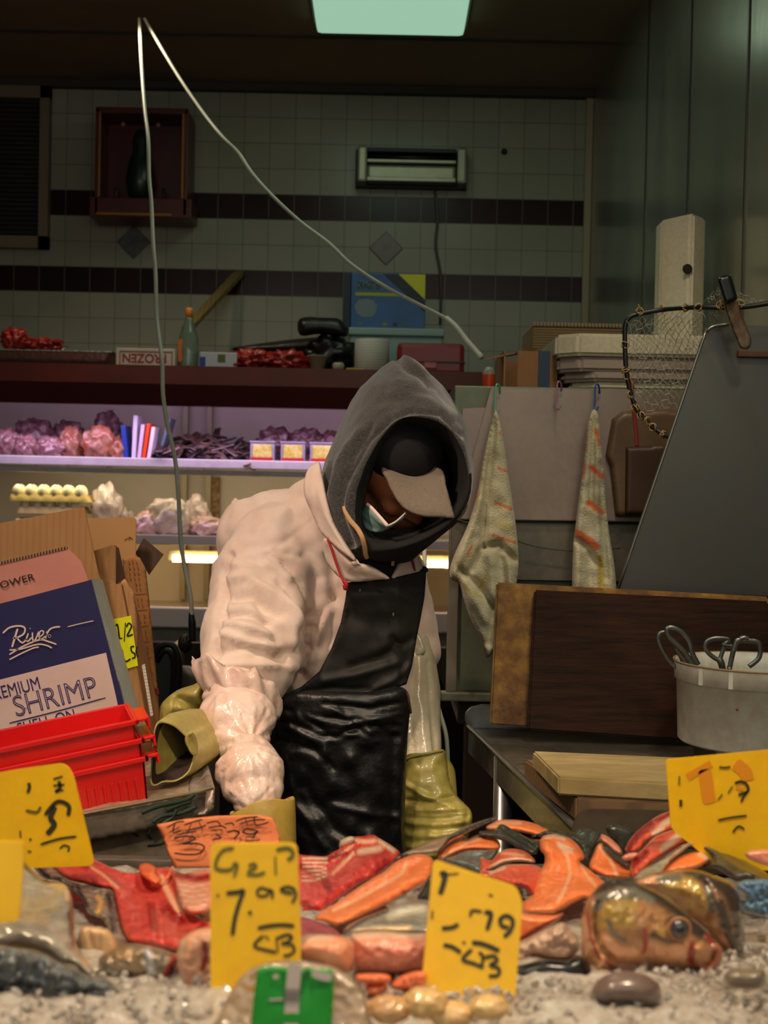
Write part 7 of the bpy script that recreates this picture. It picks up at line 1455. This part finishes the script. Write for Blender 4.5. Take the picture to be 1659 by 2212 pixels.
piece('clam', 'brown rounded shell lying on the ice below the front carp head', 'shellfish', c7([(600, 1260), (615, 1190), (680, 1130), (760, 1105), (860, 1106), (940, 1130), (1000, 1170), (1022, 1220), (1010, 1300), (900, 1340), (700, 1330)], 1.12), M('brown_shell', rgb(112, 92, 84), .3, var=[(12, rgb(76, 60, 56), .7), (50, rgb(150, 130, 116), .4)], coat=.5), None, .030, 50)
piece('clam', 'small grey open shell on the ice at the right edge', 'shellfish', c7([(1395, 1160), (1410, 1110), (1460, 1085), (1540, 1090), (1640, 1100), (1640, 1200), (1500, 1210), (1420, 1200)], 1.13), M('grey_shell', rgb(130, 116, 98), .3, var=(30, rgb(90, 80, 70), .7), coat=.5), None, .020, 22)
tag(relief('plastic_bag', [(x, y, 1.42) for x, y in m7([(1470, 600), (1500, 565), (1560, 555), (1680, 570), (1680, 760), (1560, 760), (1500, 730), (1530, 660)])], M('blue_bag', rgb(96, 130, 156), .25, var=(30, rgb(60, 84, 104), .6), bump=(30, .8, .006)), T=.014, R=12, step=4, nz=(.006, 8)), 'crumpled blue plastic bag at the right edge of the ice', 'bag')
# ---- mussels behind the plate
piece('fish_tail_end', 'dark fish tail lying behind the salmon against the steel plate', 'fish', c7([(690, 240), (730, 222), (790, 232), (850, 262), (860, 300), (840, 340), (790, 400), (760, 370), (740, 320), (700, 280)], 1.82), mskn, None, .014, 14, step=4)
# ================================================================= PRICE SIGNS
myel = M('yellow_sign_plastic', rgb(238, 190, 0), .42, var=[(8, rgb(226, 168, 0), .5), (40, rgb(206, 150, 10), .25)]); mori = M('orange_smudge', rgb(218, 138, 12), .5); mmk = M('faded_marker', rgb(44, 42, 14), .55); mmk2 = M('worn_green_marker', rgb(92, 92, 14), .55)
def sign(name, label, corners, th, mat, round_=8, cat='price sign'):
    """corners with own distances; rounded-corner plate of real thickness"""
    pts = []
    n = len(corners)
    p0_, p1_, p2_ = [P(*c) for c in corners[:3]]
    nn = (p1_ - p0_).cross(p2_ - p0_).normalized()
    if nn.y > 0: nn = -nn
    def onp(x, y, z=0):
        d = (P(x, y, 2) - EYE).normalized(); return EYE + d * ((p0_ + nn * (z + .0003) - EYE).dot(nn) / d.dot(nn))
    for i in range(n):
        a, b, c = Vector(corners[i - 1]), Vector(corners[i]), Vector(corners[(i + 1) % n])
        def along(u, v, d): w_ = v - u; return u + w_ * (d / max(w_.xy.length, 1e-6))
        p0, p1 = along(b, a, round_), along(b, c, round_)
        for t in (0, .25, .5, .75, 1): pts.append(p0 * (1 - t) ** 2 + b * 2 * t * (1 - t) + p1 * t * t)
    o = tag(prism(name, [onp(p[0], p[1], -.0003) for p in pts], (0, th, 0), mat, None, .0006), label, cat)
    return o, onp
g, onp_ = sign('price_sign', 'yellow price sign reading 7.99 LB in the centre foreground', [(454, 1822, 1.15), (642, 1822, 1.15), (650, 2020, 1.13), (648, 2240, 1.10), (455, 2240, 1.10)], .003, myel, 14)
yS = lambda x, y: 1.15 - .05 * (y - 1822) / 418
s3 = onp_
m_ = lambda l: m5(l)
brush('handwriting', [(m_([(1270, 205), (1215, 215), (1180, 260), (1172, 310), (1210, 325), (1262, 320)]), 7), (m_([(1262, 320), (1272, 290), (1290, 300), (1270, 360)]), 6), (m_([(1340, 345), (1395, 350), (1440, 335)]), 6), (m_([(1350, 300), (1380, 290), (1390, 310), (1345, 330)]), 6), (m_([(1495, 250), (1498, 350)]), 6), (m_([(1500, 215), (1560, 205), (1590, 225), (1585, 255), (1560, 265)]), 8)], 6, mmk2, g, s3)
brush('handwriting', [(m_([(1230, 450), (1290, 445), (1322, 440), (1300, 500), (1275, 590), (1262, 680)]), 9), (m_([(1178, 465), (1190, 458)]), 6), (m_([(1350, 560), (1366, 552)]), 13), (m_([(1460, 435), (1420, 420), (1395, 440), (1410, 465), (1450, 460), (1475, 430)]), 5), (m_([(1450, 430), (1480, 440), (1478, 480)]), 5), (m_([(1590, 450), (1550, 445), (1525, 430), (1560, 415), (1598, 430), (1605, 470), (1585, 500)]), 6), (m_([(1400, 640), (1460, 628), (1530, 622), (1598, 628)]), 8), (m_([(1430, 680), (1380, 735), (1450, 760), (1500, 770)]), 6), (m_([(1440, 680), (1460, 700)]), 5), (m_([(1500, 690), (1510, 770)]), 6), (m_([(1505, 695), (1560, 675), (1585, 690), (1560, 715), (1530, 725), (1585, 730), (1598, 765), (1560, 790), (1540, 785)]), 6)], 6, mmk, g, s3)
g, onp_ = sign('price_sign', 'tilted yellow price sign reading .99 LB at the right of centre', [(936, 1858, 1.17), (1116, 1916, 1.16), (1129, 1950, 1.155), (1106, 2240, 1.10), (900, 2240, 1.10)], .003, myel, 12)
yS2 = lambda x, y: 1.175 - .07 * (y - 1850) / 390
s4 = onp_
brush('handwriting', [(m6([(1080, 385), (1110, 380), (1100, 440), (1080, 500)]), 12), (m6([(1080, 385), (1190, 378)]), 4), (m6([(1035, 600), (1032, 650)]), 6), (m6([(1370, 505), (1395, 508)]), 6), (m6([(1090, 705), (1150, 700), (1190, 680)]), 9), (m6([(1100, 805), (1150, 815), (1205, 850)]), 9), (m6([(1215, 785), (1230, 795)]), 8), (m6([(1262, 635), (1270, 600), (1330, 605)]), 6), (m6([(1345, 610), (1385, 620), (1360, 715)]), 10), (m6([(1490, 700), (1450, 690), (1440, 650), (1480, 630), (1515, 660), (1500, 720), (1460, 755)]), 9), (m6([(1270, 790), (1340, 800), (1435, 840)]), 10), (m6([(1270, 830), (1215, 890), (1280, 915), (1340, 940)]), 8), (m6([(1310, 850), (1335, 870), (1330, 935)]), 7), (m6([(1345, 880), (1400, 870), (1420, 900), (1380, 925), (1430, 945), (1425, 985), (1370, 990)]), 8)], 6, mmk, g, s4)
g, onp_ = sign('price_sign', 'yellow price sign with a worn 2 leaning at the left edge before the crates', [(-60, 1680, 1.52), (40, 1662, 1.52), (140, 1648, 1.52), (158, 1672, 1.515), (205, 1870, 1.49), (-60, 1880, 1.49)], .003, myel, 14)
s5 = onp_
p4 = lambda l: [(x / 2.514, 1480 + y / 2.514) for x, y in l]
brush('handwriting', [(p4([(155, 530), (160, 555), (150, 585)]), 7), (p4([(290, 510), (340, 495)]), 6), (p4([(320, 520), (325, 560), (300, 580)]), 8), (p4([(290, 545), (350, 540)]), 6), (p4([(300, 575), (345, 570)]), 5), (p4([(245, 705), (300, 640), (340, 635), (375, 660), (370, 710)]), 9), (p4([(300, 660), (275, 720), (295, 760), (255, 810)]), 12), (p4([(220, 865), (320, 835), (415, 822)]), 5), (p4([(160, 835), (170, 842)]), 8), (p4([(325, 890), (345, 870), (375, 880), (370, 905)]), 4), (p4([(110, 790), (112, 830)]), 5)], 5, mmk, g, s5)
brush('worn_writing', [(p4([(140, 680), (200, 690), (220, 660)]), 6), (p4([(150, 900), (170, 905)]), 6)], 5, mmk2, g, s5)
g, onp_ = sign('price_sign', 'edge of a yellow price sign at the extreme lower left', [(-60, 1815, 1.14), (51, 1818, 1.14), (48, 1900, 1.13), (40, 1990, 1.12), (-60, 2000, 1.12)], .003, myel, 6)
g, onp_ = sign('price_sign', 'yellow price sign with orange smudges at the right edge before the bucket', [(1438, 1641, 1.60), (1620, 1624, 1.60), (1700, 1616, 1.60), (1700, 1880, 1.58), (1560, 1880, 1.58), (1450, 1790, 1.585)], .003, myel, 8)
s6 = onp_
p8 = lambda l: [(1380 + x / 4.097, 1320 + y / 4.097) for x, y in l]
brush('orange_smudge', [(p8([(430, 1470), (640, 1350)]), 26), (p8([(580, 1400), (600, 1520), (610, 1600), (630, 1700)]), 28), (p8([(850, 1350), (940, 1420), (960, 1500)]), 28), (p8([(860, 1560), (930, 1580)]), 14)], 26, mori, g, s6)
s7 = lambda x, y, z, f=onp_: f(x, y, z + .0006)
brush('handwriting', [(p8([(710, 1380), (760, 1385), (812, 1378)]), 3.5), (p8([(850, 1525), (900, 1510), (950, 1530), (970, 1580), (940, 1610), (880, 1625)]), 6), (p8([(960, 1600), (930, 1640), (905, 1690)]), 5), (p8([(700, 1850), (800, 1830), (880, 1818), (955, 1810)]), 4), (p8([(372, 1670), (372, 1730)]), 10), (p8([(830, 1960), (880, 1905), (935, 1930)]), 4)], 5, mmk, g, s7)
brush('worn_writing', [(p8([(360, 1460), (355, 1540)]), 5), (p8([(700, 1670), (740, 1620)]), 5), (p8([(790, 1610), (830, 1550)]), 5)], 5, mmk2, g, s7)
# orange paper card with brush characters
g = relief('price_card', [(339, 1781, 1.70), (400, 1769, 1.70), (470, 1762, 1.70), (560, 1760, 1.70), (588, 1766, 1.70), (600, 1790, 1.70), (606, 1812, 1.70), (600, 1850, 1.69), (560, 1870, 1.69), (470, 1875, 1.69), (378, 1876, 1.69), (365, 1850, 1.69), (352, 1810, 1.70)], M('orange_card', rgb(232, 134, 84), .75, var=(6, rgb(220, 118, 66), .4)), T=.0012, R=3, step=6, smooth=False)
tag(g, 'orange paper price card with black brush characters reading 3.99', 'price sign')
s8 = lambda x, y, z: P(x, y, 1.695 - .00010 * (y - 1760) - .0012 - z)
mbr = M('black_brush_ink', rgb(42, 28, 22), .6)
hz = [[(905, 775), (960, 745), (1000, 740)], [(920, 800), (975, 770)], [(950, 750), (940, 800), (985, 790)], [(1000, 760), (1060, 740), (1100, 730)], [(1010, 790), (1080, 775), (1120, 760)], [(1040, 745), (1020, 800)], [(1080, 740), (1100, 790)], [(1120, 750), (1180, 740), (1200, 770)], [(1130, 775), (1200, 765), (1230, 780)], [(1220, 755), (1260, 750), (1270, 765)], [(1280, 740), (1330, 722), (1400, 715)], [(1300, 755), (1370, 735), (1440, 730)], [(1330, 715), (1345, 765)], [(1380, 712), (1390, 760), (1460, 745)], [(960, 815), (1020, 800), (1060, 795)], [(1150, 790), (1210, 785)]]
brush('characters', [(p4(h), 3.2) for h in hz], 3, mbr, g, s8)
brush('handwriting', [(p4([(945, 830), (1010, 820), (1060, 830), (1030, 850), (990, 862)]), 3.6), (p4([(990, 862), (1070, 860), (1110, 880), (1080, 915), (1010, 920), (945, 912)]), 3.6), (p4([(1170, 810), (1200, 830), (1150, 840)]), 3), (p4([(1270, 790), (1300, 800), (1270, 835)]), 3.6), (p4([(1230, 800), (1280, 790), (1300, 810)]), 3.4), (p4([(1390, 790), (1340, 780), (1320, 800), (1370, 810), (1400, 790), (1370, 830)]), 3.6), (p4([(1330, 850), (1410, 840)]), 3)], 3, mbr, g, s8)
# taped plastic bag with green label in front
e = empty('plastic_bag', P(620, 2150, 1.02), 'cloudy plastic bag with a green and white label at the bottom centre', 'bag')
mcl = M('cloudy_bag', rgb(226, 206, 180), .25, trans=.75, bump=[(20, .6, .006)], coat=.6)
relief('bag_film', [(470, 2200, 1.04), (520, 2110, 1.05), (575, 2080, 1.05), (660, 2076, 1.05), (730, 2092, 1.05), (775, 2130, 1.04), (800, 2200, 1.03), (810, 2260, 1.02), (450, 2260, 1.02)], mcl, e, T=.008, R=20, step=6, nz=(.003, 20))
mgrn = M('green_label_print', rgb(36, 150, 50), .35); mlw = M('white_label_print', rgb(206, 190, 180), .4)
relief('green_label', [(556, 2096, 1.030), (570, 2088, 1.030), (718, 2094, 1.030), (722, 2120, 1.028), (716, 2230, 1.022), (540, 2230, 1.022), (548, 2150, 1.026)], mgrn, e, T=.0016, R=8, step=6, smooth=False)
g3 = lambda x, y, z: P(x, y, 1.027 - .00005 * (y - 2096) - z)
brush('label_panel', [([(638, 2080), (632, 2140), (628, 2240)], 30), ([(675, 2100), (694, 2108), (716, 2112)], 18), ([(582, 2160), (612, 2158)], 8), ([(590, 2110), (602, 2108)], 16)], 30, mlw, e, g3)
brush('barcode', [([(615 + 5 * k, 2135), (613 + 5 * k, 2165)], 2) for k in range(7)] + [([(664, 2090), (662, 2118)], 9)], 2, M('dark_print', rgb(60, 60, 58), .5), e, lambda x, y, z: g3(x, y, z + .0008))
